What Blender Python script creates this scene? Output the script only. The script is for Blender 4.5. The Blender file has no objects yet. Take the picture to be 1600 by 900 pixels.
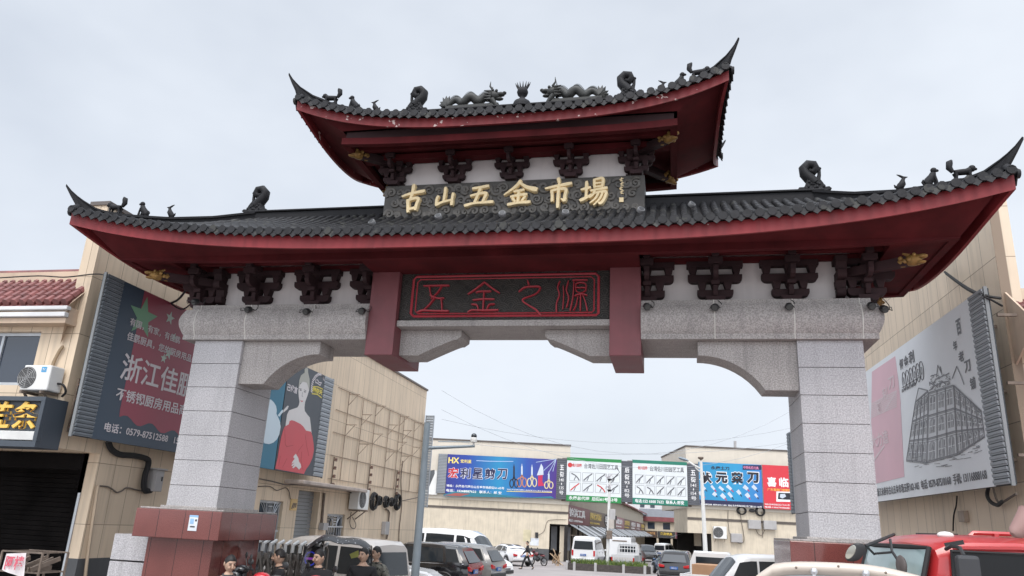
import bpy, bmesh, math, random
from mathutils import Matrix, Vector, noise
rad = math.radians
sc = bpy.context.scene
col = sc.collection
rnd = random.Random(7)

# ------------------------------------------------------------------ camera
FPX = 1182.336
CAM = Vector((2.6376, -11.3012, 2.4))
YAW, PITCH, ROLL = 0.2149512, 0.3049483, 0.0504097
_cy, _sy, _cp, _sp = math.cos(YAW), math.sin(YAW), math.cos(PITCH), math.sin(PITCH)
FW = Vector((-_sy * _cp, _cy * _cp, _sp))
_r0 = Vector((_cy, _sy, 0))
_u0 = _r0.cross(FW)
RT = math.cos(ROLL) * _r0 + math.sin(ROLL) * _u0
UP = -math.sin(ROLL) * _r0 + math.cos(ROLL) * _u0
cam_d = bpy.data.cameras.new('camera')
cam_d.sensor_width = 36
cam_d.lens = FPX / 1600 * 36
cam_d.clip_start = 0.05
cam_d.clip_end = 3000
cam = bpy.data.objects.new('camera', cam_d)
col.objects.link(cam)
cam.matrix_world = Matrix(((RT.x, UP.x, -FW.x, CAM.x), (RT.y, UP.y, -FW.y, CAM.y), (RT.z, UP.z, -FW.z, CAM.z), (0, 0, 0, 1)))
sc.camera = cam

# ------------------------------------------------------------------ sky and sun (bright overcast)
SUN_EL, SUN_AZ = 55, 176          # degrees; azimuth clockwise from +y (behind the camera, a little to its left)
world = bpy.data.worlds.new('World')
sc.world = world
world.use_nodes = True
wn, wl = world.node_tree.nodes, world.node_tree.links
wn.clear()
w_out = wn.new('ShaderNodeOutputWorld')
w_bg = wn.new('ShaderNodeBackground')
w_sky = wn.new('ShaderNodeTexSky')
w_sky.sky_type = 'NISHITA'
w_sky.sun_disc = False
w_sky.sun_elevation = rad(SUN_EL)
w_sky.sun_rotation = rad(SUN_AZ)
w_sky.air_density = 1.0
w_sky.dust_density = 4.0
w_sky.ozone_density = 1.0
w_tc = wn.new('ShaderNodeTexCoord')
w_map = wn.new('ShaderNodeMapping')
w_map.inputs['Scale'].default_value = (1.0, 1.0, 1.8)
w_noi = wn.new('ShaderNodeTexNoise')
w_noi.inputs['Scale'].default_value = 1.35
w_noi.inputs['Detail'].default_value = 5
w_noi.inputs['Roughness'].default_value = 0.55
w_ramp = wn.new('ShaderNodeValToRGB')
w_ramp.color_ramp.elements[0].position = 0.36
w_ramp.color_ramp.elements[0].color = (0.68, 0.68, 0.68, 1)
w_ramp.color_ramp.elements[1].position = 0.62
w_ramp.color_ramp.elements[1].color = (0.93, 0.93, 0.93, 1)
w_mix = wn.new('ShaderNodeMix')
w_mix.data_type = 'RGBA'
w_mix.inputs[7].default_value = (7.0, 7.45, 8.1, 1)   # thin cloud veil over the blue
w_bg.inputs['Strength'].default_value = 0.1
wl.new(w_tc.outputs['Generated'], w_map.inputs['Vector'])
wl.new(w_map.outputs['Vector'], w_noi.inputs['Vector'])
wl.new(w_noi.outputs['Fac'], w_ramp.inputs['Fac'])
wl.new(w_ramp.outputs['Color'], w_mix.inputs[0])
wl.new(w_sky.outputs['Color'], w_mix.inputs[6])
# an overcast dome is brighter overhead and round the hidden sun (behind the camera) than low in the north
w_sep = wn.new('ShaderNodeSeparateXYZ')
w_zen = wn.new('ShaderNodeMapRange'); w_zen.interpolation_type = 'SMOOTHSTEP'
w_zen.inputs[1].default_value, w_zen.inputs[2].default_value, w_zen.inputs[3].default_value, w_zen.inputs[4].default_value = 0.62, 1.0, 1.0, 2.6
w_bck = wn.new('ShaderNodeMapRange'); w_bck.interpolation_type = 'SMOOTHSTEP'
w_bck.inputs[1].default_value, w_bck.inputs[2].default_value, w_bck.inputs[3].default_value, w_bck.inputs[4].default_value = 0.35, -0.6, 1.0, 1.9
w_mul = wn.new('ShaderNodeMath'); w_mul.operation = 'MULTIPLY'
w_vec = wn.new('ShaderNodeVectorMath'); w_vec.operation = 'SCALE'
wl.new(w_tc.outputs['Generated'], w_sep.inputs[0])
wl.new(w_sep.outputs[2], w_zen.inputs[0]); wl.new(w_sep.outputs[1], w_bck.inputs[0])
wl.new(w_zen.outputs[0], w_mul.inputs[0]); wl.new(w_bck.outputs[0], w_mul.inputs[1])
wl.new(w_mix.outputs[2], w_vec.inputs[0]); wl.new(w_mul.outputs[0], w_vec.inputs['Scale'])
wl.new(w_vec.outputs[0], w_bg.inputs['Color'])
wl.new(w_bg.outputs['Background'], w_out.inputs['Surface'])

sun_d = bpy.data.lights.new('sun', 'SUN')
sun_d.energy = 0.9
sun_d.angle = rad(25)
sun_d.color = (1.0, 0.96, 0.9)
sun = bpy.data.objects.new('sun', sun_d)
col.objects.link(sun)
_az = rad(SUN_AZ)
_sdir = Vector((math.sin(_az) * math.cos(rad(SUN_EL)), math.cos(_az) * math.cos(rad(SUN_EL)), math.sin(rad(SUN_EL))))
sun.rotation_euler = (-_sdir).to_track_quat('-Z', 'Y').to_euler()

sc.view_settings.view_transform = 'Standard'
sc.view_settings.look = 'None'
sc.view_settings.gamma = 1
sc.view_settings.use_curve_mapping = False
sc.view_settings.exposure = 0.35

# ------------------------------------------------------------------ finding places from the picture (depth is always given)
def ray(px, py):
    return (FW * FPX + RT * (px - 800) - UP * (py - 450)).normalized()
def onx(px, py, x):
    d = ray(px, py); return CAM + d * ((x - CAM.x) / d.x)
def ony(px, py, y):
    d = ray(px, py); return CAM + d * ((y - CAM.y) / d.y)
def onpl(px, py, p0, n):
    d = ray(px, py); p0 = Vector(p0); n = Vector(n)
    return CAM + d * ((p0 - CAM).dot(n) / d.dot(n))
SLOPE = 0.008
def gz(y):
    return 0.0 if y < 10 else -SLOPE * (min(y, 260) - 10)
def gnd(px, py):
    d = ray(px, py)
    t = (0 - CAM.z) / d.z
    if CAM.y + t * d.y > 10 or t < 0:
        t = (SLOPE * (10 - CAM.y) - CAM.z) / (d.z + SLOPE * d.y)
    return CAM + d * t
def atd(px, py, dist):
    """point at a horizontal distance from the camera"""
    d = ray(px, py); return CAM + d * (dist / math.hypot(d.x, d.y))

# ------------------------------------------------------------------ materials
def _n(nt, t, **k):
    n = nt.nodes.new(t)
    for a, b in k.items():
        setattr(n, a, b)
    return n
MATS = {}
def pmat(name, colr, rough=0.6, metal=0.0, var=0.18, vscale=1.5, bump=0.0, bscale=30, spec=0.5, streak=0.0, grid=None, speck=None, joint=(0.1, 0.08, 0.06), coat=0.0, fleck=None, alpha=None, emit=0, dirt=0.0):
    """procedural paint / stone / plaster.
    grid = (plane, width, height, joint size): tile joints; speck = (scale, dark, light): granite grain; fleck = worn chips"""
    if name in MATS:
        return MATS[name]
    m = bpy.data.materials.new(name); m.use_nodes = True
    nt = m.node_tree; L = nt.links.new
    bs = nt.nodes['Principled BSDF']
    bs.inputs['Roughness'].default_value = rough
    bs.inputs['Metallic'].default_value = metal
    bs.inputs['Specular IOR Level'].default_value = spec
    if coat:
        bs.inputs['Coat Weight'].default_value = coat
        bs.inputs['Coat Roughness'].default_value = 0.05
    tc = _n(nt, 'ShaderNodeTexCoord')
    co = tc.outputs['Object']
    cur = None
    base = (*colr, 1)
    no = _n(nt, 'ShaderNodeTexNoise'); no.inputs['Scale'].default_value = vscale; no.inputs['Detail'].default_value = 6
    L(co, no.inputs['Vector'])
    mx = _n(nt, 'ShaderNodeMix', data_type='RGBA')
    mx.inputs[6].default_value = tuple(c * (1 - var) for c in colr) + (1,)
    mx.inputs[7].default_value = tuple(min(1, c * (1 + var)) for c in colr) + (1,)
    rp = _n(nt, 'ShaderNodeMapRange'); rp.inputs[1].default_value = 0.3; rp.inputs[2].default_value = 0.7
    L(no.outputs['Fac'], rp.inputs[0]); L(rp.outputs[0], mx.inputs[0])
    cur = mx.outputs[2]
    if speck:
        s, dk, lt = speck
        vo = _n(nt, 'ShaderNodeTexNoise'); vo.inputs['Scale'].default_value = s; vo.inputs['Detail'].default_value = 2.5; vo.inputs['Roughness'].default_value = 0.75
        L(co, vo.inputs['Vector'])
        r2 = _n(nt, 'ShaderNodeValToRGB')
        r2.color_ramp.elements[0].position = 0.40; r2.color_ramp.elements[0].color = (dk, dk, dk, 1)
        r2.color_ramp.elements[1].position = 0.60; r2.color_ramp.elements[1].color = (lt, lt, lt, 1)
        L(vo.outputs['Fac'], r2.inputs['Fac'])
        m2 = _n(nt, 'ShaderNodeMix', data_type='RGBA', blend_type='MULTIPLY'); m2.inputs[0].default_value = 1
        L(cur, m2.inputs[6]); L(r2.outputs['Color'], m2.inputs[7]); cur = m2.outputs[2]
    if streak:
        mp = _n(nt, 'ShaderNodeMapping'); mp.inputs['Scale'].default_value = (5, 5, 0.35)
        L(co, mp.inputs['Vector'])
        n3 = _n(nt, 'ShaderNodeTexNoise'); n3.inputs['Scale'].default_value = 1.6; n3.inputs['Detail'].default_value = 5
        L(mp.outputs['Vector'], n3.inputs['Vector'])
        r3 = _n(nt, 'ShaderNodeMapRange'); r3.inputs[1].default_value = 0.5; r3.inputs[2].default_value = 0.75; r3.inputs[4].default_value = streak
        L(n3.outputs['Fac'], r3.inputs[0])
        m3 = _n(nt, 'ShaderNodeMix', data_type='RGBA'); m3.inputs[7].default_value = tuple(c * 0.35 for c in colr) + (1,)
        L(r3.outputs[0], m3.inputs[0]); L(cur, m3.inputs[6]); cur = m3.outputs[2]
    if fleck:
        s, th, fc = fleck
        n4 = _n(nt, 'ShaderNodeTexNoise'); n4.inputs['Scale'].default_value = s; n4.inputs['Detail'].default_value = 4
        L(co, n4.inputs['Vector'])
        r4 = _n(nt, 'ShaderNodeMapRange'); r4.inputs[1].default_value = th; r4.inputs[2].default_value = th + 0.02
        L(n4.outputs['Fac'], r4.inputs[0])
        m4 = _n(nt, 'ShaderNodeMix', data_type='RGBA'); m4.inputs[7].default_value = (*fc, 1)
        L(r4.outputs[0], m4.inputs[0]); L(cur, m4.inputs[6]); cur = m4.outputs[2]
    hgt = None
    if grid:
        pl, gw, gh, gj = grid
        sx = _n(nt, 'ShaderNodeSeparateXYZ'); L(co, sx.inputs[0])
        cx = _n(nt, 'ShaderNodeCombineXYZ')
        if pl == 'u':     # whichever horizontal axis the face runs along: x + y
            ad = _n(nt, 'ShaderNodeMath', operation='ADD'); L(sx.outputs[0], ad.inputs[0]); L(sx.outputs[1], ad.inputs[1]); L(ad.outputs[0], cx.inputs[0])
        else:
            L(sx.outputs['XYZ'.index(pl.upper())], cx.inputs[0])
        L(sx.outputs[2], cx.inputs[1])
        br = _n(nt, 'ShaderNodeTexBrick'); br.offset = 0; br.squash = 1
        br.inputs['Scale'].default_value = 1; br.inputs['Brick Width'].default_value = gw; br.inputs['Row Height'].default_value = gh
        br.inputs['Mortar Size'].default_value = gj; br.inputs['Mortar Smooth'].default_value = 0.1
        br.inputs['Color1'].default_value = (1, 1, 1, 1); br.inputs['Color2'].default_value = (0.9, 0.9, 0.9, 1); br.inputs['Mortar'].default_value = (1, 1, 1, 1)
        L(cx.outputs[0], br.inputs['Vector'])
        m6 = _n(nt, 'ShaderNodeMix', data_type='RGBA', blend_type='MULTIPLY'); m6.inputs[0].default_value = 1
        L(cur, m6.inputs[6]); L(br.outputs['Color'], m6.inputs[7])
        m5 = _n(nt, 'ShaderNodeMix', data_type='RGBA'); m5.inputs[7].default_value = (*joint, 1)
        L(br.outputs['Fac'], m5.inputs[0]); L(m6.outputs[2], m5.inputs[6]); cur = m5.outputs[2]
        hgt = br.outputs['Fac']
    L(cur, bs.inputs['Base Color'])
    if rough < 0.9:
        rr = _n(nt, 'ShaderNodeMapRange'); rr.inputs[3].default_value = max(0.02, rough * 0.8); rr.inputs[4].default_value = min(1, rough * 1.25)
        L(no.outputs['Fac'], rr.inputs[0]); L(rr.outputs[0], bs.inputs['Roughness'])
    if bump or hgt:
        bp = _n(nt, 'ShaderNodeBump'); bp.inputs['Strength'].default_value = min(1, bump if bump else 0.5); bp.inputs['Distance'].default_value = 0.01
        if bump:
            n5 = _n(nt, 'ShaderNodeTexNoise'); n5.inputs['Scale'].default_value = bscale; n5.inputs['Detail'].default_value = 4
            L(co, n5.inputs['Vector'])
            if hgt:
                sb = _n(nt, 'ShaderNodeMath', operation='SUBTRACT'); L(n5.outputs['Fac'], sb.inputs[0]); L(hgt, sb.inputs[1]); L(sb.outputs[0], bp.inputs['Height'])
            else:
                L(n5.outputs['Fac'], bp.inputs['Height'])
        else:
            bp.invert = True
            L(hgt, bp.inputs['Height'])
        L(bp.outputs['Normal'], bs.inputs['Normal'])
    if emit:
        L(cur, bs.inputs['Emission Color']); bs.inputs['Emission Strength'].default_value = emit
    if alpha is not None:
        bs.inputs['Alpha'].default_value = alpha
    MATS[name] = m
    return m
def gmat(name, colr=(0.02, 0.025, 0.03), rough=0.06, spec=0.6):
    return pmat(name, colr, rough=rough, var=0.05, spec=spec)

# ------------------------------------------------------------------ mesh builder
class MB:
    def __init__(s, M=None):
        s.v, s.f, s.mi, s.cur, s.M, s.uv = [], [], [], 0, M, None
    def add(s, vs, fs):
        b = len(s.v)
        if s.M is not None:
            vs = [s.M @ Vector(v) for v in vs]
        s.v += [tuple(v) for v in vs]
        for f in fs:
            s.f.append(tuple(b + i for i in f)); s.mi.append(s.cur)
        return s
    def box(s, x0, x1, y0, y1, z0, z1):
        return s.add([(x0, y0, z0), (x1, y0, z0), (x1, y1, z0), (x0, y1, z0), (x0, y0, z1), (x1, y0, z1), (x1, y1, z1), (x0, y1, z1)],
                     [(0, 3, 2, 1), (4, 5, 6, 7), (0, 1, 5, 4), (1, 2, 6, 5), (2, 3, 7, 6), (3, 0, 4, 7)])
    def bar(s, p0, p1, w, h, up=(0, 0, 1)):
        """box beam between two points"""
        p0, p1 = Vector(p0), Vector(p1); d = (p1 - p0).normalized(); u = Vector(up)
        a = d.cross(u)
        if a.length < 1e-4: a = d.cross(Vector((1, 0, 0)))
        a.normalize(); b = a.cross(d)
        vs = [p + a * sx * w / 2 + b * sy * h / 2 for p in (p0, p1) for sx, sy in ((-1, -1), (1, -1), (1, 1), (-1, 1))]
        return s.add(vs, [(0, 1, 2, 3), (7, 6, 5, 4), (0, 4, 5, 1), (1, 5, 6, 2), (2, 6, 7, 3), (3, 7, 4, 0)])
    def extr(s, poly, ax, a, b):
        n = len(poly)
        def p3(p, t):
            return {'x': (t, p[0], p[1]), 'y': (p[0], t, p[1]), 'z': (p[0], p[1], t)}[ax]
        return s.add([p3(p, a) for p in poly] + [p3(p, b) for p in poly],
                     [tuple(range(n))[::-1], tuple(range(n, 2 * n))] + [(i, (i + 1) % n, n + (i + 1) % n, n + i) for i in range(n)])
    def loft(s, rings, closed=True, caps=True):
        n = len(rings[0]); vs = [v for r in rings for v in r]; fs = []
        for i in range(len(rings) - 1):
            for j in range(n if closed else n - 1):
                k = (j + 1) % n
                fs.append((i * n + j, i * n + k, (i + 1) * n + k, (i + 1) * n + j))
        if caps and closed:
            fs.append(tuple(range(n))[::-1]); fs.append(tuple(range((len(rings) - 1) * n, len(rings) * n)))
        return s.add(vs, fs)
    def tube(s, pts, r, n=6, caps=True, flat=1.0, up=None):
        pts = [Vector(p) for p in pts]
        rs = r if isinstance(r, (list, tuple)) else [r] * len(pts)
        rings = []; prev = None
        for i, p in enumerate(pts):
            d = (pts[min(i + 1, len(pts) - 1)] - pts[max(i - 1, 0)])
            d = d.normalized() if d.length > 1e-9 else Vector((0, 0, 1))
            if up is not None: ref = Vector(up)
            elif prev is not None: ref = prev
            else: ref = Vector((0, 0, 1)) if abs(d.z) < 0.9 else Vector((1, 0, 0))
            a = d.cross(ref)
            if a.length < 1e-5: a = d.cross(Vector((0.3, 1, 0.2)))
            a.normalize(); b = a.cross(d).normalized(); prev = b
            rings.append([p + a * math.cos(2 * math.pi * k / n) * rs[i] + b * math.sin(2 * math.pi * k / n) * rs[i] * flat for k in range(n)])
        return s.loft(rings, True, caps)
    def cyl(s, p0, p1, r0, r1=None, n=12):
        return s.tube([p0, p1], [r0, r0 if r1 is None else r1], n)
    def ell(s, c, r, n=10, m=6, R=None):
        c = Vector(c); rings = []
        rx, ry, rz = (r, r, r) if not isinstance(r, (tuple, list)) else r
        for i in range(m + 1):
            t = -math.pi / 2 + math.pi * i / m; cc = max(math.cos(t), 0.02)
            ring = [Vector((rx * cc * math.cos(2 * math.pi * k / n), ry * cc * math.sin(2 * math.pi * k / n), rz * math.sin(t))) for k in range(n)]
            rings.append([c + (R @ q if R else q) for q in ring])
        return s.loft(rings)
    def lathe(s, prof, c=(0, 0, 0), n=16):
        c = Vector(c)
        return s.loft([[c + Vector((r * math.cos(2 * math.pi * k / n), r * math.sin(2 * math.pi * k / n), z)) for k in range(n)] for r, z in prof])
    def quad(s, a, b, c, d):
        return s.add([a, b, c, d], [(0, 1, 2, 3)])
    def poly(s, pts):
        return s.add(pts, [tuple(range(len(pts)))])
    def build(s, name, mat, parent=None, smooth=False, bevel=0.0, loc=None, recalc=True, label=None, auto=None):
        me = bpy.data.meshes.new(name)
        me.from_pydata(s.v, [], s.f)
        mats = mat if isinstance(mat, (list, tuple)) else [mat]
        for m in mats: me.materials.append(m)
        if len(mats) > 1: me.polygons.foreach_set('material_index', s.mi)
        if recalc:
            bm = bmesh.new(); bm.from_mesh(me); bmesh.ops.recalc_face_normals(bm, faces=bm.faces); bm.to_mesh(me); bm.free()
        if smooth or auto:
            me.polygons.foreach_set('use_smooth', [True] * len(me.polygons))
            if auto:
                me.set_sharp_from_angle(angle=rad(auto))
        me.update()
        o = bpy.data.objects.new(name, me); col.objects.link(o)
        if parent is not None: o.parent = parent
        if loc is not None: o.location = loc
        if bevel:
            b = o.modifiers.new('bevel', 'BEVEL'); b.width = bevel; b.segments = 2; b.limit_method = 'ANGLE'; b.angle_limit = rad(40)
        if label: o['label'] = label
        return o
def thing(name, label, cat, loc=(0, 0, 0), rz=0.0, group=None):
    o = bpy.data.objects.new(name, None); col.objects.link(o)
    o.empty_display_size = 0.2
    o.location = loc; o.rotation_euler = (0, 0, rz); o['label'] = label; o['category'] = cat
    if group: o['group'] = group
    return o
def tag(o, label, cat, group=None):
    o['label'] = label; o['category'] = cat
    if group: o['group'] = group
    return o
def struct(o, kind='structure'):
    o['kind'] = kind; return o
def dup(root, loc=None, rz=None, label=None, group=None):
    def cp(o, par):
        c = o.copy(); col.objects.link(c)
        if par is not None: c.parent = par
        for ch in list(o.children): cp(ch, c)
        return c
    r = cp(root, None)
    if loc is not None: r.location = loc
    if rz is not None: r.rotation_euler = (0, 0, rz)
    if label: r['label'] = label
    if group: r['group'] = group
    return r
def frame(o, ux, uz, uy=None):
    """matrix whose local x = ux (along the writing), local y = uz (up), local z = out of the surface"""
    ux = Vector(ux).normalized(); uz = Vector(uz).normalized(); n = ux.cross(uz).normalized()
    return Matrix(((ux.x, uz.x, n.x, o[0]), (ux.y, uz.y, n.y, o[1]), (ux.z, uz.z, n.z, o[2]), (0, 0, 0, 1)))
def text(mb, body, M, size, depth=0.004, bold=0.0, xs=1.0, align='LEFT', width=None, shear=0.0, ys=1.0, res=2, height=None):
    """lettering as solid mesh on the surface M (x along, y up, z out); width squeezes it to that length"""
    cu = bpy.data.curves.new('lettering', 'FONT')
    cu.body = body; cu.size = size; cu.extrude = depth / 2; cu.offset = bold; cu.align_x = 'LEFT'; cu.shear = shear; cu.resolution_u = res
    ob = bpy.data.objects.new('lettering', cu); col.objects.link(ob)
    dg = bpy.context.evaluated_depsgraph_get()
    me = bpy.data.meshes.new_from_object(ob.evaluated_get(dg))
    vs = [Vector(v.co) for v in me.vertices]; fs = [tuple(p.vertices) for p in me.polygons]
    bpy.data.objects.remove(ob); bpy.data.curves.remove(cu); bpy.data.meshes.remove(me)
    if not vs: return 0
    x0, x1 = min(v.x for v in vs), max(v.x for v in vs)
    y0 = 0
    if width: xs = width / (x1 - x0)
    if height:
        y0, y1 = min(v.y for v in vs), max(v.y for v in vs); ys = height / (y1 - y0)
    sh = {'LEFT': -x0, 'CENTER': -(x0 + x1) / 2, 'RIGHT': -x1}[align]
    mb.add([M @ Vector(((v.x + sh) * xs, (v.y - y0) * ys, v.z + depth / 2)) for v in vs], fs)
    return (x1 - x0) * xs
class Wall:
    """an upright wall plane: p0 on it, u = horizontal direction along it as you read, n = out of it"""
    def __init__(s, p0, u):
        s.p0 = Vector(p0); s.u = Vector(u).normalized(); s.n = Vector((s.u.y, -s.u.x, 0))
    def off(s, d): return Wall(s.p0 + s.n * d, s.u)
    def at(s, px, py): return onpl(px, py, s.p0, s.n)
    def uz(s, px, py):
        q = s.at(px, py); return ((q - s.p0).dot(s.u), q.z)
    def P(s, u, z, d=0.0): return Vector((s.p0.x, s.p0.y, 0)) + s.u * u + s.n * d + Vector((0, 0, z))
    def box(s, mb, u0, u1, z0, z1, d0, d1):
        vs = [s.P(u, z, d) for z in (z0, z1) for u, d in ((u0, d0), (u1, d0), (u1, d1), (u0, d1))]
        mb.add(vs, [(0, 3, 2, 1), (4, 5, 6, 7), (0, 1, 5, 4), (1, 2, 6, 5), (2, 3, 7, 6), (3, 0, 4, 7)])
    def shape(s, mb, pts, d, th=0.002):
        """flat printed shape given by outline pixels"""
        q = [s.uz(*p) for p in pts]
        n = len(q); vs = [s.P(u, z, d) for u, z in q] + [s.P(u, z, d + th) for u, z in q]
        mb.add(vs, [tuple(range(n))[::-1], tuple(range(n, 2 * n))] + [(i, (i + 1) % n, n + (i + 1) % n, n + i) for i in range(n)])
    def line(s, mb, pts, d, w):
        q = [s.uz(*p) for p in pts]
        for (a, b), (c, e) in zip(q, q[1:]):
            mb.bar(s.P(a, b, d), s.P(c, e, d), w, 0.003, up=s.n)
    def write(s, mb, body, bl, tl, br, d, bold=0.0, depth=0.003):
        """lettering from bottom-left, top-left and bottom-right pixels"""
        u0, z0 = s.uz(*bl); u1, z1 = s.uz(*br); h = s.uz(*tl)[1] - z0
        text(mb, body, frame(s.P(u0, (z0 + z1) / 2 if abs(z0 - z1) < 0.3 * h else z0, d), s.u, (0, 0, 1)), 1.0, depth, bold, width=u1 - u0, height=h)
def cat_rom(pts, n=5):
    out = []
    P = [pts[0]] + list(pts) + [pts[-1]]
    for i in range(1, len(P) - 2):
        for k in range(n):
            t = k / n
            out.append(tuple(0.5 * (2 * b + (c - a) * t + (2 * a - 5 * b + 4 * c - d) * t * t + (-a + 3 * b - 3 * c + d) * t ** 3) for a, b, c, d in zip(P[i - 1], P[i], P[i + 1], P[i + 2])))
    out.append(tuple(pts[-1]))
    return out
def stroke(mb, pts, M, sx, sy, depth, wscale=1.0, n=5, straight=False):
    """brush stroke: (x, y, width) points swept as a rounded raised ribbon on surface M"""
    P = pts if straight else cat_rom(pts, n)
    P = [(p[0] * sx, p[1] * sy, p[2] * wscale * (sx + sy) / 4) for p in P]
    rings = []
    for i, (x, y, w) in enumerate(P):
        a, b = P[max(i - 1, 0)], P[min(i + 1, len(P) - 1)]
        dx, dy = b[0] - a[0], b[1] - a[1]; l = math.hypot(dx, dy) or 1
        nx, ny = -dy / l, dx / l
        if i == 0: x, y = x - dx / l * w * 0.5, y - dy / l * w * 0.5
        if i == len(P) - 1: x, y = x + dx / l * w * 0.5, y + dy / l * w * 0.5
        k = 0.72 if i in (0, len(P) - 1) else 1
        prof = [(-1 * k, 0), (-1 * k, 0.6), (-0.7 * k, 0.95), (0.7 * k, 1), (1 * k, 0.6), (1 * k, 0)]
        rings.append([M @ Vector((x + nx * w * q, y + ny * w * q, depth * h)) for q, h in prof])
    mb.loft(rings)
# ------------------------------------------------------------------ shared materials
M_GRAN = pmat('grey granite', (0.43, 0.42, 0.43), rough=0.65, var=0.10, vscale=0.9, speck=(52, 0.72, 1.15), bump=0.25, bscale=60, streak=0.18)
M_GRAN2 = pmat('brown grey granite', (0.36, 0.335, 0.32), rough=0.7, var=0.10, speck=(50, 0.68, 1.2), bump=0.3, bscale=60, streak=0.35)
M_JOINT = pmat('stone joint', (0.10, 0.095, 0.09), rough=0.9)
M_CAULK = pmat('white joint filler', (0.62, 0.60, 0.56), rough=0.8)
M_RGRAN = pmat('polished red granite', (0.17, 0.052, 0.045), rough=0.10, var=0.12, speck=(70, 0.8, 1.2), grid=('u', 0.46, 3.0, 0.006), joint=(0.05, 0.02, 0.018), spec=0.7)
M_RPOST = pmat('dull red painted post', (0.185, 0.058, 0.066), rough=0.55, var=0.12, vscale=3, streak=0.12)
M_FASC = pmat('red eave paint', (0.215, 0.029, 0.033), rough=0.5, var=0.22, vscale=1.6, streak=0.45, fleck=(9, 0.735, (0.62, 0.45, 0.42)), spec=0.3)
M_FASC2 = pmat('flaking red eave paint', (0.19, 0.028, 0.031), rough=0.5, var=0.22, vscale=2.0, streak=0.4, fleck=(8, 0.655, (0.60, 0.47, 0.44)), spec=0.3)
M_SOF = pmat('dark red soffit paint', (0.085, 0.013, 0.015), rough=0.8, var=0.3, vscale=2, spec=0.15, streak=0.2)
M_BRK = pmat('dark maroon bracket paint', (0.040, 0.021, 0.023), rough=0.7, var=0.3, spec=0.25)
M_WHT = pmat('off white plaster', (0.68, 0.64, 0.63), rough=0.85, var=0.06, streak=0.14)
M_TILE = pmat('charcoal glazed roof tile', (0.020, 0.020, 0.022), rough=0.62, var=0.5, vscale=6, bump=0.4, bscale=25, spec=0.28, fleck=(4.5, 0.60, (0.045, 0.045, 0.042)))
M_RIDGE = pmat('dark ridge mortar', (0.015, 0.015, 0.017), spec=0.25, rough=0.65, var=0.3, vscale=4, bump=0.35, bscale=20)
M_GOLD = pmat('old gold paint', (0.27, 0.155, 0.045), rough=0.55, metal=0.2, var=0.3, vscale=12)
M_LETTER = pmat('pale gold leaf lettering', (0.92, 0.73, 0.42), rough=0.42, metal=0.0, var=0.08, vscale=5)
M_BRONZE = pmat('dark bronze relief', (0.058, 0.053, 0.047), rough=0.5, var=0.3, vscale=5, bump=0.3, bscale=30)
M_BRONZE2 = pmat('dark bronze raised scrolls', (0.092, 0.084, 0.074), rough=0.45, var=0.3, vscale=5)
M_WAVE = pmat('dark slate carved panel', (0.026, 0.023, 0.021), rough=0.6, var=0.3, vscale=4, streak=0.2)
M_WAVE2 = pmat('slate raised waves', (0.056, 0.051, 0.046), rough=0.55, var=0.25, vscale=4)
M_SEAL = pmat('crimson sign paint', (0.36, 0.028, 0.042), rough=0.5, var=0.12)
M_BLK = pmat('black metal', (0.02, 0.02, 0.021), rough=0.45, var=0.2)
M_BLK2 = pmat('black rubber cable', (0.015, 0.015, 0.016), rough=0.7)
M_GLASS = gmat('dark glass')
M_SILV = pmat('bare metal', (0.55, 0.55, 0.56), rough=0.35, metal=0.8)
M_LENS = pmat('lamp lens', (0.05, 0.052, 0.05), rough=0.15)

# ------------------------------------------------------------------ the gate
A, W, D = 4.441, 0.896, 1.157
YC = 0.578
gate = thing('paifang_gate', 'large grey granite and red memorial gateway with two tiers of dark upswept tile roofs', 'gateway', (0, 0, 0))

def stone_pillar(s):
    def bx(mb, x0, x1, *r):
        mb.box(min(s * x0, s * x1), max(s * x0, s * x1), *r)
    p = MB(); bx(p, A - 0.106, A + W + 0.147, -0.10, 1.30, -0.2, 1.973)
    pl = p.build('plinth', M_RGRAN, gate, bevel=0.008)
    c = MB(); bx(c, A - 0.30, A + W + 0.30, -0.30, 1.457, 1.973, 2.40)
    c.build('plinth_cap', M_RGRAN, pl, bevel=0.012)
    b = MB(); bx(b, A - 0.30, A + W + 0.26, -0.27, 1.43, 2.402, 2.425)
    bx(b, A - 0.05, A + W + 0.06, -0.06, D + 0.06, 2.425, 2.462)
    b.build('base_slab', M_GRAN2, pl, bevel=0.006)
    m = MB(); m.cur = 0
    zt = 5.18
    zs = [5.18 - 0.40 * k for k in range(7)] + [2.40]
    for k in range(7):
        bx(m, A, A + W, 0, D, zs[k + 1] + 0.004, zs[k] - 0.004)
    m.cur = 1
    bx(m, A + 0.012, A + W - 0.012, 0.012, D - 0.012, 2.41, 5.18)
    m.build('shaft', [M_GRAN, M_JOINT], gate, bevel=0.004)
for s in (-1, 1):
    stone_pillar(s)
# paper notice on the left plinth cap
nt_ = MB(); q0 = ony(301, 815, -0.306); q1 = ony(311, 836, -0.306)
nt_.cur = 0; nt_.box(q0.x - 0.065, q0.x + 0.085, -0.306, -0.301, 2.10, 2.32)
nt_.cur = 1; nt_.box(q0.x - 0.045, q0.x + 0.02, -0.308, -0.306, 2.20, 2.28); nt_.box(q0.x - 0.065, q0.x + 0.085, -0.3085, -0.306, 2.30, 2.33)
nt_.cur = 2; nt_.box(q0.x + 0.04, q0.x + 0.07, -0.308, -0.306, 2.24, 2.27); nt_.box(q0.x - 0.03, q0.x + 0.05, -0.308, -0.306, 2.15, 2.17)
tag(nt_.build('notice', [pmat('paper', (0.62, 0.65, 0.68)), pmat('paper blue', (0.25, 0.42, 0.62)), M_BLK]), 'small white and blue paper notice stuck on the red granite plinth cap', 'notice')

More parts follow.
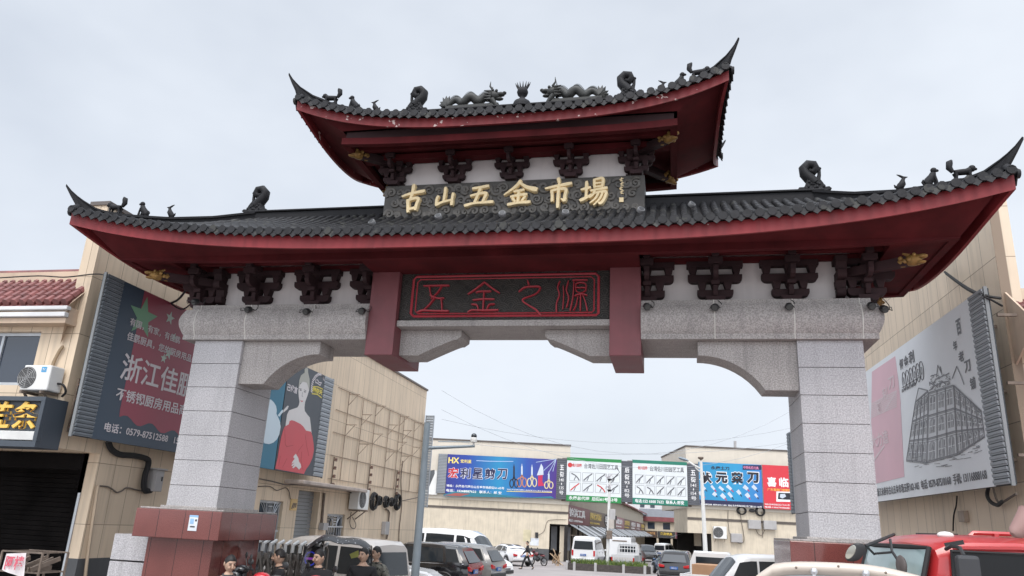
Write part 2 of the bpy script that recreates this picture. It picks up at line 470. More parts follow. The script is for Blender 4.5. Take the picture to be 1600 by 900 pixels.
# granite cornice beams with a rolled profile, joints filled white
prof = [(0.0, 5.18), (0.0, 5.262), (-0.012, 5.275)] + [(-0.012 - 0.065 * math.sin(math.pi * t), 5.275 + 0.425 * t) for t in [i / 10 for i in range(1, 10)]] + [(-0.012, 5.70), (0.055, 5.712), (0.055, 5.80)]
def beam_side(s):
    m = MB(); m.cur = 0
    y0, y1 = -0.075, 1.235
    xi, xo = 2.209, A + W + 0.2045
    def ring(off, z):
        return [Vector((s * xi, y0 + off, z)), Vector((s * (xo - off), y0 + off, z)), Vector((s * (xo - off), y1 - off, z)), Vector((s * xi, y1 - off, z))]
    m.loft([ring(o, z) for o, z in prof])
    m.cur = 1
    for px_ in ((1117, 1242, 1349) if s > 0 else (304, 383, 484)):
        x = ony(px_, 515, -0.1).x
        m.tube([(x, y0 + o - 0.002, z) for o, z in prof], 0.008, 4)
    m.build('cornice_beam', [M_GRAN2, M_CAULK], gate, auto=35)
    # quarter-arch corbel under the beam
    xs0, xs1, xe = A, 3.98, 3.04
    arc = []
    r = 1.12
    for i in range(11):
        x = xs1 + (xe - xs1) * i / 10
        arc.append((s * x, 4.96 - r + math.sqrt(max(r * r - (x - xe) ** 2, 0))))
    poly = [(s * xs0, 5.178), (s * xs0, 4.45), ] + [(s * xs1, 4.45)] + arc[1:] + [(s * xe, 5.178)]
    cb = MB(); cb.extr(poly, 'y', 0.06, 0.60)
    cb.build('corbel', M_GRAN2, gate, bevel=0.006)
    # hanging red post
    p = MB(); p.box(*sorted((s * 1.733, s * 2.209)), -0.045, 1.31, 4.932, 6.36)
    p.build('hanging_post', M_RPOST, gate, bevel=0.008)
    xs0, xs1, xe = 1.733, 1.41, 0.80
    arc = []
    for i in range(9):
        t = i / 8
        a_ = t * math.pi / 2 * 0.93
        arc.append((s * (xs1 - (xs1 - xe) * math.sin(a_) / math.sin(math.pi / 2 * 0.93)), 4.99 + 0.24 * (1 - math.cos(a_)) / (1 - math.cos(math.pi / 2 * 0.93)) if False else 4.99 + 0.26 * math.sin(t * math.pi / 2)))
    poly = [(s * xs0, 5.418), (s * xs0, 4.99), (s * xs1, 4.99)] + arc[1:] + [(s * (xe - 0.03), 5.25), (s * (xe - 0.11), 5.31), (s * (xe - 0.11), 5.418)]
    cb = MB(); cb.extr(poly, 'y', 0.26, 0.80)
    cb.build('corbel', M_GRAN2, gate, bevel=0.006)
for s in (-1, 1): beam_side(s)
l = MB(); l.box(-1.731, 1.731, 0.02, 0.975, 5.42, 5.52); l.build('lintel', M_GRAN2, gate, bevel=0.006)

# white wall panels behind the brackets
for s in (-1, 1):
    m = MB(); m.box(*sorted((s * 2.21, s * 5.33)), 0.30, 0.86, 5.80, 6.75); m.build('wall_panel', M_WHT, gate)
m = MB(); m.box(-1.731, 1.731, 0.16, 1.0, 5.521, 6.75); m.cur = 0; m.build('panel_core', M_WAVE, gate)

# bracket set (dougong): stepped arms across the wall plus arms reaching out towards the eave
def arm_poly(hw, z0, h, c, r=0.06):
    pts = [(c - hw, z0 + h), (c - hw, z0 + r * 1.3)]
    for k in range(1, 5): pts.append((c - hw + r * 1.3 * (1 - math.cos(k * math.pi / 8)), z0 + r * 1.3 - r * 1.3 * math.sin(k * math.pi / 8)))
    for k in range(0, 5)[::-1]: pts.append((c + hw - r * 1.3 * (1 - math.cos(k * math.pi / 8)), z0 + r * 1.3 - r * 1.3 * math.sin(k * math.pi / 8)))
    pts += [(c + hw, z0 + h)]
    return pts
def bracket(mb, cx, z0, k, yw, out, half=0):
    """k = scale; half: -1/1 keeps only the arms on that side of the centre"""
    lo = 0.0 if half > 0 else 1.0; hi = 0.0 if half < 0 else 1.0
    def xr_(a): return (cx - a * lo, cx + a * hi) if half == 0 else (cx - (a if half < 0 else 0.06 * k), cx + (a if half > 0 else 0.06 * k))
    y0 = yw - 0.16 * k
    mb.extr([(cx - 0.115 * k, z0), (cx + 0.115 * k, z0), (cx + 0.145 * k, z0 + 0.09 * k), (cx - 0.145 * k, z0 + 0.09 * k)], 'y', yw - 0.24 * k, yw)
    for hw, zz, hh in ((0.255, 0.09, 0.115), (0.385, 0.32, 0.12)):
        mb.extr(arm_poly(hw * k, z0 + zz * k, hh * k, cx, 0.055 * k), 'y', y0, y0 + 0.12 * k)
        zb_ = z0 + (zz + hh) * k
        for dx in (-hw + 0.075, 0, hw - 0.075):
            mb.extr([(cx + (dx - 0.035) * k, zb_), (cx + (dx + 0.035) * k, zb_), (cx + (dx + 0.065) * k, zb_ + 0.118 * k), (cx + (dx - 0.065) * k, zb_ + 0.118 * k)], 'y', y0 - 0.012, y0 + 0.132 * k)
    mb.extr([(cx - 0.40 * k, z0 + 0.556 * k), (cx + 0.40 * k, z0 + 0.556 * k), (cx + 0.40 * k, z0 + 0.64 * k), (cx - 0.40 * k, z0 + 0.64 * k)], 'y', y0 - 0.02, y0 + 0.14 * k)
    # arms that reach out
    def oarm(yo, zz, hh, w=0.07):
        yy = yw - yo
        pl = [(yw, z0 + (zz + hh) * k), (yw, z0 + zz * k), (yy + 0.09 * k, z0 + zz * k), (yy + 0.03 * k, z0 + (zz + 0.03) * k), (yy, z0 + (zz + 0.08) * k), (yy, z0 + (zz + hh) * k)]
        mb.extr(pl, 'x', cx - w * k / 2, cx + w * k / 2)
    oarm(0.42 * out, 0.08, 0.17); oarm(0.85 * out, 0.31, 0.17)
    ya = yw - 0.36 * out - 0.05
    mb.box(cx - 0.06 * k, cx + 0.06 * k, ya - 0.05, ya + 0.05, z0 + 0.25 * k, z0 + 0.31 * k)
    yb = yw - 0.78 * out
    mb.extr(arm_poly(0.10 * k, z0 + 0.50 * k, 0.10 * k, cx, 0.03 * k), 'y', yb - 0.04, yb + 0.04)
    mb.box(cx - 0.05 * k, cx + 0.05 * k, yw - 0.9 * out, yw, z0 + 0.60 * k, z0 + 0.70 * k)
for s in (-1, 1):
    for x in (2.30, 3.33, 4.43, 5.50):
        m = MB(); bracket(m, s * x, 5.802, 1.06, 0.34, 0.62)
        if x > 5:   # the corner set also has arms on the end face and on the diagonal
            for ang in (90,):
                n = MB(); bracket(n, 0, 5.802, 1.06, 0.18, 0.62)
                Mx = Matrix.Translation((s * 5.22, 0.42, 0)) @ Matrix.Rotation(rad(s * ang), 4, 'Z')
                b0 = len(m.v); m.v += [tuple(Mx @ Vector(v)) for v in n.v]; m.f += [tuple(b0 + i for i in f) for f in n.f]; m.mi += n.mi
        m.build('bracket_set', M_BRK, gate, bevel=0.006)
for x in (-2.13, -1.03, 0.0, 1.03, 2.13):
    m = MB(); bracket(m, x, 8.058, 0.80, 0.36, 0.52)
    if abs(x) > 2:
        for ang in (90,):
            n = MB(); bracket(n, 0, 8.058, 0.80, 0.10, 0.52)
            Mx = Matrix.Translation(((2.05) * (1 if x > 0 else -1), 0.46, 0)) @ Matrix.Rotation(rad(ang * (1 if x > 0 else -1)), 4, 'Z')
            b0 = len(m.v); m.v += [tuple(Mx @ Vector(v)) for v in n.v]; m.f += [tuple(b0 + i for i in f) for f in n.f]; m.mi += n.mi
    m.build('bracket_set', M_BRK, gate, bevel=0.005)
# purlins over the brackets
for s in (-1, 1):
    m = MB()
    for y, z in ((0.22, 6.47), (-0.10, 6.49)):
        m.box(*sorted((s * 2.215, s * 5.75)), y - 0.05, y + 0.05, z, z + 0.085)
    m.box(*sorted((s * 5.42, s * 5.52)), -0.1, 1.26, 6.475, 6.555)
    m.build('purlin', M_SOF, gate, bevel=0.006)

# upper storey: sign box, white wall
m = MB(); m.box(-2.2, 2.2, 0.36, 0.80, 8.04, 8.80); m.build('wall_panel', M_WHT, gate)
m = MB(); m.box(-2.265, 2.265, 0.235, 0.95, 7.36, 8.052); m.box(-2.30, 2.30, 0.205, 0.98, 7.30, 7.405)
upsign = m.build('sign_board', M_BRONZE, gate, bevel=0.008)
def spiral(mb, cx, cz, r, turns, a0, w, y, d=1, h=0.018):
    pts = []
    n = int(14 * turns)
    for i in range(n + 1):
        t = i / n; a = a0 + d * t * turns * 2 * math.pi; rr = r * (1 - 0.85 * t)
        pts.append((cx + rr * math.cos(a), cz + rr * math.sin(a), w * (1 - 0.45 * t)))
    M_ = frame((0, y, 0), (1, 0, 0), (0, 0, 1))
    stroke(mb, pts, M_, 1, 1, h, 1.0, straight=True)
sp = MB(); r2 = random.Random(11)
for i in range(26):
    x = -2.14 + 4.28 * i / 25
    for j, zz in enumerate((7.50, 7.70, 7.92)):
        xx = x + (0.08 if j % 2 else 0) + r2.uniform(-0.04, 0.04); z2 = zz + r2.uniform(-0.04, 0.04)
        rr = r2.uniform(0.07, 0.115)
        if abs(xx) > 2.17: continue
        rr = min(rr, z2 - 7.42, 8.035 - z2, 2.25 - abs(xx))
        if rr < 0.035: continue
        spiral(sp, xx, z2, rr, r2.uniform(1.1, 1.7), r2.uniform(0, 6.3), r2.uniform(0.05, 0.075), 0.235, r2.choice((-1, 1)), 0.022 + 0.004 * r2.random())
sp.build('scroll_relief', M_BRONZE2, upsign, auto=50)
GLYPH = {
 'gu': [[(.06,.60,.07),(.40,.70,.085),(.96,.78,.11)], [(.50,1.02,.12),(.47,.72,.10),(.40,.45,.09)], [(.30,.44,.11),(.33,.24,.10),(.35,.0,.10)], [(.30,.42,.07),(.56,.50,.09),(.76,.48,.11),(.70,.28,.10),(.66,.08,.11)], [(.36,.08,.08),(.66,.14,.09)]],
 'shan': [[(.52,1.0,.12),(.50,.62,.11),(.47,.26,.10)], [(.20,.56,.12),(.14,.38,.10),(.16,.14,.13)], [(.14,.12,.12),(.40,.24,.09),(.86,.36,.08)], [(.90,.68,.12),(.87,.44,.11),(.86,.12,.13)]],
 'wu': [[(.26,.86,.09),(.52,.90,.09),(.84,.96,.11)], [(.56,.90,.11),(.46,.52,.10),(.34,.12,.10)], [(.20,.50,.08),(.48,.58,.09),(.78,.60,.11),(.72,.36,.10),(.66,.14,.10)], [(.0,.02,.11),(.34,.12,.08),(.70,.14,.09),(1.04,.16,.12)]],
 'jin': [[(.56,1.04,.10),(.40,.80,.10),(.02,.46,.05)], [(.54,.96,.08),(.78,.76,.11),(1.10,.64,.16)], [(.36,.58,.07),(.68,.64,.09)], [(.26,.36,.08),(.52,.42,.08),(.78,.44,.10)], [(.52,.60,.09),(.50,.10,.09)], [(.32,.28,.09),(.40,.16,.08)], [(.74,.32,.09),(.64,.18,.07)], [(.18,.02,.10),(.50,.08,.08),(.90,.10,.11)]],
 'shi': [[(.50,1.08,.12),(.54,.92,.09)], [(.0,.68,.07),(.40,.76,.09),(1.0,.86,.12)], [(.24,.58,.10),(.27,.38,.09),(.27,.16,.10)], [(.24,.57,.08),(.52,.63,.09),(.80,.62,.11),(.78,.36,.10),(.76,.16,.12),(.64,.22,.05)], [(.53,.84,.09),(.51,.40,.10),(.50,-.12,.10)]],
 'chang': [[(.0,.60,.08),(.34,.68,.10)], [(.20,.92,.10),(.19,.50,.09),(.18,.22,.09)], [(-.02,.14,.12),(.20,.24,.09),(.40,.38,.05)], [(.50,1.0,.09),(.52,.66,.08)], [(.50,.99,.07),(.84,1.04,.10),(.82,.70,.09)], [(.53,.83,.06),(.80,.86,.06)], [(.53,.68,.06),(.82,.71,.07)], [(.38,.52,.08),(.66,.57,.08),(1.0,.62,.10)], [(.52,.50,.08),(.46,.34,.08),(.32,.22,.05)], [(.50,.40,.07),(.74,.45,.08),(.98,.44,.10),(.90,.14,.10),(.76,-.04,.10),(.68,.04,.05)], [(.68,.40,.08),(.56,.18,.08),(.36,.0,.05)], [(.84,.40,.08),(.72,.14,.08),(.50,-.10,.05)]],
}
lt = MB()
for gname, (px0, py0, px1, py1) in {'gu': (628, 290, 665, 332), 'shan': (679, 294, 713, 325), 'wu': (729, 290, 770, 323), 'jin': (788, 284, 834, 322), 'shi': (853, 282, 893, 321), 'chang': (909, 281, 949, 319)}.items():
    a_ = ony(px0, py1, 0.21); b_ = ony(px1, py0, 0.21); c_ = ony((px0 + px1) / 2, (py0 + py1) / 2, 0.21)
    wd = (ony(px1, (py0 + py1) / 2, 0.21).x - ony(px0, (py0 + py1) / 2, 0.21).x); ht = (ony((px0 + px1) / 2, py0, 0.21).z - ony((px0 + px1) / 2, py1, 0.21).z)
    M_ = frame((c_.x - wd / 2, 0.236, c_.z - ht / 2), (1, 0, 0), (0, 0, 1))
    for k, st in enumerate(GLYPH[gname]):
        stroke(lt, st, M_, wd * 0.98, ht * 0.95, 0.085 + 0.002 * k, 1.6)
# signature and seal at the right end
c_ = ony(971, 292, 0.21)
for k, (dx, dz) in enumerate(((0, 0.10), (0.01, 0.02), (-0.005, -0.06), (0.01, -0.13))):
    M_ = frame((c_.x + dx - 0.035, 0.236, c_.z + dz), (1, 0, 0), (0, 0, 1))
    for st in ([(.1,.5,.25),(.9,.8,.2)], [(.5,1,.2),(.4,.1,.25)], [(.2,.2,.2),(.8,.1,.25)]):
        stroke(lt, st, M_, 0.07, 0.07, 0.03 + 0.001 * k, 1.0)
lt.box(c_.x - 0.035, c_.x + 0.035, 0.21, 0.236, c_.z - 0.27, c_.z - 0.19)
lt.build('lettering', M_LETTER, upsign, auto=45)

# lower sign: carved waves, crimson double frame and seal script
m = MB(); m.box(-1.731, 1.731, 0.09, 0.158, 5.522, 6.37); lowsign = m.build('sign_board', M_WAVE, gate)
wv = MB()
sw, shh = 0.30, 0.105
for row in range(9):
    zc = 5.47 + row * shh
    for kx in range(-7, 8):
        xc = kx * sw + (sw / 2 if row % 2 else 0)
        for ring in range(4):
            rr = sw / 2 * (1 - 0.23 * ring) * 0.97
            pts = []
            for i in range(11):
                a_ = math.pi * i / 10
                x, z = xc + rr * math.cos(a_), zc + rr * math.sin(a_) * 0.95
                # the row in front (below, shifted by half) hides the lower ends of each fan
                if rr * math.sin(a_) < 0.0: continue
                hid = any((x - (xc + q * sw / 2)) ** 2 + ((z - (zc - shh)) / 0.95) ** 2 < (sw / 2) ** 2 for q in (-1, 1))
                if not hid and abs(x) < 1.72 and 5.53 < z < 6.345: pts.append((x, z, 0.018))
                elif len(pts) > 1: stroke(wv, pts, frame((0, 0.09, 0), (1, 0, 0), (0, 0, 1)), 1, 1, 0.014, straight=True); pts = []
                else: pts = []
            if len(pts) > 1: stroke(wv, pts, frame((0, 0.09, 0), (1, 0, 0), (0, 0, 1)), 1, 1, 0.014, straight=True)
wv.build('wave_relief', M_WAVE2, lowsign, auto=50)
fr = MB()
for (a0, a1, b0, b1, r_) in ((-1.52, 1.55, 5.60, 6.285, 0.022), (-1.45, 1.48, 5.645, 6.235, 0.012)):
    q = [(a0 + .05, 0.075, b0), (a1 - .03, 0.075, b0), (a1, 0.075, b0 + .03), (a1, 0.075, b1 - .05), (a1 - .05, 0.075, b1), (a0 + .05, 0.075, b1), (a0, 0.075, b1 - .05), (a0, 0.075, b0 + .05), (a0 + .05, 0.075, b0)]
    fr.tube(q, r_, 6)
fr.build('sign_frame', M_SEAL, lowsign, auto=50)
SEAL = {
 'wu': [[(.12,.95,.06),(.95,.95,.06)], [(.30,.93,.05),(.36,.70,.05),(.42,.56,.05)], [(.72,.93,.05),(.60,.72,.05),(.46,.56,.05),(.40,.50,.05)], [(.36,.62,.06),(.60,.52,.06),(.82,.52,.05)], [(.52,.54,.06),(.34,.28,.05),(.16,.10,.05)], [(.74,.50,.05),(.80,.08,.05)], [(.0,.05,.05),(.16,.11,.07),(.5,.09,.06),(1.0,.08,.08)]],
 'jin': [[(.0,.62,.05),(.26,.80,.06),(.50,1.0,.07)], [(.50,1.0,.07),(.76,.80,.06),(1.0,.64,.05)], [(.26,.66,.05),(.36,.70,.06),(.72,.70,.06)], [(.18,.42,.06),(.5,.45,.06),(.84,.44,.06)], [(.51,.70,.06),(.51,.08,.06)], [(.14,.28,.05),(.30,.26,.06),(.36,.12,.05)], [(.86,.28,.05),(.70,.26,.06),(.64,.12,.05)], [(.04,.02,.05),(.16,.09,.06),(.50,.08,.06),(.98,.09,.07)]],
 'zhi': [[(.40,1.05,.06),(.46,.92,.07)], [(.06,.70,.05),(.30,.84,.06),(.60,.86,.06),(.92,.84,.07),(.82,.66,.05),(.56,.56,.05),(.28,.48,.06),(.24,.40,.06),(.50,.26,.06),(.80,.12,.07),(1.0,-.06,.08)]],
 'yuan': [[(.10,.98,.05),(.04,.78,.05),(.10,.55,.05),(.02,.30,.05),(.02,.0,.05)], [(.22,.82,.04),(.24,.50,.04),(.22,.10,.04)], [(.38,.98,.05),(.32,.70,.05),(.40,.45,.05),(.34,.15,.05)], [(.52,1.0,.05),(.98,1.0,.05)], [(.56,.98,.05),(.54,.50,.05),(.46,.06,.05)], [(.62,.88,.04),(.78,.92,.04),(.94,.86,.04),(.92,.66,.04),(.78,.60,.04),(.64,.66,.04),(.62,.86,.04)], [(.64,.76,.04),(.92,.76,.04)], [(.78,.58,.05),(.78,.06,.05)], [(.70,.48,.04),(.64,.20,.04),(.56,.06,.04)], [(.86,.50,.04),(.94,.30,.04),(1.0,.04,.05)], [(.60,.50,.04),(.78,.56,.05),(.98,.52,.04)]],
}
lt = MB()
for gname, (px0, py0, px1, py1) in {'wu': (655, 444, 702, 490), 'jin': (731, 441, 780, 489), 'zhi': (808, 441, 846, 490), 'yuan': (869, 438, 918, 488)}.items():
    c_ = ony((px0 + px1) / 2, (py0 + py1) / 2, 0.06)
    wd = ony(px1, c_ and (py0 + py1) / 2, 0.06).x - ony(px0, (py0 + py1) / 2, 0.06).x; ht = ony((px0 + px1) / 2, py0, 0.06).z - ony((px0 + px1) / 2, py1, 0.06).z
    M_ = frame((c_.x - wd / 2, 0.09, c_.z - ht / 2), (1, 0, 0), (0, 0, 1))
    for k, st in enumerate(SEAL[gname]):
        stroke(lt, st, M_, wd, ht, 0.05 + 0.002 * k, 0.95)
lt.build('lettering', M_SEAL, lowsign, auto=45)

# ------------------------------------------------------------------ roofs
def interp(tab, s):
    for (a, za), (b, zb) in zip(tab, tab[1:]):
        if s <= b: return za + (zb - za) * (s - a) / (b - a)
    return tab[-1][1]
def roof(X, Yf, flare, zmid, lift, pw, zside, fh, xr, hip, xp, yp, zp0, zp1, mf, holes, inner, gold, tile=0.16, rw=0.2):
    """X, Yf = eave corner; zmid = fascia bottom in the middle, +lift at the corner; xr = half length of the ridge;
    hip = height of the hip ridge against the share of the way out; xp, yp, zp = the purlin frame under the eave"""
    Hd = YC - Yf
    hipz = lambda s: interp(hip, s)
    zc = zmid + lift
    def ez_f(t): return zmid + lift * abs(t) ** pw
    def ef(t):   # front eave, t -1..1
        return Vector((X * t, Yf + flare * (1 - abs(t) ** 3), ez_f(t)))
    def es(t, s):   # side eave
        return Vector((s * (X - flare * (1 - abs(t) ** 3)), YC + Hd * t, zside + (zc - zside) * abs(t) ** 2.2))
    loop = []
    N = 40
    fr_ = [ef(-1 + 2 * i / N) for i in range(N + 1)]
    mir = lambda v: Vector((v.x, 2 * YC - v.y, v.z))
    rs_ = [es(-1 + 2 * i / 16, 1) for i in range(17)]
    ls_ = [es(-1 + 2 * i / 16, -1) for i in range(17)]
    loop = fr_[:-1] + rs_[:-1] + [mir(v) for v in fr_[::-1][:-1]] + ls_[::-1][:-1]
    inn = []
    def inset(v, d):
        k = Vector((v.x, v.y, v.z)); kx = (X - d) / X; ky = (Hd - d) / Hd
        return Vector((v.x * kx, YC + (v.y - YC) * ky, v.z))
    # soffit and tile decks as parts; fascia board all round
    f = MB()
    o0 = loop; o1 = [v + Vector((0, 0, fh)) for v in loop]; i0 = [inset(v, 0.05) for v in loop]; i1 = [v + Vector((0, 0, fh)) for v in i0]
    n = len(loop)
    f.loft([o0, o1, i1, i0, o0], True, False)
    f.build('fascia_board', mf, gate, auto=30)
    # soffit from the fascia in to the purlin frame, purlin frame, inner soffit
    def zp(x, y):
        k = max(abs(x) / xp, 0) ** 4 * (1 if abs(abs(y - YC) - (YC - yp)) < 0.05 or True else 0)
        return zp0 + (zp1 - zp0) * k
    pin = []
    for v in loop:
        x = max(-xp, min(xp, v.x)); y = max(yp, min(2 * YC - yp, v.y))
        if abs(v.x) >= X - flare - 0.001 and abs(v.y - YC) < Hd - 0.001: x = math.copysign(xp, v.x)
        else: y = yp if v.y < YC else 2 * YC - yp
        if abs(v.x) > X - 1e-3 and abs(abs(v.y - YC) - Hd) < 1e-3: x = math.copysign(xp, v.x); y = yp if v.y < YC else 2 * YC - yp
        pin.append(Vector((x, y, zp(x, y))))
    so = MB()
    mid = [a_.lerp(b_, 0.5) + Vector((0, 0, 0.03)) for a_, b_ in zip(i0, pin)]
    zs_ = zmid + fh - 0.03
    so.loft([[v + Vector((0, 0, fh - 0.03)) for v in i0], [Vector((v.x, v.y, max(zs_, (a_.z + fh - 0.03) * 0.5 + zs_ * 0.5))) for v, a_ in zip(mid, i0)], [Vector((v.x, v.y, zs_)) for v in pin]], True, False)
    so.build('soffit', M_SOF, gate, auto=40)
    pu = MB()
    pw_ = 0.11
    def pinset(v, d): return Vector((v.x - math.copysign(min(d, abs(v.x)) if abs(abs(v.x) - xp) < 1e-4 else 0, v.x), v.y + (d if v.y < YC else -d) * (1 if abs(abs(v.y - YC) - (YC - yp)) < 1e-4 else 0), v.z))
    q0 = pin; q3 = [pinset(v, pw_) for v in pin]
    pu.loft([q0, [v + Vector((0, 0, 0.12)) for v in q0], [v + Vector((0, 0, 0.12)) for v in q3], q3, q0], True, False)
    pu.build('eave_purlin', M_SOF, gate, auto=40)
    eb_ = MB(); b0 = [pinset(v, 0.05) for v in pin]
    eb_.loft([[v + Vector((0, 0, 0.119)) for v in b0], [Vector((v.x, v.y, zs_ - 0.002)) for v in b0]], True, False)
    eb_.build('eave_shade_board', M_BRK, gate, auto=40)  # filler board; its darker paint stands in for shade above the purlin
    si = MB()
    for (x0, x1, y0, y1, z0, z1) in inner: si.box(x0, x1, y0, y1, z0, z1)
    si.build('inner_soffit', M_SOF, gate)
    # ---- tiles
    def path(e, top, m=9):
        out = []
        d = Vector((top.x - e.x, top.y - e.y, 0)); L = d.length
        for i in range(m + 1):
            v = i / m
            w = v * 0.72 + v * v * 0.28
            out.append(Vector((e.x + (top.x - e.x) * v, e.y + (top.y - e.y) * v, e.z + (top.z - e.z) * w)))
        return out
    def col_f(x, back=False):
        t = x / X; e = ef(t); e = e + Vector((0, -0.07, fh + 0.035))
        if abs(x) <= xr: top = Vector((x, YC, hip[0][1] - 0.16))
        else:
            s = (abs(x) - xr) / (X - xr); top = Vector((x, YC - Hd * s, hipz(s) - 0.14))
        if top.y < e.y + 0.05: top.y = e.y + 0.05
        if top.z < e.z + 0.02: top.z = e.z + 0.02
        if back: e, top = mir(e), mir(top)
        return e, top
    def col_s(y, s):
        t = (y - YC) / Hd; e = es(t, s) + Vector((s * 0.07, 0, fh + 0.035))
        sx = abs(t); top = Vector((s * (xr + (X - xr) * sx), y, hipz(sx) - 0.14))
        if abs(top.x) > abs(e.x) - 0.05: top.x = s * (abs(e.x) - 0.05)
        if top.z < e.z + 0.02: top.z = e.z + 0.02
        return e, top
    ti = MB(); dk = MB(); dr = MB()
    def side_cols(cols, along, outw):
        along = Vector(along); outw = Vector(outw)
        paths = [path(*c) for c in cols]
        dk.loft(paths, False, False)
        for k, p in enumerate(paths):
            m = len(p); rings = []
            # barrel tiles: a half-round run with a lip at every tile
            L = sum((p[i + 1] - p[i]).length for i in range(m - 1)); nt = max(1, int(L / 0.24))
            for j in range(nt):
                for tt, rr in ((j / nt, 0.058), ((j + 0.97) / nt, 0.050)):
                    u = min(tt * (m - 1), m - 1.001); i = int(u); c = p[i].lerp(p[i + 1], u - i)
                    dz = (p[i + 1] - p[i]).normalized(); nrm = along.cross(dz).normalized()
                    if nrm.z < 0: nrm = -nrm
                    rings.append([c + along * rr * math.cos(math.pi * q / 6) + nrm * (rr * math.sin(math.pi * q / 6) + 0.012) for q in range(7)])
            ti.loft(rings, False, False)
            e = p[0]; dz = (p[1] - p[0]).normalized(); nrm = along.cross(dz).normalized()
            if nrm.z < 0: nrm = -nrm
            c = e + nrm * 0.02 - dz * 0.005
            cap = [c + along * 0.062 * math.cos(2 * math.pi * q / 10) + Vector((0, 0, 1)) * 0.062 * math.sin(2 * math.pi * q / 10) for q in range(10)]
            dr.loft([[v + outw * 0.012 for v in cap], [v - outw * 0.03 for v in cap]])
            if k + 1 < len(paths):   # pointed drip tile between two barrels
                e2 = paths[k + 1][0]; mc = (e + e2) / 2; hw = (e2 - e) * 0.46; dn = Vector((0, 0, -1)) + outw * 0.25
                pr = [mc - hw + Vector((0, 0, .012)), mc - hw * 0.92 + dn * 0.035, mc - hw * 0.45 + dn * 0.066, mc + dn * 0.098, mc + hw * 0.45 + dn * 0.066, mc + hw * 0.92 + dn * 0.035, mc + hw + Vector((0, 0, .012))]
                dr.loft([[v + outw * 0.004 for v in pr], [v - outw * 0.016 for v in pr]])
    nx = int(2 * X / tile); xsx = [-X + 0.05 + (2 * X - 0.1) * i / nx for i in range(nx + 1)]
    side_cols([col_f(x) for x in xsx], (1, 0, 0), (0, -1, 0))
    side_cols([col_f(x, True) for x in xsx], (1, 0, 0), (0, 1, 0))
    ny = int(2 * Hd / tile); ysy = [YC - Hd + 0.05 + (2 * Hd - 0.1) * i / ny for i in range(ny + 1)]
    for s in (-1, 1): side_cols([col_s(y, s) for y in ysy], (0, 1, 0), (s, 0, 0))
    tl = ti.build('roof_tiles', M_TILE, gate, auto=50)
    dk.build('tile_bed', M_TILE, tl, smooth=True)
    dr.build('eave_tiles', M_TILE, tl, auto=40)
    # ---- ridge and hips
    rg = MB()
    zr = hip[0][1]
    rg.box(-xr - 0.1, xr + 0.1, YC - rw * 0.42, YC + rw * 0.42, zr - 0.3, zr - 0.035)
    rg.box(-xr - 0.12, xr + 0.12, YC - rw * 0.6, YC + rw * 0.6, zr - 0.035, zr)
    rg.build('ridge', M_RIDGE, gate, bevel=0.01)
    for sx in (-1, 1):
        for sy in (-1, 1):
            h = MB(); base = Vector((sx * xr, YC, 0)); end = Vector((sx * X, YC + sy * Hd, 0)); dirv = (end - base)
            side = Vector((-dirv.y, dirv.x, 0)).normalized()
            smax = hip[-1][0]; rings = []; rc = []
            for i in range(33):
                s = smax * i / 32; c = base + dirv * s; z = hipz(s)
                k = 1.0 if s < 0.8 else max(0.16, 1 - (s - 0.8) / (smax - 0.8) * 0.88)
                w = rw * 0.42 * k; hh = (0.26 if s < 0.72 else 0.26 + 0.03 * math.sin(min(1, (s - 0.72) / 0.2) * math.pi / 2)) * (1 if s < 0.9 else max(0.10, 1 - (s - 0.9) / (smax - 0.9) * 0.92))
                hh = max(hh, 0.03)
                rings.append([c + side * w + Vector((0, 0, z - hh)), c + side * w + Vector((0, 0, z - 0.04 * k)), c + side * w * 1.35 + Vector((0, 0, z - 0.04 * k)), c + side * w * 1.35 + Vector((0, 0, z)), c - side * w * 1.35 + Vector((0, 0, z)), c - side * w * 1.35 + Vector((0, 0, z - 0.04 * k)), c - side * w + Vector((0, 0, z - 0.04 * k)), c - side * w + Vector((0, 0, z - hh))])
            h.loft(rings)
            # scrolled leaf under the horn
            for q in range(4):
                s0 = smax - 0.24 + q * 0.045
                pts = [tuple(base + dirv * (s0 + 0.055 * t) + Vector((0, 0, hipz(s0 + 0.055 * t) - 0.13 + 0.09 * t + 0.03 * math.sin(t * 3.1)))) for t in (0, .33, .66, 1)]
                h.tube(pts, [0.05, 0.045, 0.035, 0.012], 6)
            h.build('hip_ridge', M_RIDGE, gate, auto=40)
            # hip rafter with a gilded dragon head
            c0 = Vector((sx * (xp - 1.25), YC + sy * (YC - yp) * 0.28, 0)); gx, gy, gzv = gold
            g = Vector((sx * gx, YC + sy * (YC - gy), gzv)); st = Vector((sx * (gx - 0.75), g.y - sy * 0.72 * (1 if True else 0), gzv + 0.05))
            st.y = g.y - sy * 0.72
            rf = MB(); rf.bar(st, g, 0.12, 0.14)
            rfo = rf.build('hip_rafter', M_BRK, gate, bevel=0.008)
            hd = MB(); d = (g - st).normalized(); sd = d.cross(Vector((0, 0, 1))).normalized(); R_ = Matrix((d, sd, Vector((0, 0, 1)))).transposed()
            def P_(a, b, c): return g + R_ @ Vector((a, b, c))
            hd.ell(P_(0.07, 0, 0.0), (0.13, 0.085, 0.085), 10, 7, R_)
            hd.ell(P_(0.19, 0, 0.03), (0.09, 0.06, 0.035), 8, 5, R_); hd.ell(P_(0.17, 0, -0.05), (0.08, 0.05, 0.025), 8, 5, R_)
            for q in (-1, 1):
                hd.ell(P_(0.12, q * 0.055, 0.06), 0.028, 6, 5)
                hd.tube([P_(0.05, q * 0.05, 0.06), P_(-0.03, q * 0.075, 0.10)], [0.03, 0.012], 5)
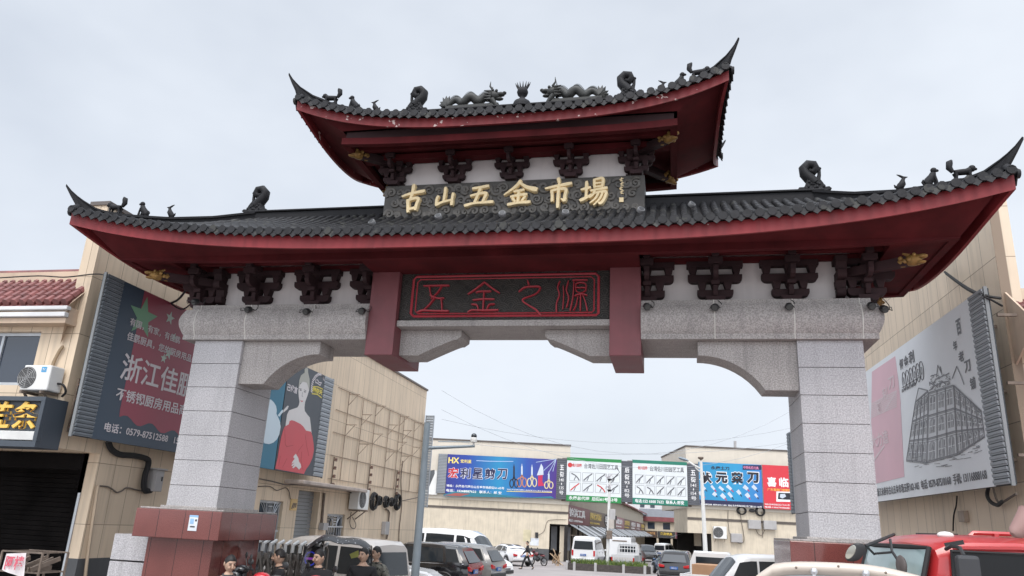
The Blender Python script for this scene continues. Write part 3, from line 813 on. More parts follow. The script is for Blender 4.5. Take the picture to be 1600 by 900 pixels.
            for q in range(6): hd.ell(P_(-0.06 + 0.03 * q, 0.085 * (-1) ** q, 0.03 * math.cos(q * 2)), (0.035, 0.025, 0.035), 6, 5)
            hd.ell(P_(-0.08, 0, 0.0), (0.09, 0.075, 0.078), 8, 6, R_)
            hd.build('dragon_head', M_GOLD, rfo, auto=60)
    return hipz, Hd
LOWHIP = [(0, 7.79), (.26, 7.476), (.5, 7.256), (.68, 7.145), (.80, 7.085), (.89, 7.105), (.975, 7.215), (1.02, 7.30), (1.06, 7.41)]
UPHIP = [(0, 9.71), (.3, 9.48), (.54, 9.365), (.72, 9.315), (.89, 9.36), (1.0, 9.46), (1.06, 9.56), (1.10, 9.665)]
low_in = [(-2.2, 2.2, -0.68, 0.16, 6.335, 6.40), (-2.2, 2.2, 1.0, 1.84, 6.335, 6.40),
          (-5.85, -2.2, -0.70, 1.86, 6.74, 6.78), (2.2, 5.85, -0.70, 1.86, 6.74, 6.78), (-2.2, 2.2, 0.16, 1.0, 6.70, 6.78)]
for s in (-1, 1):
    low_in += [(*sorted((s * 5.70, s * 6.42)), -0.70, 1.86, 6.43, 6.47), (*sorted((s * 5.70, s * 5.74)), -0.70, 1.86, 6.47, 6.75), (*sorted((s * 2.2, s * 5.74)), -0.70, -0.66, 6.40, 6.75), (*sorted((s * 2.2, s * 5.74)), 1.82, 1.86, 6.40, 6.75)]
lhz, lHd = roof(6.93, -1.546, 0.16, 6.255, 0.495, 3.4, 6.46, 0.20, 4.96, LOWHIP, 6.5, -0.776, 6.31, 6.40, M_FASC, None, low_in, (5.93, -0.40, 6.22))
up_in = [(-2.70, 2.70, -0.50, 1.66, 8.66, 8.70), (-2.75, 2.75, 0.10, 0.30, 8.50, 8.60), (-2.75, 2.75, -0.22, -0.12, 8.53, 8.60)]
uhz, uHd = roof(3.574, -0.88, 0.10, 8.58, 0.45, 3.2, 8.74, 0.165, 2.0, UPHIP, 2.80, -0.60, 8.42, 8.47, M_FASC2, None, up_in, (2.62, -0.12, 8.49), rw=0.17)
# ------------------------------------------------------------------ figures on the ridges (parts of the gate)
def curl_ornament(c, k, s):
    """scaly dragon-fish finial: curled tail towards the middle, fin outside (s = outward direction)"""
    m = MB(); c = Vector(c)
    def P_(a, z, y=0): return c + Vector((s * a * k, y * k, z * k))
    m.extr([(c.x + s * a * k, c.z + z * k) for a, z in ((-.30, 0), (-.36, .07), (-.44, .10), (-.40, .16), (-.28, .16), (-.22, .24), (-.20, .34), (-.16, .42), (.10, .44), (.16, .36), (.22, .26), (.26, .15), (.36, .16), (.42, .10), (.32, .06), (.26, 0))], 'y', c.y - 0.13 * k, c.y + 0.13 * k)
    m.tube([P_(.02, .30), P_(-.10, .45), P_(-.22, .60), P_(-.24, .76), P_(-.12, .88), P_(.03, .86), P_(.08, .74), P_(0, .64), P_(-.09, .68), P_(-.08, .76)], [.19 * k, .19 * k, .17 * k, .16 * k, .16 * k, .15 * k, .14 * k, .13 * k, .10 * k, .05 * k], 9, flat=0.8)
    m.tube([P_(.10, .36), P_(.15, .55), P_(.16, .72)], [.07 * k, .05 * k, .045 * k], 7)
    m.ell(P_(.16, .75), (.065 * k, .06 * k, .045 * k), 8, 5)
    for q in range(9):   # scales and ruffs
        a, z = (-.22 + .055 * q), .10 + .05 * math.sin(q * 1.7)
        for y in (-.13, .13): m.ell(P_(a, z + .03, y), (.05 * k, .03 * k, .055 * k), 6, 5)
    for q in range(6):
        for y in (-.13, .13): m.ell(P_(-.13 + .05 * q, .27 + .04 * math.cos(q * 2), y), (.045 * k, .03 * k, .045 * k), 6, 5)
    m.build('ridge_finial', M_RIDGE, gate, auto=60)
for s in (-1, 1):
    curl_ornament((s * 4.955, YC, 7.74), 0.60, s)
    curl_ornament((s * 1.985, YC, 9.67), 0.60, s)

def beast(kind, c, s, k=0.2):
    """small seated or standing roof guardian facing outwards (s)"""
    m = MB(); c = Vector(c)
    def P_(a, z, y=0): return c + Vector((s * a * k, y * k, z * k))
    m.box(*sorted((c.x - 0.42 * k, c.x + 0.42 * k)), c.y - .16 * k, c.y + .16 * k, c.z - 0.02, c.z + .10 * k)
    if kind == 0:      # bird with long ears / crest
        m.tube([P_(-.28, .16), P_(-.12, .32), P_(.02, .52), P_(.06, .74), P_(.12, .86)], [.13 * k, .22 * k, .20 * k, .11 * k, .10 * k], 8)
        m.tube([P_(.12, .88), P_(.34, .92)], [.09 * k, .02 * k], 6)
        m.tube([P_(.08, .90), P_(-.10, 1.02), P_(-.26, 1.10)], [.08 * k, .06 * k, .02 * k], 6)
        m.tube([P_(-.20, .22), P_(-.40, .30), P_(-.46, .44)], [.10 * k, .08 * k, .02 * k], 6)
    elif kind == 1:    # seated lion
        m.tube([P_(-.26, .18), P_(-.14, .34), P_(.06, .62), P_(.12, .80)], [.20 * k, .24 * k, .19 * k, .15 * k], 8)
        m.ell(P_(.16, .96), (.17 * k, .15 * k, .16 * k), 8, 6); m.ell(P_(.32, .94), (.10 * k, .08 * k, .08 * k), 7, 5)
        for y in (-.12, .12):
            m.tube([P_(.12, .60, y), P_(.20, .34, y), P_(.22, .10, y)], [.09 * k, .065 * k, .08 * k], 6)
            m.ell(P_(-.20, .20, y), (.20 * k, .09 * k, .14 * k), 7, 5)
        m.tube([P_(-.36, .14), P_(-.46, .30), P_(-.40, .44)], [.08 * k, .07 * k, .03 * k], 6)
    else:              # standing lion with a raised bushy tail
        m.tube([P_(-.34, .46), P_(-.1, .48), P_(.2, .50), P_(.34, .58)], [.15 * k, .16 * k, .17 * k, .16 * k], 8)
        m.ell(P_(.44, .66), (.17 * k, .15 * k, .17 * k), 8, 6); m.ell(P_(.58, .62), (.09 * k, .08 * k, .07 * k), 7, 5)
        for a in (-.34, .26):
            for y in (-.11, .11): m.tube([P_(a, .46, y), P_(a + .04, .28, y), P_(a, .08, y)], [.09 * k, .06 * k, .07 * k], 6)
        m.tube([P_(-.42, .50), P_(-.56, .74), P_(-.52, 1.0), P_(-.40, 1.14)], [.09 * k, .15 * k, .16 * k, .05 * k], 7)
    m.build('ridge_beast', M_RIDGE, gate, auto=60)
for sx in (-1, 1):
    for sy in (-1, 1):
        for kind, s in enumerate((.50, .645, .79)):
            x = 4.96 + (6.93 - 4.96) * s; y = YC + sy * lHd * s
            beast(kind, (sx * x, y, lhz(s)), sx, (0.24, 0.26, 0.28)[kind])
        for kind, s in enumerate((.36, .545, .735)):
            x = 2.0 + (3.574 - 2.0) * s; y = YC + sy * uHd * s
            beast(kind, (sx * x, y, uhz(s)), sx, (0.23, 0.26, 0.28)[kind])

def dragon(x0, x1, z, s):
    """ridge dragon, arched body, head towards the pearl; x0 = tail, x1 = head"""
    m = MB(); L = abs(x1 - x0); d = 1 if x1 > x0 else -1
    pts, rs = [], []
    for i in range(41):
        t = i / 40
        zz = z + 0.09 + 0.115 * abs(math.sin(t * 2.75 * math.pi)) + 0.05 * t
        pts.append((x0 + d * L * (0.08 + 0.72 * t), YC + 0.02 * math.sin(t * 9), zz)); rs.append(0.05 + 0.035 * math.sin(min(1, t * 1.2) * math.pi * 0.6))
    m.tube(pts, rs, 8)
    for i in range(2, 40):
        p = Vector(pts[i]); m.tube([p + Vector((0, 0, rs[i] * .7)), p + Vector((-d * .025, 0, rs[i] + .05))], [0.02, 0.003], 4)
    h = Vector((x0 + d * L * 0.86, YC, z + 0.24))
    m.ell(h, (.12, .09, .10), 10, 7); m.ell(h + Vector((d * .13, 0, .02)), (.09, .065, .045), 8, 6); m.ell(h + Vector((d * .11, 0, -.075)), (.08, .05, .03), 8, 5)
    m.ell(h + Vector((d * .20, 0, .045)), (.04, .05, .03), 7, 5)
    for y in (-.06, .06):
        m.ell(h + Vector((d * .06, y, .07)), .03, 6, 5)
        m.tube([h + Vector((0, y, .08)), h + Vector((-d * .06, y * 1.3, .16)), h + Vector((-d * .05, y * 1.5, .25))], [.025, .018, .004], 5)
        for q in range(4): m.tube([h + Vector((-d * .04, y * 1.2, .05 - .05 * q)), h + Vector((-d * .17, y * 1.6, .07 - .06 * q))], [.035, .004], 5)
        m.tube([h + Vector((-d * .02, y, -.1)), h + Vector((d * .05, y, -.2)), h + Vector((d * .09, y, -.26))], [.05, .04, .03], 6)
    tl = Vector((x0 + d * L * 0.08, YC, z + 0.10))
    for q, (a, b) in enumerate(((-.16, .02), (-.15, .10), (-.10, .18), (-.04, .22), (.03, .20), (-.12, -.04))):
        m.tube([tl, tl + Vector((d * a * .6, 0, b * .5)), tl + Vector((d * a, .02 * (q % 2), b))], [.06, .045, .004], 5)
    m.box(min(x0, x1) + .08, max(x0, x1) - .05, YC - .07, YC + .07, z - .1, z + .055)
    m.build('ridge_dragon', pmat('weathered ceramic', (0.026, 0.027, 0.025), rough=0.6, var=0.35, vscale=9), gate, auto=60)
zq = 9.72
dragon(ony(692, 160, YC).x, ony(784, 160, YC).x, zq, 1)
dragon(ony(945, 160, YC).x, ony(850, 160, YC).x, zq, -1)
m = MB(); cx = ony(816, 155, YC).x
m.lathe([(.17, zq - .06), (.17, zq), (.15, zq + .06), (.08, zq + .11), (.05, zq + .15), (.05, zq + .18), (.085, zq + .21), (.105, zq + .27), (.085, zq + .34), (.03, zq + .37)], (cx, YC, 0), 14)
for q in range(7):
    a = (q - 3) * 0.42
    m.tube([(cx + .07 * math.sin(a), YC, zq + .33), (cx + .12 * math.sin(a), YC, zq + .41), (cx + .15 * math.sin(a), YC, zq + .46 + .05 * math.cos(a))], [.022, .015, .003], 5)
m.build('flaming_pearl', M_RIDGE, gate, auto=60)

# ------------------------------------------------------------------ small lamps on the gate
def floodlight():
    t = thing('floodlight', '', 'floodlight', (0, 0, 0))
    m = MB(); m.lathe([(.028, -.07), (.05, -.065), (.056, -.02), (.056, .02), (.048, .03)], (0, 0, 0), 12)
    m.M = Matrix.Rotation(rad(0), 4, 'X')
    m.build('lamp_housing', M_BLK, t, auto=40)
    m = MB(); m.lathe([(.046, .028), (.046, .033)], (0, 0, 0), 12); m.build('lens', M_LENS, t)
    m = MB(); m.tube([(-.062, 0, 0), (-.062, 0, .10), (-.03, .05, .13), (.03, .05, .13), (.062, 0, .10), (.062, 0, 0)], 0.006, 5)
    m.build('yoke', M_BLK, t)
    return t
fl_px = [(304, 472, 'outer end of left cornice, below the first bracket'), (387, 484, 'left cornice below the second bracket from the gate end'), (478, 487, 'left cornice below the third bracket from the gate end'), (565, 486, 'left cornice close beside the hanging red post'),
         (1011, 479, 'right cornice close beside the hanging red post'), (1117, 480, 'right cornice below the second bracket from the red post'), (1233, 479, 'right cornice below the third bracket from the red post'), (1362, 478, 'right cornice below the corner bracket'), (1382, 483, 'very end of the right cornice, beyond the corner bracket')]
f0 = floodlight()
for i, (px, py, wh) in enumerate(fl_px):
    p = ony(px, py, -0.20)
    o = f0 if i == 0 else dup(f0)
    o.location = p; o.rotation_euler = (rad(115), 0, rad((i * 37) % 30 - 15)); o['label'] = 'round black floodlight on the ' + wh; o['group'] = 'floodlights along the granite cornice'
    w = MB(); x = p.x
    w.tube(cat_rom([(x + .05, -0.17, p.z + .03), (x + .09, -0.10, p.z + .02), (x + .10, -0.06, p.z + .10), (x + .04, 0.0, 5.81)], 4), 0.006, 4)
    w.build('cable', M_BLK2, None, loc=None)
    o_ = bpy.context.scene.collection.objects[-1] if False else None
for o in [o for o in list(col.objects) if o.name.startswith('cable') and o.parent is None]:
    o['label'] = 'thin black lamp cable looped over the granite cornice edge'; o['category'] = 'cable'; o['group'] = 'lamp cables on the cornice'
def roof_lamp():
    t = thing('roof_lamp', '', 'lamp')
    m = MB(); m.lathe([(.05, 0), (.055, .02), (.055, .05), (.05, .06)], (0, 0, 0), 12); m.build('lamp_housing', pmat('grey lamp housing', (.17, .17, .175), rough=.5), t, auto=40)
    m = MB(); m.lathe([(.04, .058), (.04, .064)], (0, 0, 0), 12); m.build('lens', M_BLK, t)
    return t
r0 = roof_lamp()
for i, (px, py, wh) in enumerate(((583, 350, 'on the tiles at the left foot of the gilded sign board'), (686, 341, 'under the second gilded character'), (785, 337, 'under the fourth gilded character'), (883, 335, 'under the fifth gilded character'), (1000, 331, 'at the right foot of the gilded sign board'), (1079, 322, 'to the right of the gilded sign board, near the ridge'))):
    p = ony(px, py, -1.15)
    p = ony(px, py, -1.30 if i < 5 else -0.4); 
    o = r0 if i == 0 else dup(r0)
    o.location = p; o.rotation_euler = (rad(60), 0, rad(-20 + 12 * i)); o['label'] = 'small silver roof lamp ' + wh; o['group'] = 'small lamps on the lower roof'

# ------------------------------------------------------------------ ground
M_GRD = pmat('worn concrete paving', (0.27, 0.245, 0.235), rough=0.85, var=0.16, vscale=0.35, bump=0.25, bscale=6)
g = MB(); xs_ = [-1500, -60, 60, 1500]; ys_ = [-300, 10, 60, 120, 260, 1500]
g.loft([[(x, y, gz(y)) for x in xs_] for y in ys_], False, False)
struct(g.build('ground', M_GRD))
# ------------------------------------------------------------------ left: shop and its long side wall
M_WALL = pmat('beige wall tile', (0.68, 0.55, 0.405), rough=0.62, var=0.06, vscale=0.8, streak=0.32, grid=('u', 0.42, 1.04, 0.006), joint=(0.27, 0.205, 0.145), bump=0.06)
M_WALLR = pmat('beige wall tile right', (0.70, 0.575, 0.435), rough=0.62, var=0.06, vscale=0.8, streak=0.28, grid=('y', 0.475, 0.84, 0.006), joint=(0.24, 0.18, 0.13), bump=0.06)
M_SKIRT = pmat('dark grey skirting paint', (0.075, 0.078, 0.082), rough=0.7, var=0.2, streak=0.2)
M_RTILE = pmat('weathered maroon roof tile', (0.175, 0.060, 0.055), rough=0.55, var=0.4, vscale=5, bump=0.3)
M_GUT = pmat('white gutter', (0.60, 0.60, 0.60), rough=0.5, var=0.1)
M_ALU = pmat('aluminium frame', (0.48, 0.50, 0.52), rough=0.4, metal=0.5)
M_SLAT = pmat('blue grey slat sheet', (0.145, 0.165, 0.185), rough=0.5, var=0.12, vscale=3)
M_SLATD = pmat('dark slat gap', (0.03, 0.035, 0.04), rough=0.7)
M_SHUT = pmat('dark roller shutter', (0.009, 0.008, 0.008), rough=0.95, spec=0.1, var=0.6)
M_SHUT2 = pmat('grey roller shutter', (0.22, 0.23, 0.235), rough=0.45, var=0.12)
M_BGL = pmat('blue glass window', (0.025, 0.035, 0.055), rough=0.05, var=0.1, spec=0.7)
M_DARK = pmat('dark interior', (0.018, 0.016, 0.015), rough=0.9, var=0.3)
M_STEEL = pmat('rusty steel pipe', (0.15, 0.115, 0.09), rough=0.6, var=0.3, vscale=8)
M_CABLE = pmat('grey cable', (0.12, 0.10, 0.085), rough=0.7)
M_BOXG = pmat('grey meter box', (0.36, 0.35, 0.345), rough=0.5, var=0.12, streak=0.2)
M_ACW = pmat('off white appliance', (0.66, 0.66, 0.64), rough=0.45, var=0.05)
XW = -7.3; YF = -0.42; YE = 18.66; ZT = 7.60; YG = 0.66
lb = thing('shop_building', 'beige tiled two storey shop with maroon tile eave and long side wall, left of gate', 'building', (-7.3, 0.7, 0))
def lpart(mb, name, mat, **k):
    mb.v = [(x + 7.3, y - 0.7, z) for x, y, z in mb.v]; return mb.build(name, mat, k.pop('parent', lb), **k)
# side wall with its openings: door and two windows (px, on the wall plane)
LW = Wall((XW, 0, 0), (0, 1, 0))
def yz(px, py): q = onx(px, py, XW); return q.y, q.z
door_y0, door_y1 = yz(463, 800)[0], yz(497, 800)[0]; door_z = yz(474, 766)[1]
w1 = (yz(404, 800)[0], yz(441, 800)[0], yz(420, 837)[1] - 0.9, yz(410, 781)[1]); w2 = (yz(510, 820)[0], yz(538, 820)[0], yz(523, 834)[1] - 0.3, yz(518, 803)[1])
def wall_with_holes(mb, y0, y1, z0, z1, th, holes):
    ys = sorted({y0, y1} | {h[0] for h in holes} | {h[1] for h in holes})
    for a, b in zip(ys, ys[1:]):
        h = [q for q in holes if q[0] <= a and b <= q[1]]
        if not h: mb.box(XW - th, XW, a, b, z0, z1)
        else:
            h = h[0]
            if h[2] > z0: mb.box(XW - th, XW, a, b, z0, h[2])
            if h[3] < z1: mb.box(XW - th, XW, a, b, h[3], z1)
m = MB(); wall_with_holes(m, YG, YE, -0.3, 3.28, 0.3, [(door_y0, door_y1, -0.3, door_z), w1, w2])
m.box(XW - 0.3, XW, YF, YE, 3.28, ZT)
# front: upper floor with a recessed window, thin parapet end, body behind
wx = ony(62, 530, YF).x; wz0, wz1 = ony(40, 602, YF).z, ony(62, 518, YF).z
m.box(wx, XW - 0.3, YF, YF + 0.25, 3.28, 6.0); m.box(-18, wx, YF, YF + 0.25, 3.28, wz0); m.box(-18, wx, YF, YF + 0.25, wz1, 6.0)
m.box(-18, XW - 0.3, YF + 0.25, YG, 3.28, 3.40)                 # underside of the overhang
ox = ony(138, 718, YG).x
m.box(ox, XW - 0.3, YG, YG + 0.3, -0.3, 3.28)                   # pier beside the shop opening
m.box(XW - 0.3, XW, YE - 0.001 - 0.3, YE - 0.001, 3.0, 3.001)
m.box(-18, XW - 0.3, YE - 0.3, YE, -0.3, 6.3)                   # back
m.box(-18, XW - 0.3, 0.5, YE, 6.0, 6.3)                         # roof slab
m.box(-18, XW - 0.3, YG + 0.3, YE, 3.28, 3.40)
lwall = lpart(m, 'wall', M_WALL)
m = MB(); m.box(XW - 0.36, XW + 0.05, YF - 0.03, YE + 0.03, ZT, ZT + 0.07); lpart(m, 'wall', M_SKIRT, parent=lwall) if False else lpart(m, 'parapet_coping', pmat('dark coping', (0.12, 0.10, 0.09)))
m = MB(); m.box(ox - 0.002, XW + 0.004, YG - 0.004, YG + 0.3, -0.3, 1.52); m.box(XW, XW + 0.004, YG + 0.3, 3.2, -0.3, 1.52); lpart(m, 'skirting', M_SKIRT)
# tiled eave
ze, zt = ony(100, 478, YF - 0.25).z, ony(125, 431, YF + 0.45).z
xe = ony(107, 479, YF - 0.25).x; xe = min(xe, XW - 0.06); xt = xe + 0.03
m = MB()
for k in range(52):
    x = xe - 0.08 - 0.17 * k
    pts = [(x, YF - 0.28, ze + 0.06), (x + 0.03, YF + 0.1, (ze + zt) / 2 + 0.06), (x + 0.07, YF + 0.45, zt + 0.03)]
    for q in range(6):
        t0, t1 = q / 6, (q + 1.1) / 6
        a = Vector(pts[0]).lerp(Vector(pts[2]), t0); b = Vector(pts[0]).lerp(Vector(pts[2]), min(t1, 1))
        m.tube([a, b], [0.072, 0.058], 7)
m.loft([[(-18, YF - 0.26, ze), (xe, YF - 0.26, ze)], [(-18, YF + 0.47, zt), (xt, YF + 0.47, zt)]], False, False)
m.tube([(-18, YF + 0.47, zt + 0.05), (XW - 0.32, YF + 0.47, zt + 0.05)], 0.09, 8)
roofp = lpart(m, 'roof', M_RTILE, auto=50)
m = MB(); m.box(-18, xe + 0.02, YF - 0.30, YF - 0.20, ze - 0.07, ze - 0.005); m.box(-18, xe + 0.02, YF - 0.32, YF - 0.22, ze - 0.20, ze - 0.12)
lpart(m, 'gutter', M_GUT, bevel=0.01)
m = MB(); m.box(-18, xe + 0.01, YF - 0.26, YF + 0.0, ze - 0.30, ze - 0.21); m.box(-18, xe, YF - 0.2, YF + 0.2, ze - 0.21, ze - 0.01)
m.add([(xe + .005, YF - 0.25, ze - 0.30), (XW - 0.302, YF - 0.03, ze - 0.62), (XW - 0.302, YF + 0.47, zt + 0.1), (xt + .06, YF + 0.44, zt + 0.06), (xe + .005, YF - 0.25, ze + 0.02)], [(0, 1, 2, 3, 4)])
m.box(-18, XW - 0.31, YF + 0.2, YF + 0.5, 5.99, zt)
lpart(m, 'eave_soffit', pmat('beige plaster', (0.52, 0.40, 0.30), rough=0.8, var=0.1, streak=0.2))
# upper window
fr_ = MB(); gl = MB()
fr_.box(wx - 0.05, wx - 0.002, YF + 0.08, YF + 0.16, wz0 + .002, wz1 - .002); fr_.box(-18, wx - 0.05, YF + 0.08, YF + 0.16, wz1 - 0.06, wz1 - .002); fr_.box(-18, wx - 0.05, YF + 0.08, YF + 0.16, wz0 + .002, wz0 + 0.06)
for k in range(6):
    x = wx - 0.86 - 0.85 * k; fr_.box(x, x + 0.05, YF + 0.08, YF + 0.15, wz0 + 0.06, wz1 - 0.06)
gl.box(-18, wx - 0.05, YF + 0.11, YF + 0.12, wz0 + 0.06, wz1 - 0.06)
wf = lpart(fr_, 'window', M_ALU); lpart(gl, 'pane', M_BGL, parent=wf)
# shop opening: dark room behind a half lowered shutter
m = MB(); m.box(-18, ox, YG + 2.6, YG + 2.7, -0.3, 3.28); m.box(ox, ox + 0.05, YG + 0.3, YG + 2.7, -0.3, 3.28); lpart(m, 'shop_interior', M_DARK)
m = MB()
for k in range(26): m.box(-18, ox - 0.25, YG + 1.30, YG + 1.33 + 0.012 * (k % 2), 0.9 + 0.09 * k, 0.98 + 0.09 * k)
m.box(-18, ox, YG + 0.05, YG + 0.42, 3.0, 3.27)
lpart(m, 'roller_shutter', M_SHUT)
m = MB(); m.box(ox - 0.05, ox - 0.003, YG - 0.02, YG + 0.05, -0.2, 2.6); lpart(m, 'shutter_rail', M_ALU)
# door with grey roller shutter, step canopy, windows with flower grilles
m = MB()
for k in range(13):
    z = door_z - 0.10 * (k + 1); m.box(XW - 0.22, XW - 0.20 + 0.012 * (k % 2), door_y0, door_y1, z, z + 0.094)
dp = lpart(m, 'door', M_SHUT2)
m = MB(); m.box(XW - 1.2, XW - 1.1, door_y0 - 0.4, door_y1 + 0.4, -0.3, door_z); m.box(XW - 1.1, XW - 0.3, door_y0 - 0.05, door_y0 - 0.001, -0.3, door_z); m.box(XW - 1.1, XW - 0.3, door_y1 + 0.001, door_y1 + 0.05, -0.3, door_z)
lpart(m, 'door_interior', M_DARK, parent=dp)
for (y0, y1, z0, z1) in (w1, w2):
    f = MB(); g = MB()
    g.box(XW - 0.16, XW - 0.15, y0, y1, z0, z1)
    for a, b, c, d in ((y0 + .002, y0 + .06, z0 + .002, z1 - .002), (y1 - .06, y1 - .002, z0 + .002, z1 - .002), (y0 + .06, y1 - .06, z0 + .002, z0 + .06), (y0 + .06, y1 - .06, z1 - .06, z1 - .002)): f.box(XW - 0.14, XW - 0.08, a, b, c, d)
    zm = z1 - (z1 - z0) * 0.42; yc_ = (y0 + y1) / 2
    f.box(XW - 0.05, XW - 0.02, y0 + .06, y1 - .06, zm - 0.02, zm + 0.02)
    f.tube([(XW - .035, yc_, z0 + .06), (XW - .035, yc_, zm)], 0.012, 4)
    for s in (-1, 1):
        for k in range(3):
            a = yc_ + s * (0.10 + 0.02 * k); e = yc_ + s * (y1 - y0) * (0.20 + 0.13 * k)
            f.tube(cat_rom([(XW - .035, a, zm), (XW - .035, a + s * .04, zm + (z1 - zm) * .4), (XW - .035, (a + e) / 2, zm + (z1 - zm) * .75), (XW - .035, e, z1 - .03)], 3), 0.011, 4)
            f.tube([(XW - .035, yc_ + s * (y1 - y0) * (0.15 + .11 * k), z0 + .06), (XW - .035, yc_ + s * (y1 - y0) * (0.15 + .11 * k), zm)], 0.009, 4)
    for k in range(4): f.box(XW - .04, XW - .03, yc_ - .11, yc_ + .11, zm + (z1 - zm) * (.2 + .2 * k), zm + (z1 - zm) * (.2 + .2 * k) + .018)
    wo = lpart(f, 'window', M_ALU); lpart(g, 'pane', M_BGL, parent=wo)
c0, c1 = yz(440, 757)[0], yz(545, 770)[0]
m = MB(); m.box(XW, XW + 0.55, door_y0 - 0.9, door_y1 + 2.2, door_z + 0.12, door_z + 0.22)
lpart(m, 'door_canopy', pmat('stained plaster canopy', (0.42, 0.36, 0.32), rough=0.8, var=0.25, streak=0.4), bevel=0.02)

# low granite wall joining gate and shop
m = MB(); x0 = ony(174, 862, 0.15).x
for k in range(5): m.box(x0, -5.60, 0.15, 0.75, -0.1 + 0.42 * k + 0.004, 0.30 + 0.42 * k)
lgw = m.build('block_wall', M_GRAN, bevel=0.006); tag(lgw, 'low wall of light grey granite blocks between red plinth and beige shop', 'wall')

# ---- shop sign box
sx1 = ony(72, 620, YF - 0.5).x; sz0, sz1 = ony(65, 699, YF - 0.5).z, ony(72, 620, YF - 0.5).z
t = thing('shop_sign', 'dark slate sign box with yellow characters above the dark shop opening', 'sign', (sx1, YF - 0.5, sz0))
M_SLATE = pmat('dark slate panel', (0.05, 0.062, 0.078), rough=0.5, var=0.1)
def tpart(mb, name, mat, par, t_, **k):
    l = t_.location; mb.v = [(x - l.x, y - l.y, z - l.z) for x, y, z in mb.v]; return mb.build(name, mat, par, **k)
m = MB(); m.box(-18, sx1, YF - 0.42, YF - 0.004, sz0, sz1)
for b in ((-18, sx1, sz1 - 0.07, sz1 + .002), (-18, sx1, sz0 - .002, sz0 + 0.09), (sx1 - 0.07, sx1 + .002, sz0 + .09, sz1 - .07)): m.box(b[0], b[1], YF - 0.50, YF - 0.42, b[2], b[3])
tpart(m, 'sign_box', M_SLATE, t, t, bevel=0.006)
m = MB(); FW_ = Wall((0, YF - 0.425, 0), (1, 0, 0))
M_YEL = pmat('yellow sign letters', (0.80, 0.50, 0.10), rough=0.4, var=0.04)
u0 = FW_.uz(17, 670)[0]; u1 = FW_.uz(60, 667)[0]; z0 = FW_.uz(40, 671)[1]; z1 = FW_.uz(45, 628)[1]; w = u1 - u0
for ch, ua in (('条', u0), ('链', u0 - w * 1.05), ('售', u0 - w * 2.1)):
    if ch != '售': text(m, ch, frame((ua, YF - 0.43, z0), (1, 0, 0), (0, 0, 1)), 1, 0.035, 0.022, width=w, height=z1 - z0)
tpart(m, 'lettering', M_YEL, t, t)
m = MB(); u1 = FW_.uz(54, 690)[0]; m.box(-18, u1, YF - 0.47, YF - 0.425, FW_.uz(40, 688)[1], FW_.uz(40, 674)[1]); tpart(m, 'light_strip', pmat('pale strip', (0.62, 0.62, 0.60)), t, t, bevel=0.01)

# ---- air conditioner by the upper window
def ac_unit(name, label, loc, rz, w=0.82, h=0.56, d=0.30, fan=-0.17, logo=False):
    t = thing(name, label, 'air conditioner', loc, rz)
    m = MB(); m.box(-w / 2, w / 2, -d, 0, 0, h); m.build('casing', M_ACW, t, bevel=0.02)
    m = MB(); m.cyl((fan, -d - 0.006, h * .5), (fan, -d + 0.02, h * .5), h * 0.43, n=24); g = m.build('fan_grille', pmat('fan black', (0.05, 0.05, 0.05), rough=0.5), t)
    m = MB()
    for k in range(5):
        r = h * (0.10 + 0.075 * k); m.tube([(fan + r * math.cos(a * math.pi / 10), -d - 0.012, h * .5 + r * math.sin(a * math.pi / 10)) for a in range(21)], 0.005, 4)
    for k in range(8):
        a = k * math.pi / 4; m.bar((fan, -d - 0.010, h * .5), (fan + h * .42 * math.cos(a), -d - 0.010, h * .5 + h * .42 * math.sin(a)), 0.008, 0.004, up=(0, 1, 0))
    m.build('grille_rings', pmat('grille grey', (0.30, 0.30, 0.30), rough=0.5), g)
    if logo:
        m = MB(); m.cur = 0; m.box(w * .16, w * .34, -d - 0.004, -d, h * .72, h * .93); m.cur = 1
        M_ = frame((w * .18, -d - 0.004, h * .76), (1, 0, 0), (0, 0, 1))
        for st in ([(.1, .5, .12), (.3, .8, .12), (.5, .4, .12), (.8, .75, .12)], [(.1, .2, .08), (.9, .25, .08)]): stroke(m, st, M_, w * .14, h * .14, 0.004)
        m.build('badge', [pmat('badge blue', (0.06, 0.30, 0.55)), M_ACW], t)
    m = MB()
    for s in (-1, 1): m.bar((s * w * .36, .02, -.03), (s * w * .36, -d - .04, -.03), 0.04, 0.04); m.bar((s * w * .36, .04, -.30), (s * w * .36, -d + .05, -.05), 0.03, 0.03)
    m.build('wall_bracket', M_STEEL, t)
    m = MB(); m.tube(cat_rom([(w / 2, -.1, h * .35), (w / 2 + .10, -.08, h * .3), (w / 2 + .13, -.03, h * .05), (w / 2 + .05, 0, -.05)], 4), 0.02, 6); m.build('pipe', M_BLK2, t)
    return t
p = ony(29, 611, YF - 0.34); q = ony(72, 611, YF - 0.34)
ac_unit('air_conditioner', 'white air conditioner with blue badge beside the upper shop window', ((p.x + q.x) / 2, YF - 0.04, p.z + 0.02), 0, w=q.x - p.x, h=ony(35, 572, YF - .34).z - p.z, logo=True)
m = MB(); m.tube(cat_rom([tuple(ony(*p, YF - 0.05)) for p in ((88, 585), (82, 572), (92, 550), (97, 543), (97, 541))], 4), 0.028, 6)
tag(m.build('refrigerant_pipe', pmat('pipe lagging', (0.30, 0.22, 0.14), rough=0.8)), 'tan lagged pipe rising from the white air conditioner on the shop front', 'pipe')
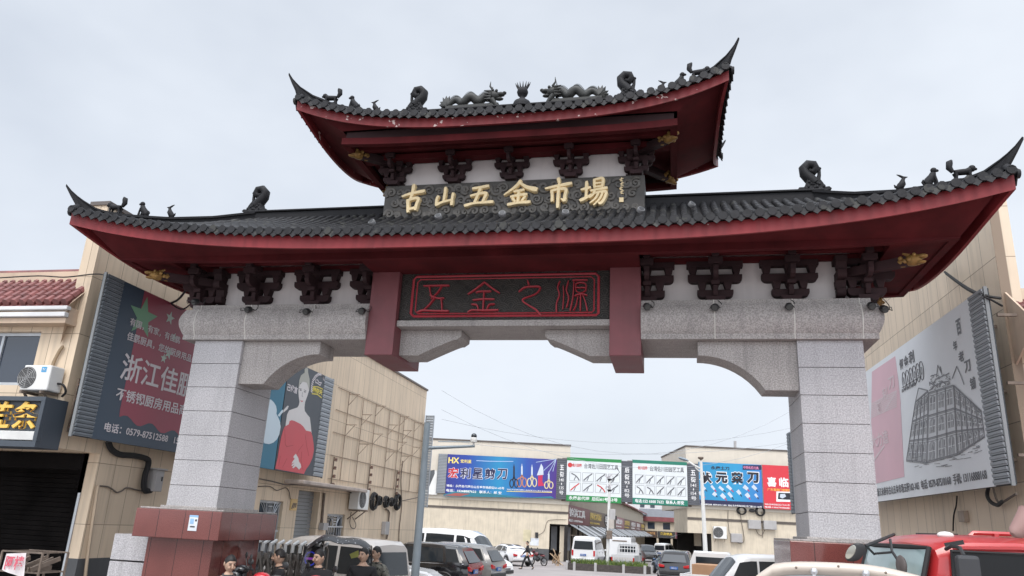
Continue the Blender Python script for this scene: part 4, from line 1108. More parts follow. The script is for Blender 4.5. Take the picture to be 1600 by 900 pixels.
# ------------------------------------------------------------------ billboards
M_PR = lambda n, c, r=0.45: pmat('print ' + n, c, rough=r, var=0.05, vscale=1.2, bump=0.12, bscale=2.5)
def slats(wall, mb, u0, u1, z0, z1, n, d=0.0, arch=False):
    h = (z1 - z0) / n
    for k in range(n):
        wall.box(mb, u0, u1, z0 + h * k + h * .12, z0 + h * (k + 1) - h * .10, d, d + 0.03)
        wall.box(mb, u0, u1, z0 + h * k + h * .45, z0 + h * (k + 1) - h * .06, d + 0.03, d + 0.042)
def billboard(label, wall, u0, u1, z0, z1, th=0.14, name='billboard'):
    """empty box frame; returns thing and helper for adding printed parts (world coordinates in, local out)"""
    o = wall.P((u0 + u1) / 2, z0, 0); t = thing(name, label, 'billboard', o)
    def part(mb, nm, mat, par=None, **k):
        mb.v = [(x - o.x, y - o.y, z - o.z) for x, y, z in mb.v]; return mb.build(nm, mat, par or t, **k)
    m = MB(); wall.box(m, u0 + .01, u1 - .01, z0, z1, -min(th, .06), -0.004); part(m, 'panel', M_SLATD)
    for u in (u0, u1): m = MB(); wall.box(m, u - 0.015, u + 0.015, z0 - 0.02, z1 + 0.02, -0.03, 0.018); part(m, 'edge_frame', pmat('grey steel angle', (0.20, 0.21, 0.215), rough=.5))
    return t, part
# --- billboard 1: maroon kitchenware advertisement
B1 = Wall((-6.9, 0, 0), (0, 1, 0))
u0, u1s = -0.56, -0.13; z0, z1 = 3.47, 6.24; uR = 4.3
t, part = billboard('large maroon and blue banner with green star and white lettering behind the left pillar', B1, u0, uR, z0, z1)
m = MB(); slats(B1, m, u0 + .02, u1s, z0, z1, 40, 0.0); part(m, 'slat_panel', M_SLAT)
m = MB(); B1.box(m, u1s, uR - .02, z0, z1, 0.0, 0.02); bn = part(m, 'banner', M_PR('slate blue', (0.042, 0.066, 0.098)))
m = MB(); zb = lambda px, py: B1.uz(px, py)
ua = B1.uz(194, 600)[0]
pts = [(ua + .01, z1 - .001), (ua + 0.0, zb(180, 640)[1])] + [(ua + 0.02 + 0.10 * k, zb(178, 650)[1] + 0.06 * math.sin(k * 0.9) - 0.006 * k) for k in range(0, 20)] + [(ua + 2.1, zb(178, 650)[1] - 0.55), (uR - .05, zb(178, 650)[1] - .4), (uR - .05, z1 - .001)]
m.add([B1.P(u, z, 0.022) for u, z in pts], [tuple(range(len(pts)))]); part(m, 'maroon_print', M_PR('maroon', (0.30, 0.055, 0.085)), bn)
m = MB(); m.cur = 0
def star(wall, mb, c, R, d, rot=0, sq=1.0):
    u, z = wall.uz(*c); q = [(u + (R if k % 2 == 0 else R * .42) * sq * math.sin(rot + k * math.pi / 5), z + (R if k % 2 == 0 else R * .42) * math.cos(rot + k * math.pi / 5)) for k in range(10)]
    n = 10; vs = [wall.P(a, b, d) for a, b in q]; mb.add(vs, [tuple(range(10))])
star(B1, m, (222, 496), 0.40, 0.0245); m.cur = 1
star(B1, m, (264, 497), 0.14, 0.0245, .1); star(B1, m, (262, 552), 0.13, 0.0245, .2); star(B1, m, (270, 527), 0.10, 0.0245, .3); star(B1, m, (254, 560), 0.10, 0.0245)
part(m, 'stars', [M_PR('faded green', (0.16, 0.34, 0.20)), M_PR('pale grey green', (0.42, 0.52, 0.45))], bn)
m = MB(); L1 = B1
def wr(mb, wall, body, bl, tl, br, d=0.026, bold=0.012): wall.write(mb, body, bl, tl, br, d, bold)
wr(m, B1, '有国，有家，有佳鹏', (200, 508), (201, 495), (279, 534))
wr(m, B1, '佳鹏厨具，您的厨房用品专家', (196, 529), (197, 515), (312, 574))
wr(m, B1, '浙江佳鹏厨具', (184, 592), (186, 548), (340, 665), bold=0.014)
wr(m, B1, '不锈钢厨房用品商城', (178, 622), (179, 602), (300, 655), bold=0.014)
wr(m, B1, '电话：0579-87512588   15058', (160, 673), (161, 658), (290, 698), bold=0.014)
part(m, 'lettering', M_PR('dull white', (0.62, 0.58, 0.60)), bn)
m = MB()
for z in (3.7, 4.9, 6.0):
    for u in (0.2, 1.6, 3.0, 4.1): m.bar(B1.P(u, z, -0.14), B1.P(u, z, -0.4), 0.04, 0.04)
part(m, 'wall_strut', M_STEEL)

# --- billboard 2: woman in red
a = B1.uz(507, 650)[0]; b = B1.uz(517, 650)[0]
B2 = B1
s0, s1 = B2.uz(497, 668)[0], B2.uz(512, 668)[0]
z0, z1 = B2.uz(489, 744)[1], B2.uz(507, 587)[1]
uL = 5.3; ud = B2.uz(437, 665)[0]
t, part = billboard('dark banner of a woman in red dress beside teal panel on beige side wall', B2, uL, s1, z0, z1)
m = MB(); slats(B2, m, s0, s1 - .02, z0, z1, 22, 0.0); part(m, 'slat_panel', pmat('pale slat sheet', (0.30, 0.33, 0.36), rough=0.45, var=0.1))
m = MB(); B2.box(m, ud + .02, s0 - .01, z0, z1, 0.0, 0.02); bn = part(m, 'banner', M_PR('charcoal', (0.058, 0.068, 0.082)))
m = MB(); B2.box(m, uL + .02, ud - .02, z0, z1 - 0.05, 0.0, 0.02); tb = part(m, 'banner', M_PR('teal', (0.030, 0.150, 0.230)))
def pxs(ox, oy, k, pts): return [(ox + x / k, oy + y / k) for x, y in pts]
Z1 = lambda pts: pxs(410, 570, 9.0, pts)
Z2 = lambda pts: pxs(410, 650, 9.0, pts)
m = MB(); B2.shape(m, Z1([(70, 480), (110, 490), (150, 530), (180, 580), (190, 640), (185, 690), (210, 740), (235, 800), (245, 870)]) + Z2([(240, 180), (225, 260), (190, 330), (140, 375), (80, 395), (20, 385), (-60, 300), (-60, 0)]) , 0.022)
B2.shape(m, Z1([(205, 710), (260, 640), (278, 628), (278, 665), (225, 730)]), 0.022)
part(m, 'pale_flower', M_PR('pale aqua', (0.52, 0.62, 0.68)), tb)
m = MB(); m.cur = 0    # skin
B2.shape(m, Z1([(500, 300), (495, 380), (500, 450), (510, 520), (500, 570), (480, 600), (420, 620), (365, 640), (335, 700), (320, 800), (310, 900), (330, 960), (680, 960), (668, 840), (655, 740), (620, 700), (585, 650), (580, 600), (590, 520), (620, 440), (645, 360), (650, 300), (620, 240), (560, 230)]), 0.022)
B2.shape(m, Z1([(283, 640), (340, 575), (360, 580), (340, 625), (285, 670)]), 0.022)
m.cur = 1              # hair
B2.shape(m, Z1([(497, 300), (505, 220), (530, 150), (580, 110), (582, 60), (600, 45), (628, 48), (630, 110), (650, 200), (652, 300), (645, 360), (630, 300), (610, 250), (560, 238), (520, 260), (505, 310)]), 0.025)
m.cur = 2              # dress
B2.shape(m, Z2([(300, 150), (360, 115), (370, 70), (400, 58), (440, 70), (470, 85), (520, 110), (560, 145), (600, 205), (670, 220), (690, 280), (705, 380), (712, 480), (690, 590), (650, 680), (600, 750), (570, 815), (165, 742), (200, 590), (225, 430), (250, 300), (275, 210)]), 0.025)
m.cur = 0
B2.shape(m, Z2([(455, 530), (490, 590), (500, 640), (525, 680), (530, 720), (500, 755), (480, 730), (455, 705), (420, 735), (405, 725), (440, 680), (400, 705), (395, 690), (440, 650), (395, 670), (410, 640), (440, 600), (420, 580), (425, 565)]), 0.028)
m.cur = 3
for (x, y) in ((525, 357), (585, 382)): B2.shape(m, Z1([(x - 18, y - 4), (x, y - 12), (x + 18, y + 4), (x, y + 8)]), 0.025)
B2.line(m, Z1([(503, 332), (540, 340)]), 0.026, 0.012); B2.line(m, Z1([(572, 350), (605, 368)]), 0.026, 0.012)
B2.line(m, Z1([(550, 385), (545, 440), (560, 448)]), 0.026, 0.007)
m.cur = 2; B2.shape(m, Z1([(518, 498), (540, 505), (562, 505), (542, 525)]), 0.026)
m.cur = 4
for q in ([(300, 180), (310, 400), (330, 430), (420, 410)], [(540, 500), (530, 620), (560, 760)], [(590, 260), (610, 420), (640, 560)], [(470, 540), (500, 480), (560, 400)], [(240, 560), (215, 700)], [(330, 600), (270, 720)]): B2.line(m, Z2(q), 0.0275, 0.018)
part(m, 'portrait_print', [M_PR('pale skin', (0.60, 0.58, 0.57)), M_PR('ash hair', (0.36, 0.36, 0.32)), M_PR('coral red', (0.52, 0.075, 0.090)), M_PR('ink', (0.10, 0.10, 0.11)), M_PR('dress fold', (0.38, 0.05, 0.06))], bn)
m = MB(); m.cur = 0
wr(m, B2, '己代言', (447, 610), (448.5, 599), (462, 622), 0.022, 0.03)
arc = [(676, 370), (680, 290), (700, 210), (735, 155), (775, 125), (815, 135), (840, 175), (855, 225)]
for (x, y), (x2, y2) in zip(arc, arc[1:]):
    for k in range(3):
        xx, yy = x + (x2 - x) * k / 3, y + (y2 - y) * k / 3; B2.line(m, Z1([(xx - 6, yy - 8), (xx + 14, yy + 20)]), 0.024, 0.03)
B2.line(m, Z1([(745, 200), (735, 250), (760, 255), (800, 290), (820, 250), (785, 250), (760, 205)]), 0.024, 0.025)
m.cur = 1
wr(m, B2, '图帝天', Z1([(690, 385)])[0], Z1([(700, 310)])[0], Z1([(830, 425)])[0], 0.022, 0.05)
B2.line(m, Z1([(685, 405), (760, 415), (822, 465)]), 0.024, 0.03); B2.line(m, Z1([(705, 305), (770, 310), (840, 345)]), 0.024, 0.025)
part(m, 'lettering', [M_PR('dull white', (0.62, 0.58, 0.60)), M_PR('yellow', (0.62, 0.52, 0.08))], bn)

# --- things fixed to the side wall
LWo = Wall((XW, 0, 0), (0, 1, 0))
def wallthing(mb, name, mat, label, cat, group=None, **k):
    o = mb.build(name, mat, **k); return tag(o, label, cat, group)
fr_ = thing('steel_rack', 'empty rusty steel frame for a billboard on the far beige side wall', 'steel frame', (XW, 12, 3.5))
m = MB()
fz = [(523, 600), (523, 745)]
ytop = [LWo.uz(p, 600 + (p - 523) * 0.47) for p in (523, 660)]
fu = [LWo.uz(x, 720)[0] for x in (532, 556, 577, 600, 617, 624, 641, 655)]
zlo, zhi = LWo.uz(540, 752)[1], LWo.uz(530, 606)[1]
for u in fu: m.bar(LWo.P(u, zlo, 0.05), LWo.P(u, zhi, 0.05), 0.022, 0.022)
for k in range(5):
    z = zlo + (zhi - zlo) * k / 4 * 1.0; m.bar(LWo.P(fu[0] - .8, z, 0.03), LWo.P(fu[-1] + .6, z, 0.03), 0.018, 0.018)
for i, (u, f) in enumerate([(u, f) for f in (0.97, 0.62) for u in fu[::2]] + [(u, f) for f in (0.80, 0.45) for u in fu[1::2]]):
    z = zlo + (zhi - zlo) * f
    m.bar(LWo.P(u, z, 0.05), LWo.P(u, z, 0.40), 0.022, 0.022); m.bar(LWo.P(u, z - .35, 0.05), LWo.P(u, z - .02, 0.34), 0.016, 0.016)
m.v = [(x - XW, y - 12, z - 3.5) for x, y, z in m.v]; m.build('frame', pmat('light rusty steel', (0.27, 0.21, 0.16), rough=.6, var=.3, vscale=8), fr_)
# end strip of slats at the far corner
u_, v_ = LWo.uz(664, 620)[0], 0
eb = Wall((XW + 0.05, YE + 0.05, 0), (1, 0, 0))
m = MB(); slats(eb, m, 0.0, 0.32, 2.95, 6.6, 34, 0.0); eb.box(m, -0.02, 0.0, 2.95, 6.6, -.05, .05); eb.box(m, 0.32, 0.34, 2.95, 6.6, -.05, .05)
wallthing(m, 'slat_panel', pmat('pale slat sheet', (0.30, 0.33, 0.36)), 'tall narrow slatted end panel on the far corner of the beige side wall', 'panel')
# electric box and fat black conduit near the left pillar
q0, q1 = LWo.uz(226, 767), LWo.uz(244, 735)
t = thing('meter_box', 'grey steel meter box on the beige wall left of the gate pillar', 'meter box', LWo.P(q0[0], q0[1], 0))
m = MB(); wl_ = t.location
m.box(0, 0.20, 0, q1[0] - q0[0], 0, q1[1] - q0[1]); m.build('case', M_BOXG, t, bevel=0.01)
m = MB(); m.box(-0.0, 0.24, -0.03, q1[0] - q0[0] + 0.03, q1[1] - q0[1] + .002, q1[1] - q0[1] + 0.03); m.build('rain_cap', M_BOXG, t)
m = MB(); m.box(0.2, 0.215, (q1[0] - q0[0]) * .7, (q1[0] - q0[0]) * .8, .2, .28); m.build('latch', M_BLK, t)
def pcable(px, r, d, mat, label, n=5, wall=None, group=None):
    W_ = wall or LWo
    P_ = [tuple(W_.P(*W_.uz(*p), d)) for p in px]
    m = MB(); m.tube(cat_rom(P_, 4), r, n); return wallthing(m, 'cable', mat, label, 'cable', group)
pcable([(163, 690), (168, 702), (182, 710), (205, 712), (224, 717), (226, 726), (221, 742), (219, 760), (222, 767), (230, 766)], 0.055, 0.08, M_BLK2, 'thick black conduit bundle running from the maroon banner to the grey meter box', 7)
pcable([(150, 760), (152, 759), (165, 760), (173, 764), (180, 769), (188, 767), (196, 762), (210, 765), (222, 767)], 0.014, 0.03, M_CABLE, 'thin wavy grey cable below the black conduit on the beige wall')
pcable([(150, 758), (145, 790), (139, 830), (134, 866), (130, 900)], 0.03, 0.04, pmat('beige pipe', (0.45, 0.35, 0.25)), 'beige downpipe near the corner of the shop wall')
pcable([(400, 748), (420, 752), (440, 757), (455, 757), (470, 758), (520, 762), (550, 772), (575, 780), (610, 784), (640, 779), (660, 774)], 0.018, 0.10, M_CABLE, 'long dark cable run along the side wall under the woman billboard')
pcable([(402, 760), (420, 760), (430, 766), (438, 764), (445, 762), (450, 768), (452, 780)], 0.012, 0.03, M_CABLE, 'thin wavy cable above the grilled window behind the gate pillar')
pcable([(546, 800), (544, 815), (546, 824), (552, 825), (553, 818), (548, 808)], 0.014, 0.06, M_CABLE, 'looped cable hanging below the far air conditioner')
pcable([(601, 795), (606, 800), (605, 815), (604, 832), (602, 842)], 0.03, 0.05, M_STEEL, 'rusty pipe below the coiled black cables on the far wall')
pcable([(628, 720), (625, 750), (626, 790), (622, 830), (622, 860)], 0.02, 0.04, M_STEEL, 'slim downpipe near the far end of the beige side wall')
pcable([(505, 770), (503, 790), (501, 815), (500, 822)], 0.04, 0.04, M_STEEL, 'rusty conduit pair beside the grey shutter door')
for (px0, py0, px1, py1, lab) in ((497, 817, 506, 828, 'white switch box beside the grey shutter door'), (595, 815, 603, 835, 'grey meter box under the coiled cables on the far wall')):
    a, b = LWo.uz(px0, py1), LWo.uz(px1, py0); m = MB(); LWo.box(m, a[0], b[0], a[1], b[1], 0.0, 0.16)
    wallthing(m, 'switch_box', M_BOXG, lab, 'electric box', bevel=0.01)
a, b = LWo.uz(452, 797), LWo.uz(464, 780); m = MB(); LWo.box(m, a[0], b[0], a[1], b[1], 0.0, 0.03); m.cur = 1
for k in range(3): LWo.line(m, [(454 + 3 * k, 795 - k), (457 + 2 * k, 786)], 0.033, 0.06)
wallthing(m, 'shop_plaque', [pmat('ochre plaque', (0.62, 0.44, 0.20)), M_STEEL], 'square ochre plaque beside the grey shutter door', 'plaque')
# far air conditioner faces along the wall towards the camera side
a = LWo.uz(541, 795); b = LWo.uz(559, 776)
ac_unit('air_conditioner', 'white air conditioner on the far side wall above a grilled window', tuple(LWo.P(a[0] + .45, a[1], 0.05)), rad(90), w=0.85, h=0.62, d=0.32, fan=-0.1)
# cable coils
cc = thing('cable_coil', '', 'cable coil')
m = MB(); m.tube([(0.04, 0.30 * math.cos(k * math.pi / 9), 0.30 * math.sin(k * math.pi / 9)) for k in range(19)], 0.045, 6); m.build('coil', M_BLK2, cc)
m = MB(); m.tube([(0.10, 0.22 * math.cos(k * math.pi / 9), 0.27 * math.sin(k * math.pi / 9)) for k in range(19)], 0.035, 6); m.build('inner_coil', M_BLK2, cc)
for i, (px, py, sc_, lab) in enumerate(((580, 783, .9, 'open black cable coil nearest the air conditioner on the far wall'), (588, 782, 0.5, 'small bunched black cable coil, second from the air conditioner'), (599, 784, 0.62, 'dense middle black cable coil hanging above the rusty pipe'), (608, 784, 0.48, 'small bunched black cable coil just right of the rusty pipe'), (617, 784, .9, 'open black cable coil nearest the far corner of the wall'))):
    o = cc if i == 0 else dup(cc); o.location = LWo.P(*LWo.uz(px, py), 0.05); o.scale = (1, sc_, sc_); o['label'] = lab; o['group'] = 'cable coils on the far wall'
# insulator racks
ir = thing('insulator_rack', '', 'insulator rack')
m = MB(); m.bar((0.05, 0, -.45), (0.05, 0, .45), 0.03, 0.03); m.build('rack_bar', M_STEEL, ir)
for k in range(4):
    m = MB(); m.lathe([(.02, 0), (.05, .01), (.035, .05), (.05, .07), (.03, .1)], (.12, 0, -.4 + .24 * k), 8); m.bar((.05, 0, -.36 + .24 * k), (.12, 0, -.36 + .24 * k), .02, .02); m.build('insulator', pmat('brown insulator', (0.12, 0.06, 0.04), rough=0.3), ir, auto=50)
for i, (x, y, lab) in enumerate(((517, 738, 'rack of brown insulators just right of the slatted billboard edge'), (574, 748, 'rack of brown insulators in the middle of the empty steel frame'), (617, 755, 'rack of brown insulators at the far lower end of the steel frame'))):
    o = ir if i == 0 else dup(ir); o.location = LWo.P(*LWo.uz(x, y), 0); o['label'] = lab; o['group'] = 'insulator racks on the side wall'
ir2 = dup(ir, loc=Vector(LWo.P(-0.25, 4.0, 0)) , label='rack of brown insulators between the shop sign and the maroon banner', group='insulator racks on the side wall')
# cables from the gate eave to the shop
def wire(pts, r, label, mat=None, group=None):
    m = MB(); m.tube(cat_rom([tuple(p) for p in pts], 5), r, 5); return wallthing(m, 'wire', mat or M_BLK2, label, 'wire', group)
pA = Vector((-5.6, 0.0, 6.3)); pB = Vector((-6.95, 1.3, 6.25)); pC = Vector((-7.25, -0.4, 6.3))
wire([pA, (pA + pB) / 2 - Vector((0, 0, .12)), pB], 0.022, 'thick black wire sagging from the gate eave to the maroon banner')
wire([Vector((-5.5, 0.1, 6.02)), Vector((-6.2, .7, 5.95)), pB], 0.014, 'thin black wire sagging from the corner bracket to the maroon banner')
wire([tuple(ony(*p, YF - 0.1)) for p in ((165, 430), (150, 428), (130, 430), (100, 433), (60, 431), (0, 434))], 0.012, 'thin black wire along the ridge of the maroon tiled eave')
# ------------------------------------------------------------------ right: shop with its long side wall
_d = ray(1001, 843); _d = Vector((_d.x, _d.y, 0)).normalized()
RW = Wall((7.6, 0, 0), -_d)          # u runs from far to near
u_c = RW.uz(1551, 371)[0]            # near corner
u_far = RW.uz(1262, 760)[0]; ZR = RW.uz(1551, 330)[1] + 0.35
rb = thing('shop_building', 'beige tiled building with long side wall and maroon tile eave right of the gate', 'building', RW.P(u_c, 0, 0))
def rpart(mb, name, mat, parent=None, **k):
    l = rb.location; mb.v = [(x - l.x, y - l.y, z - l.z) for x, y, z in mb.v]; return mb.build(name, mat, parent or rb, **k)
m = MB(); ul = u_c - 0.35
RW.box(m, u_far, ul, -0.3, 3.0, -0.3, 0.0); RW.box(m, u_far, u_c, 3.0, ZR, -0.28, 0.0)
RW.box(m, u_far, u_far + .3, -0.3, 6.3, -9, -0.3); RW.box(m, u_c - .3, u_c, 3.0, 6.0, -9, -0.28); RW.box(m, u_far, u_c - .3, 6.0, 6.3, -9, -0.3); RW.box(m, u_far, u_c - .3, 3.0, 3.15, -9, -0.3)
rwall = rpart(m, 'wall', M_WALLR)
m = MB(); RW.box(m, u_far - .03, u_c + .03, ZR, ZR + .07, -0.31, 0.03); rpart(m, 'parapet_coping', MATS['dark coping'])
m = MB(); RW.box(m, u_far, ul + .004, -0.3, 1.3, 0.0, 0.004); rpart(m, 'skirting', M_SKIRT)
# lower front with eave (mirrors the left shop): gable end, tiles, gutter
e0 = RW.uz(1570, 452); zt_ = e0[1] - 0.1
zt_ = RW.P(0, RW.uz(1568, 452)[1]).z; ze_ = RW.uz(1590, 498)[1]
m = MB()
ue = u_c + 0.60
for k in range(30):
    d = -0.14 - 0.17 * k
    for q in range(6):
        t0, t1 = q / 6, min(1, (q + 1.1) / 6)
        a0 = RW.P(ue, ze_ + .06, d); a1 = RW.P(u_c - .45, zt_ - .02, d)
        m.tube([a0.lerp(a1, t0), a0.lerp(a1, t1)], [.072, .058], 7)
m.loft([[RW.P(ue, ze_, -0.06), RW.P(ue, ze_, -6)], [RW.P(u_c - .45, zt_ - .06, -0.06), RW.P(u_c - .45, zt_ - .06, -6)]], False, False)
rpart(m, 'roof', M_RTILE, auto=50)
m = MB(); RW.box(m, ue - .02, ue + .05, ze_ - .09, ze_ - .01, -6, -.04); RW.box(m, ue - .02, ue + .05, ze_ - .24, ze_ - .15, -6, -.04); rpart(m, 'gutter', M_GUT, bevel=.01)
m = MB(); RW.box(m, u_c + .001, ue - .03, ze_ - .42, ze_ - .12, -6, -.05)
q_ = [(u_c + .003, ze_ - .60), (ue - .02, ze_ - .26), (ue, ze_ - .02), (u_c + .003, zt_ - .02)]; m.add([RW.P(a, b, d) for d in (-.045, -.075) for a, b in q_], [(0, 1, 2, 3), (7, 6, 5, 4), (0, 4, 5, 1), (1, 5, 6, 2), (2, 6, 7, 3)])

rpart(m, 'eave_soffit', MATS['beige plaster'])
m = MB(); RW.box(m, u_c - 2.4, u_c - 2.3, -.3, 3.0, -9, -.3); RW.box(m, u_c - 1.2, u_c - .5, 2.7, 3.0, -9, -.31); rpart(m, 'shop_interior', M_DARK)
m = MB(); RW.box(m, u_c - .36, u_c - .33, -.2, 2.9, -.36, -.30); rpart(m, 'shutter_rail', M_ALU)

# --- billboard 3: drawing of an old corner shop
B3 = RW.off(0.40)
a = [B3.uz(1518, 469), B3.uz(1555, 760), B3.uz(1540, 462), B3.uz(1582, 755), B3.uz(1355, 584), B3.uz(1373, 784)]
uB, u2 = (a[0][0] + a[1][0]) / 2, (a[2][0] + a[3][0]) / 2; z1 = (a[0][1] + a[4][1]) / 2 + 0.05; z0 = (a[1][1] + a[5][1]) / 2
uA = a[5][0] - 1.6
t, part = billboard('large pale grey banner with ink drawing of an old corner shop and pink strip', B3, uA, u2, z0, z1)
m = MB(); slats(B3, m, uB, u2 - .02, z0, z1, 34, 0.0); part(m, 'slat_panel', pmat('grey slat sheet', (0.26, 0.28, 0.30), rough=0.5, var=0.1))
m = MB(); B3.box(m, uA + .02, uB - .005, z0, z1, 0.0, 0.02); bn = part(m, 'banner', M_PR('pale grey', (0.70, 0.72, 0.74)))
A4 = lambda pts: pxs(1360, 480, 5.295, pts)
A5 = lambda pts: pxs(1360, 620, 5.0, pts)
m = MB(); B3.shape(m, A4([(22, 535), (215, 405), (240, 600), (262, 800)]) + A5([(245, 60), (275, 625), (55, 678), (15, 200)]), 0.022); part(m, 'pink_strip', M_PR('pink', (0.64, 0.40, 0.45)), bn)
m = MB()
wr(m, B3, '刀', A4([(165, 690)])[0], A4([(168, 585)])[0], A4([(215, 660)])[0], 0.026, 0.02)
wr(m, B3, '利', A4([(115, 785)])[0], A4([(118, 680)])[0], A4([(158, 750)])[0], 0.026, 0.02)
wr(m, B3, '锋', A4([(68, 890)])[0], A4([(70, 780)])[0], A4([(108, 870)])[0], 0.026, 0.02)
wr(m, B3, '大力造', A5([(25, 415)])[0], A5([(25, 310)])[0], A5([(155, 355)])[0], 0.026, 0.02)
for k in range(9): B3.line(m, A4([(20, 800 + 14 * k), (230, 690 + 16 * k)]), 0.025, 0.025)
B3.line(m, A5([(35, 500), (120, 380)]), 0.026, 0.05); B3.line(m, A4([(130, 860), (228, 690)]), 0.026, 0.05)
part(m, 'lettering', M_PR('pale pink', (0.62, 0.50, 0.52)), bn)
# ink drawing: facades in several greys
m = MB(); m.cur = 0
K1 = lambda *p: A4(p); K2 = lambda *p: A5(p)
body = K1((500, 700), (560, 670), (660, 640), (760, 700), (850, 760), (900, 850)) + K2((880, 150), (905, 310), (740, 430), (680, 450), (530, 500), (450, 515), (300, 500), (330, 200), (370, 20)) + K1((390, 760), (410, 670), (490, 690))
B3.shape(m, body, 0.022)
rl = random.Random(5)
def wing(tl, tr, br, bl, cols, rows, arch=True):
    """one drawn street front: floors of windows between thin pen lines, in the drawing's own perspective"""
    def q(u, v): return ((1 - v) * ((1 - u) * bl[0] + u * br[0]) + v * ((1 - u) * tl[0] + u * tr[0]), (1 - v) * ((1 - u) * bl[1] + u * br[1]) + v * ((1 - u) * tl[1] + u * tr[1]))
    def ln(p, r, w, d=.0265): m.cur = 2; B3.line(m, A5([q(*p), q(*r)]), d, w)
    for j in range(rows + 1):
        v = j / rows; ln((0, v), (1, v), .022); ln((0, v - .02), (1, v - .02), .010)
        if j: ln((0, v - .05), (1, v - .05), .008)
    for i in range(cols + 1): ln((i / cols, 0), (i / cols, 1), .016); ln((min(1, i / cols + .03), 0), (min(1, i / cols + .03), 1), .007)
    for i in range(cols):
        for j in range(rows):
            u0, u1 = (i + .2) / cols, (i + .82) / cols; v0, v1 = (j + (.03 if j == 0 else .2)) / rows, (j + .78) / rows; um = (u0 + u1) / 2
            m.cur = 1; B3.shape(m, A5([q(u0, v0), q(u1, v0), q(u1, v1 - .02), q(u0 * .3 + u1 * .7, v1 + .02), q(u0 * .7 + u1 * .3, v1 + .02), q(u0, v1 - .02)]), .0235)
            m.cur = 3; B3.line(m, A5([q(um, v0), q(um, v1)]), .0262, .012); B3.line(m, A5([q(u0, (v0 + v1) / 2), q(u1, (v0 + v1) / 2)]), .0262, .010)
            for k in range(5):
                uu, vv = u0 + (u1 - u0) * rl.random(), v0 + (v1 - v0) * rl.random(); ln((uu, vv), (min(u1, uu + .02), min(v1, vv + .08)), rl.uniform(.006, .016))
            for k in range(3): uu, vv = (i + rl.random()) / cols, (j + rl.random()) / rows; ln((uu, vv), (min(1, uu + rl.uniform(.01, .05)), vv), rl.uniform(.004, .010))
wing((362, 40), (462, -48), (450, 512), (292, 495), 4, 3); wing((465, -30), (660, -90), (690, 445), (452, 508), 3, 3); wing((664, -90), (880, 110), (905, 312), (692, 445), 5, 3)
m.cur = 2
for q_ in ([(505, 650), (500, 620), (530, 640), (550, 600), (610, 570), (640, 560), (665, 545)], [(560, 580), (570, 480), (600, 545), (590, 490), (605, 560)], [(690, 590), (728, 490), (760, 560), (790, 640)], [(410, 670), (490, 690)], [(410, 670), (385, 780)], [(500, 690), (540, 655), (600, 625), (665, 610)], [(520, 680), (545, 640), (570, 665)], [(580, 660), (605, 610), (640, 640)]): B3.line(m, A4(q_), 0.0265, 0.02)
for k in range(60):
    x, y = rl.uniform(500, 680), rl.uniform(560, 690); B3.line(m, A4([(x, y), (x + rl.uniform(5, 16), y - rl.uniform(2, 9))]), .0268, rl.uniform(.006, .014))
for k in range(40):
    x, y = rl.uniform(300, 880), rl.uniform(470, 560) ; y -= max(0, (x - 600) * .45); B3.line(m, A5([(x, y), (x + rl.uniform(20, 60), y - rl.uniform(3, 12))]), .0268, rl.uniform(.004, .010))
part(m, 'shop_drawing', [M_PR('wash grey', (0.56, 0.575, 0.595)), M_PR('dark grey wash', (0.30, 0.305, 0.32)), M_PR('soft ink', (0.17, 0.172, 0.185)), M_PR('pale grey', (0.70, 0.72, 0.74))], bn)
m = MB()
for ch, q in (('百', ((735, 240), (730, 105), (770, 215))), ('年', ((705, 365), (705, 280), (735, 350))), ('老', ((750, 460), (750, 370), (790, 440))), ('刀', ((800, 550), (805, 445), (848, 525))), ('铺', ((848, 690), (848, 585), (890, 670))), ('何', ((258, 525), (258, 430), (288, 505))), ('金', ((293, 500), (293, 405), (330, 480))), ('利', ((335, 475), (335, 370), (378, 450)))):
    wr(m, B3, ch, *[A4([p])[0] for p in q], 0.026, 0.025)
for k in range(6):
    c = B3.uz(*A4([(290 + 29 * k, 610 - 17 * k)])[0]); m.tube([B3.P(c[0] + .10 * math.cos(i * math.pi / 8), c[1] + .17 * math.sin(i * math.pi / 8), .024) for i in range(17)], .007, 4)
    text(m, 'RAKOSD'[k], frame(B3.P(c[0] - .035, c[1] - .07, .024), B3.u, (0, 0, 1)), 1, .003, width=.07, height=.14)
wr(m, B3, '百年老刀铺坊', A4([(272, 708)])[0], A4([(273, 680)])[0], A4([(390, 645)])[0], 0.026, 0.01)
B3.line(m, A4([(272, 668), (435, 568)]), .026, .012)
wr(m, B3, '浙江永康市古山五金市场五街162-165  电话: 0579-87510168  手机: 13116888168', A5([(66, 785)])[0], A5([(66, 720)])[0], A5([(928, 640)])[0], 0.026, 0.012)
part(m, 'lettering', M_PR('ink', (0.10, 0.10, 0.11)), bn)
m = MB()
for z in (z0 + .4, (z0 + z1) / 2, z1 - .4):
    for u in (uA + .6, (uA + uB) / 2, uB - .2, u2 - .05): m.bar(B3.P(u, z, -0.14), B3.P(u, z, -0.4), 0.04, 0.04)
part(m, 'wall_strut', M_STEEL)
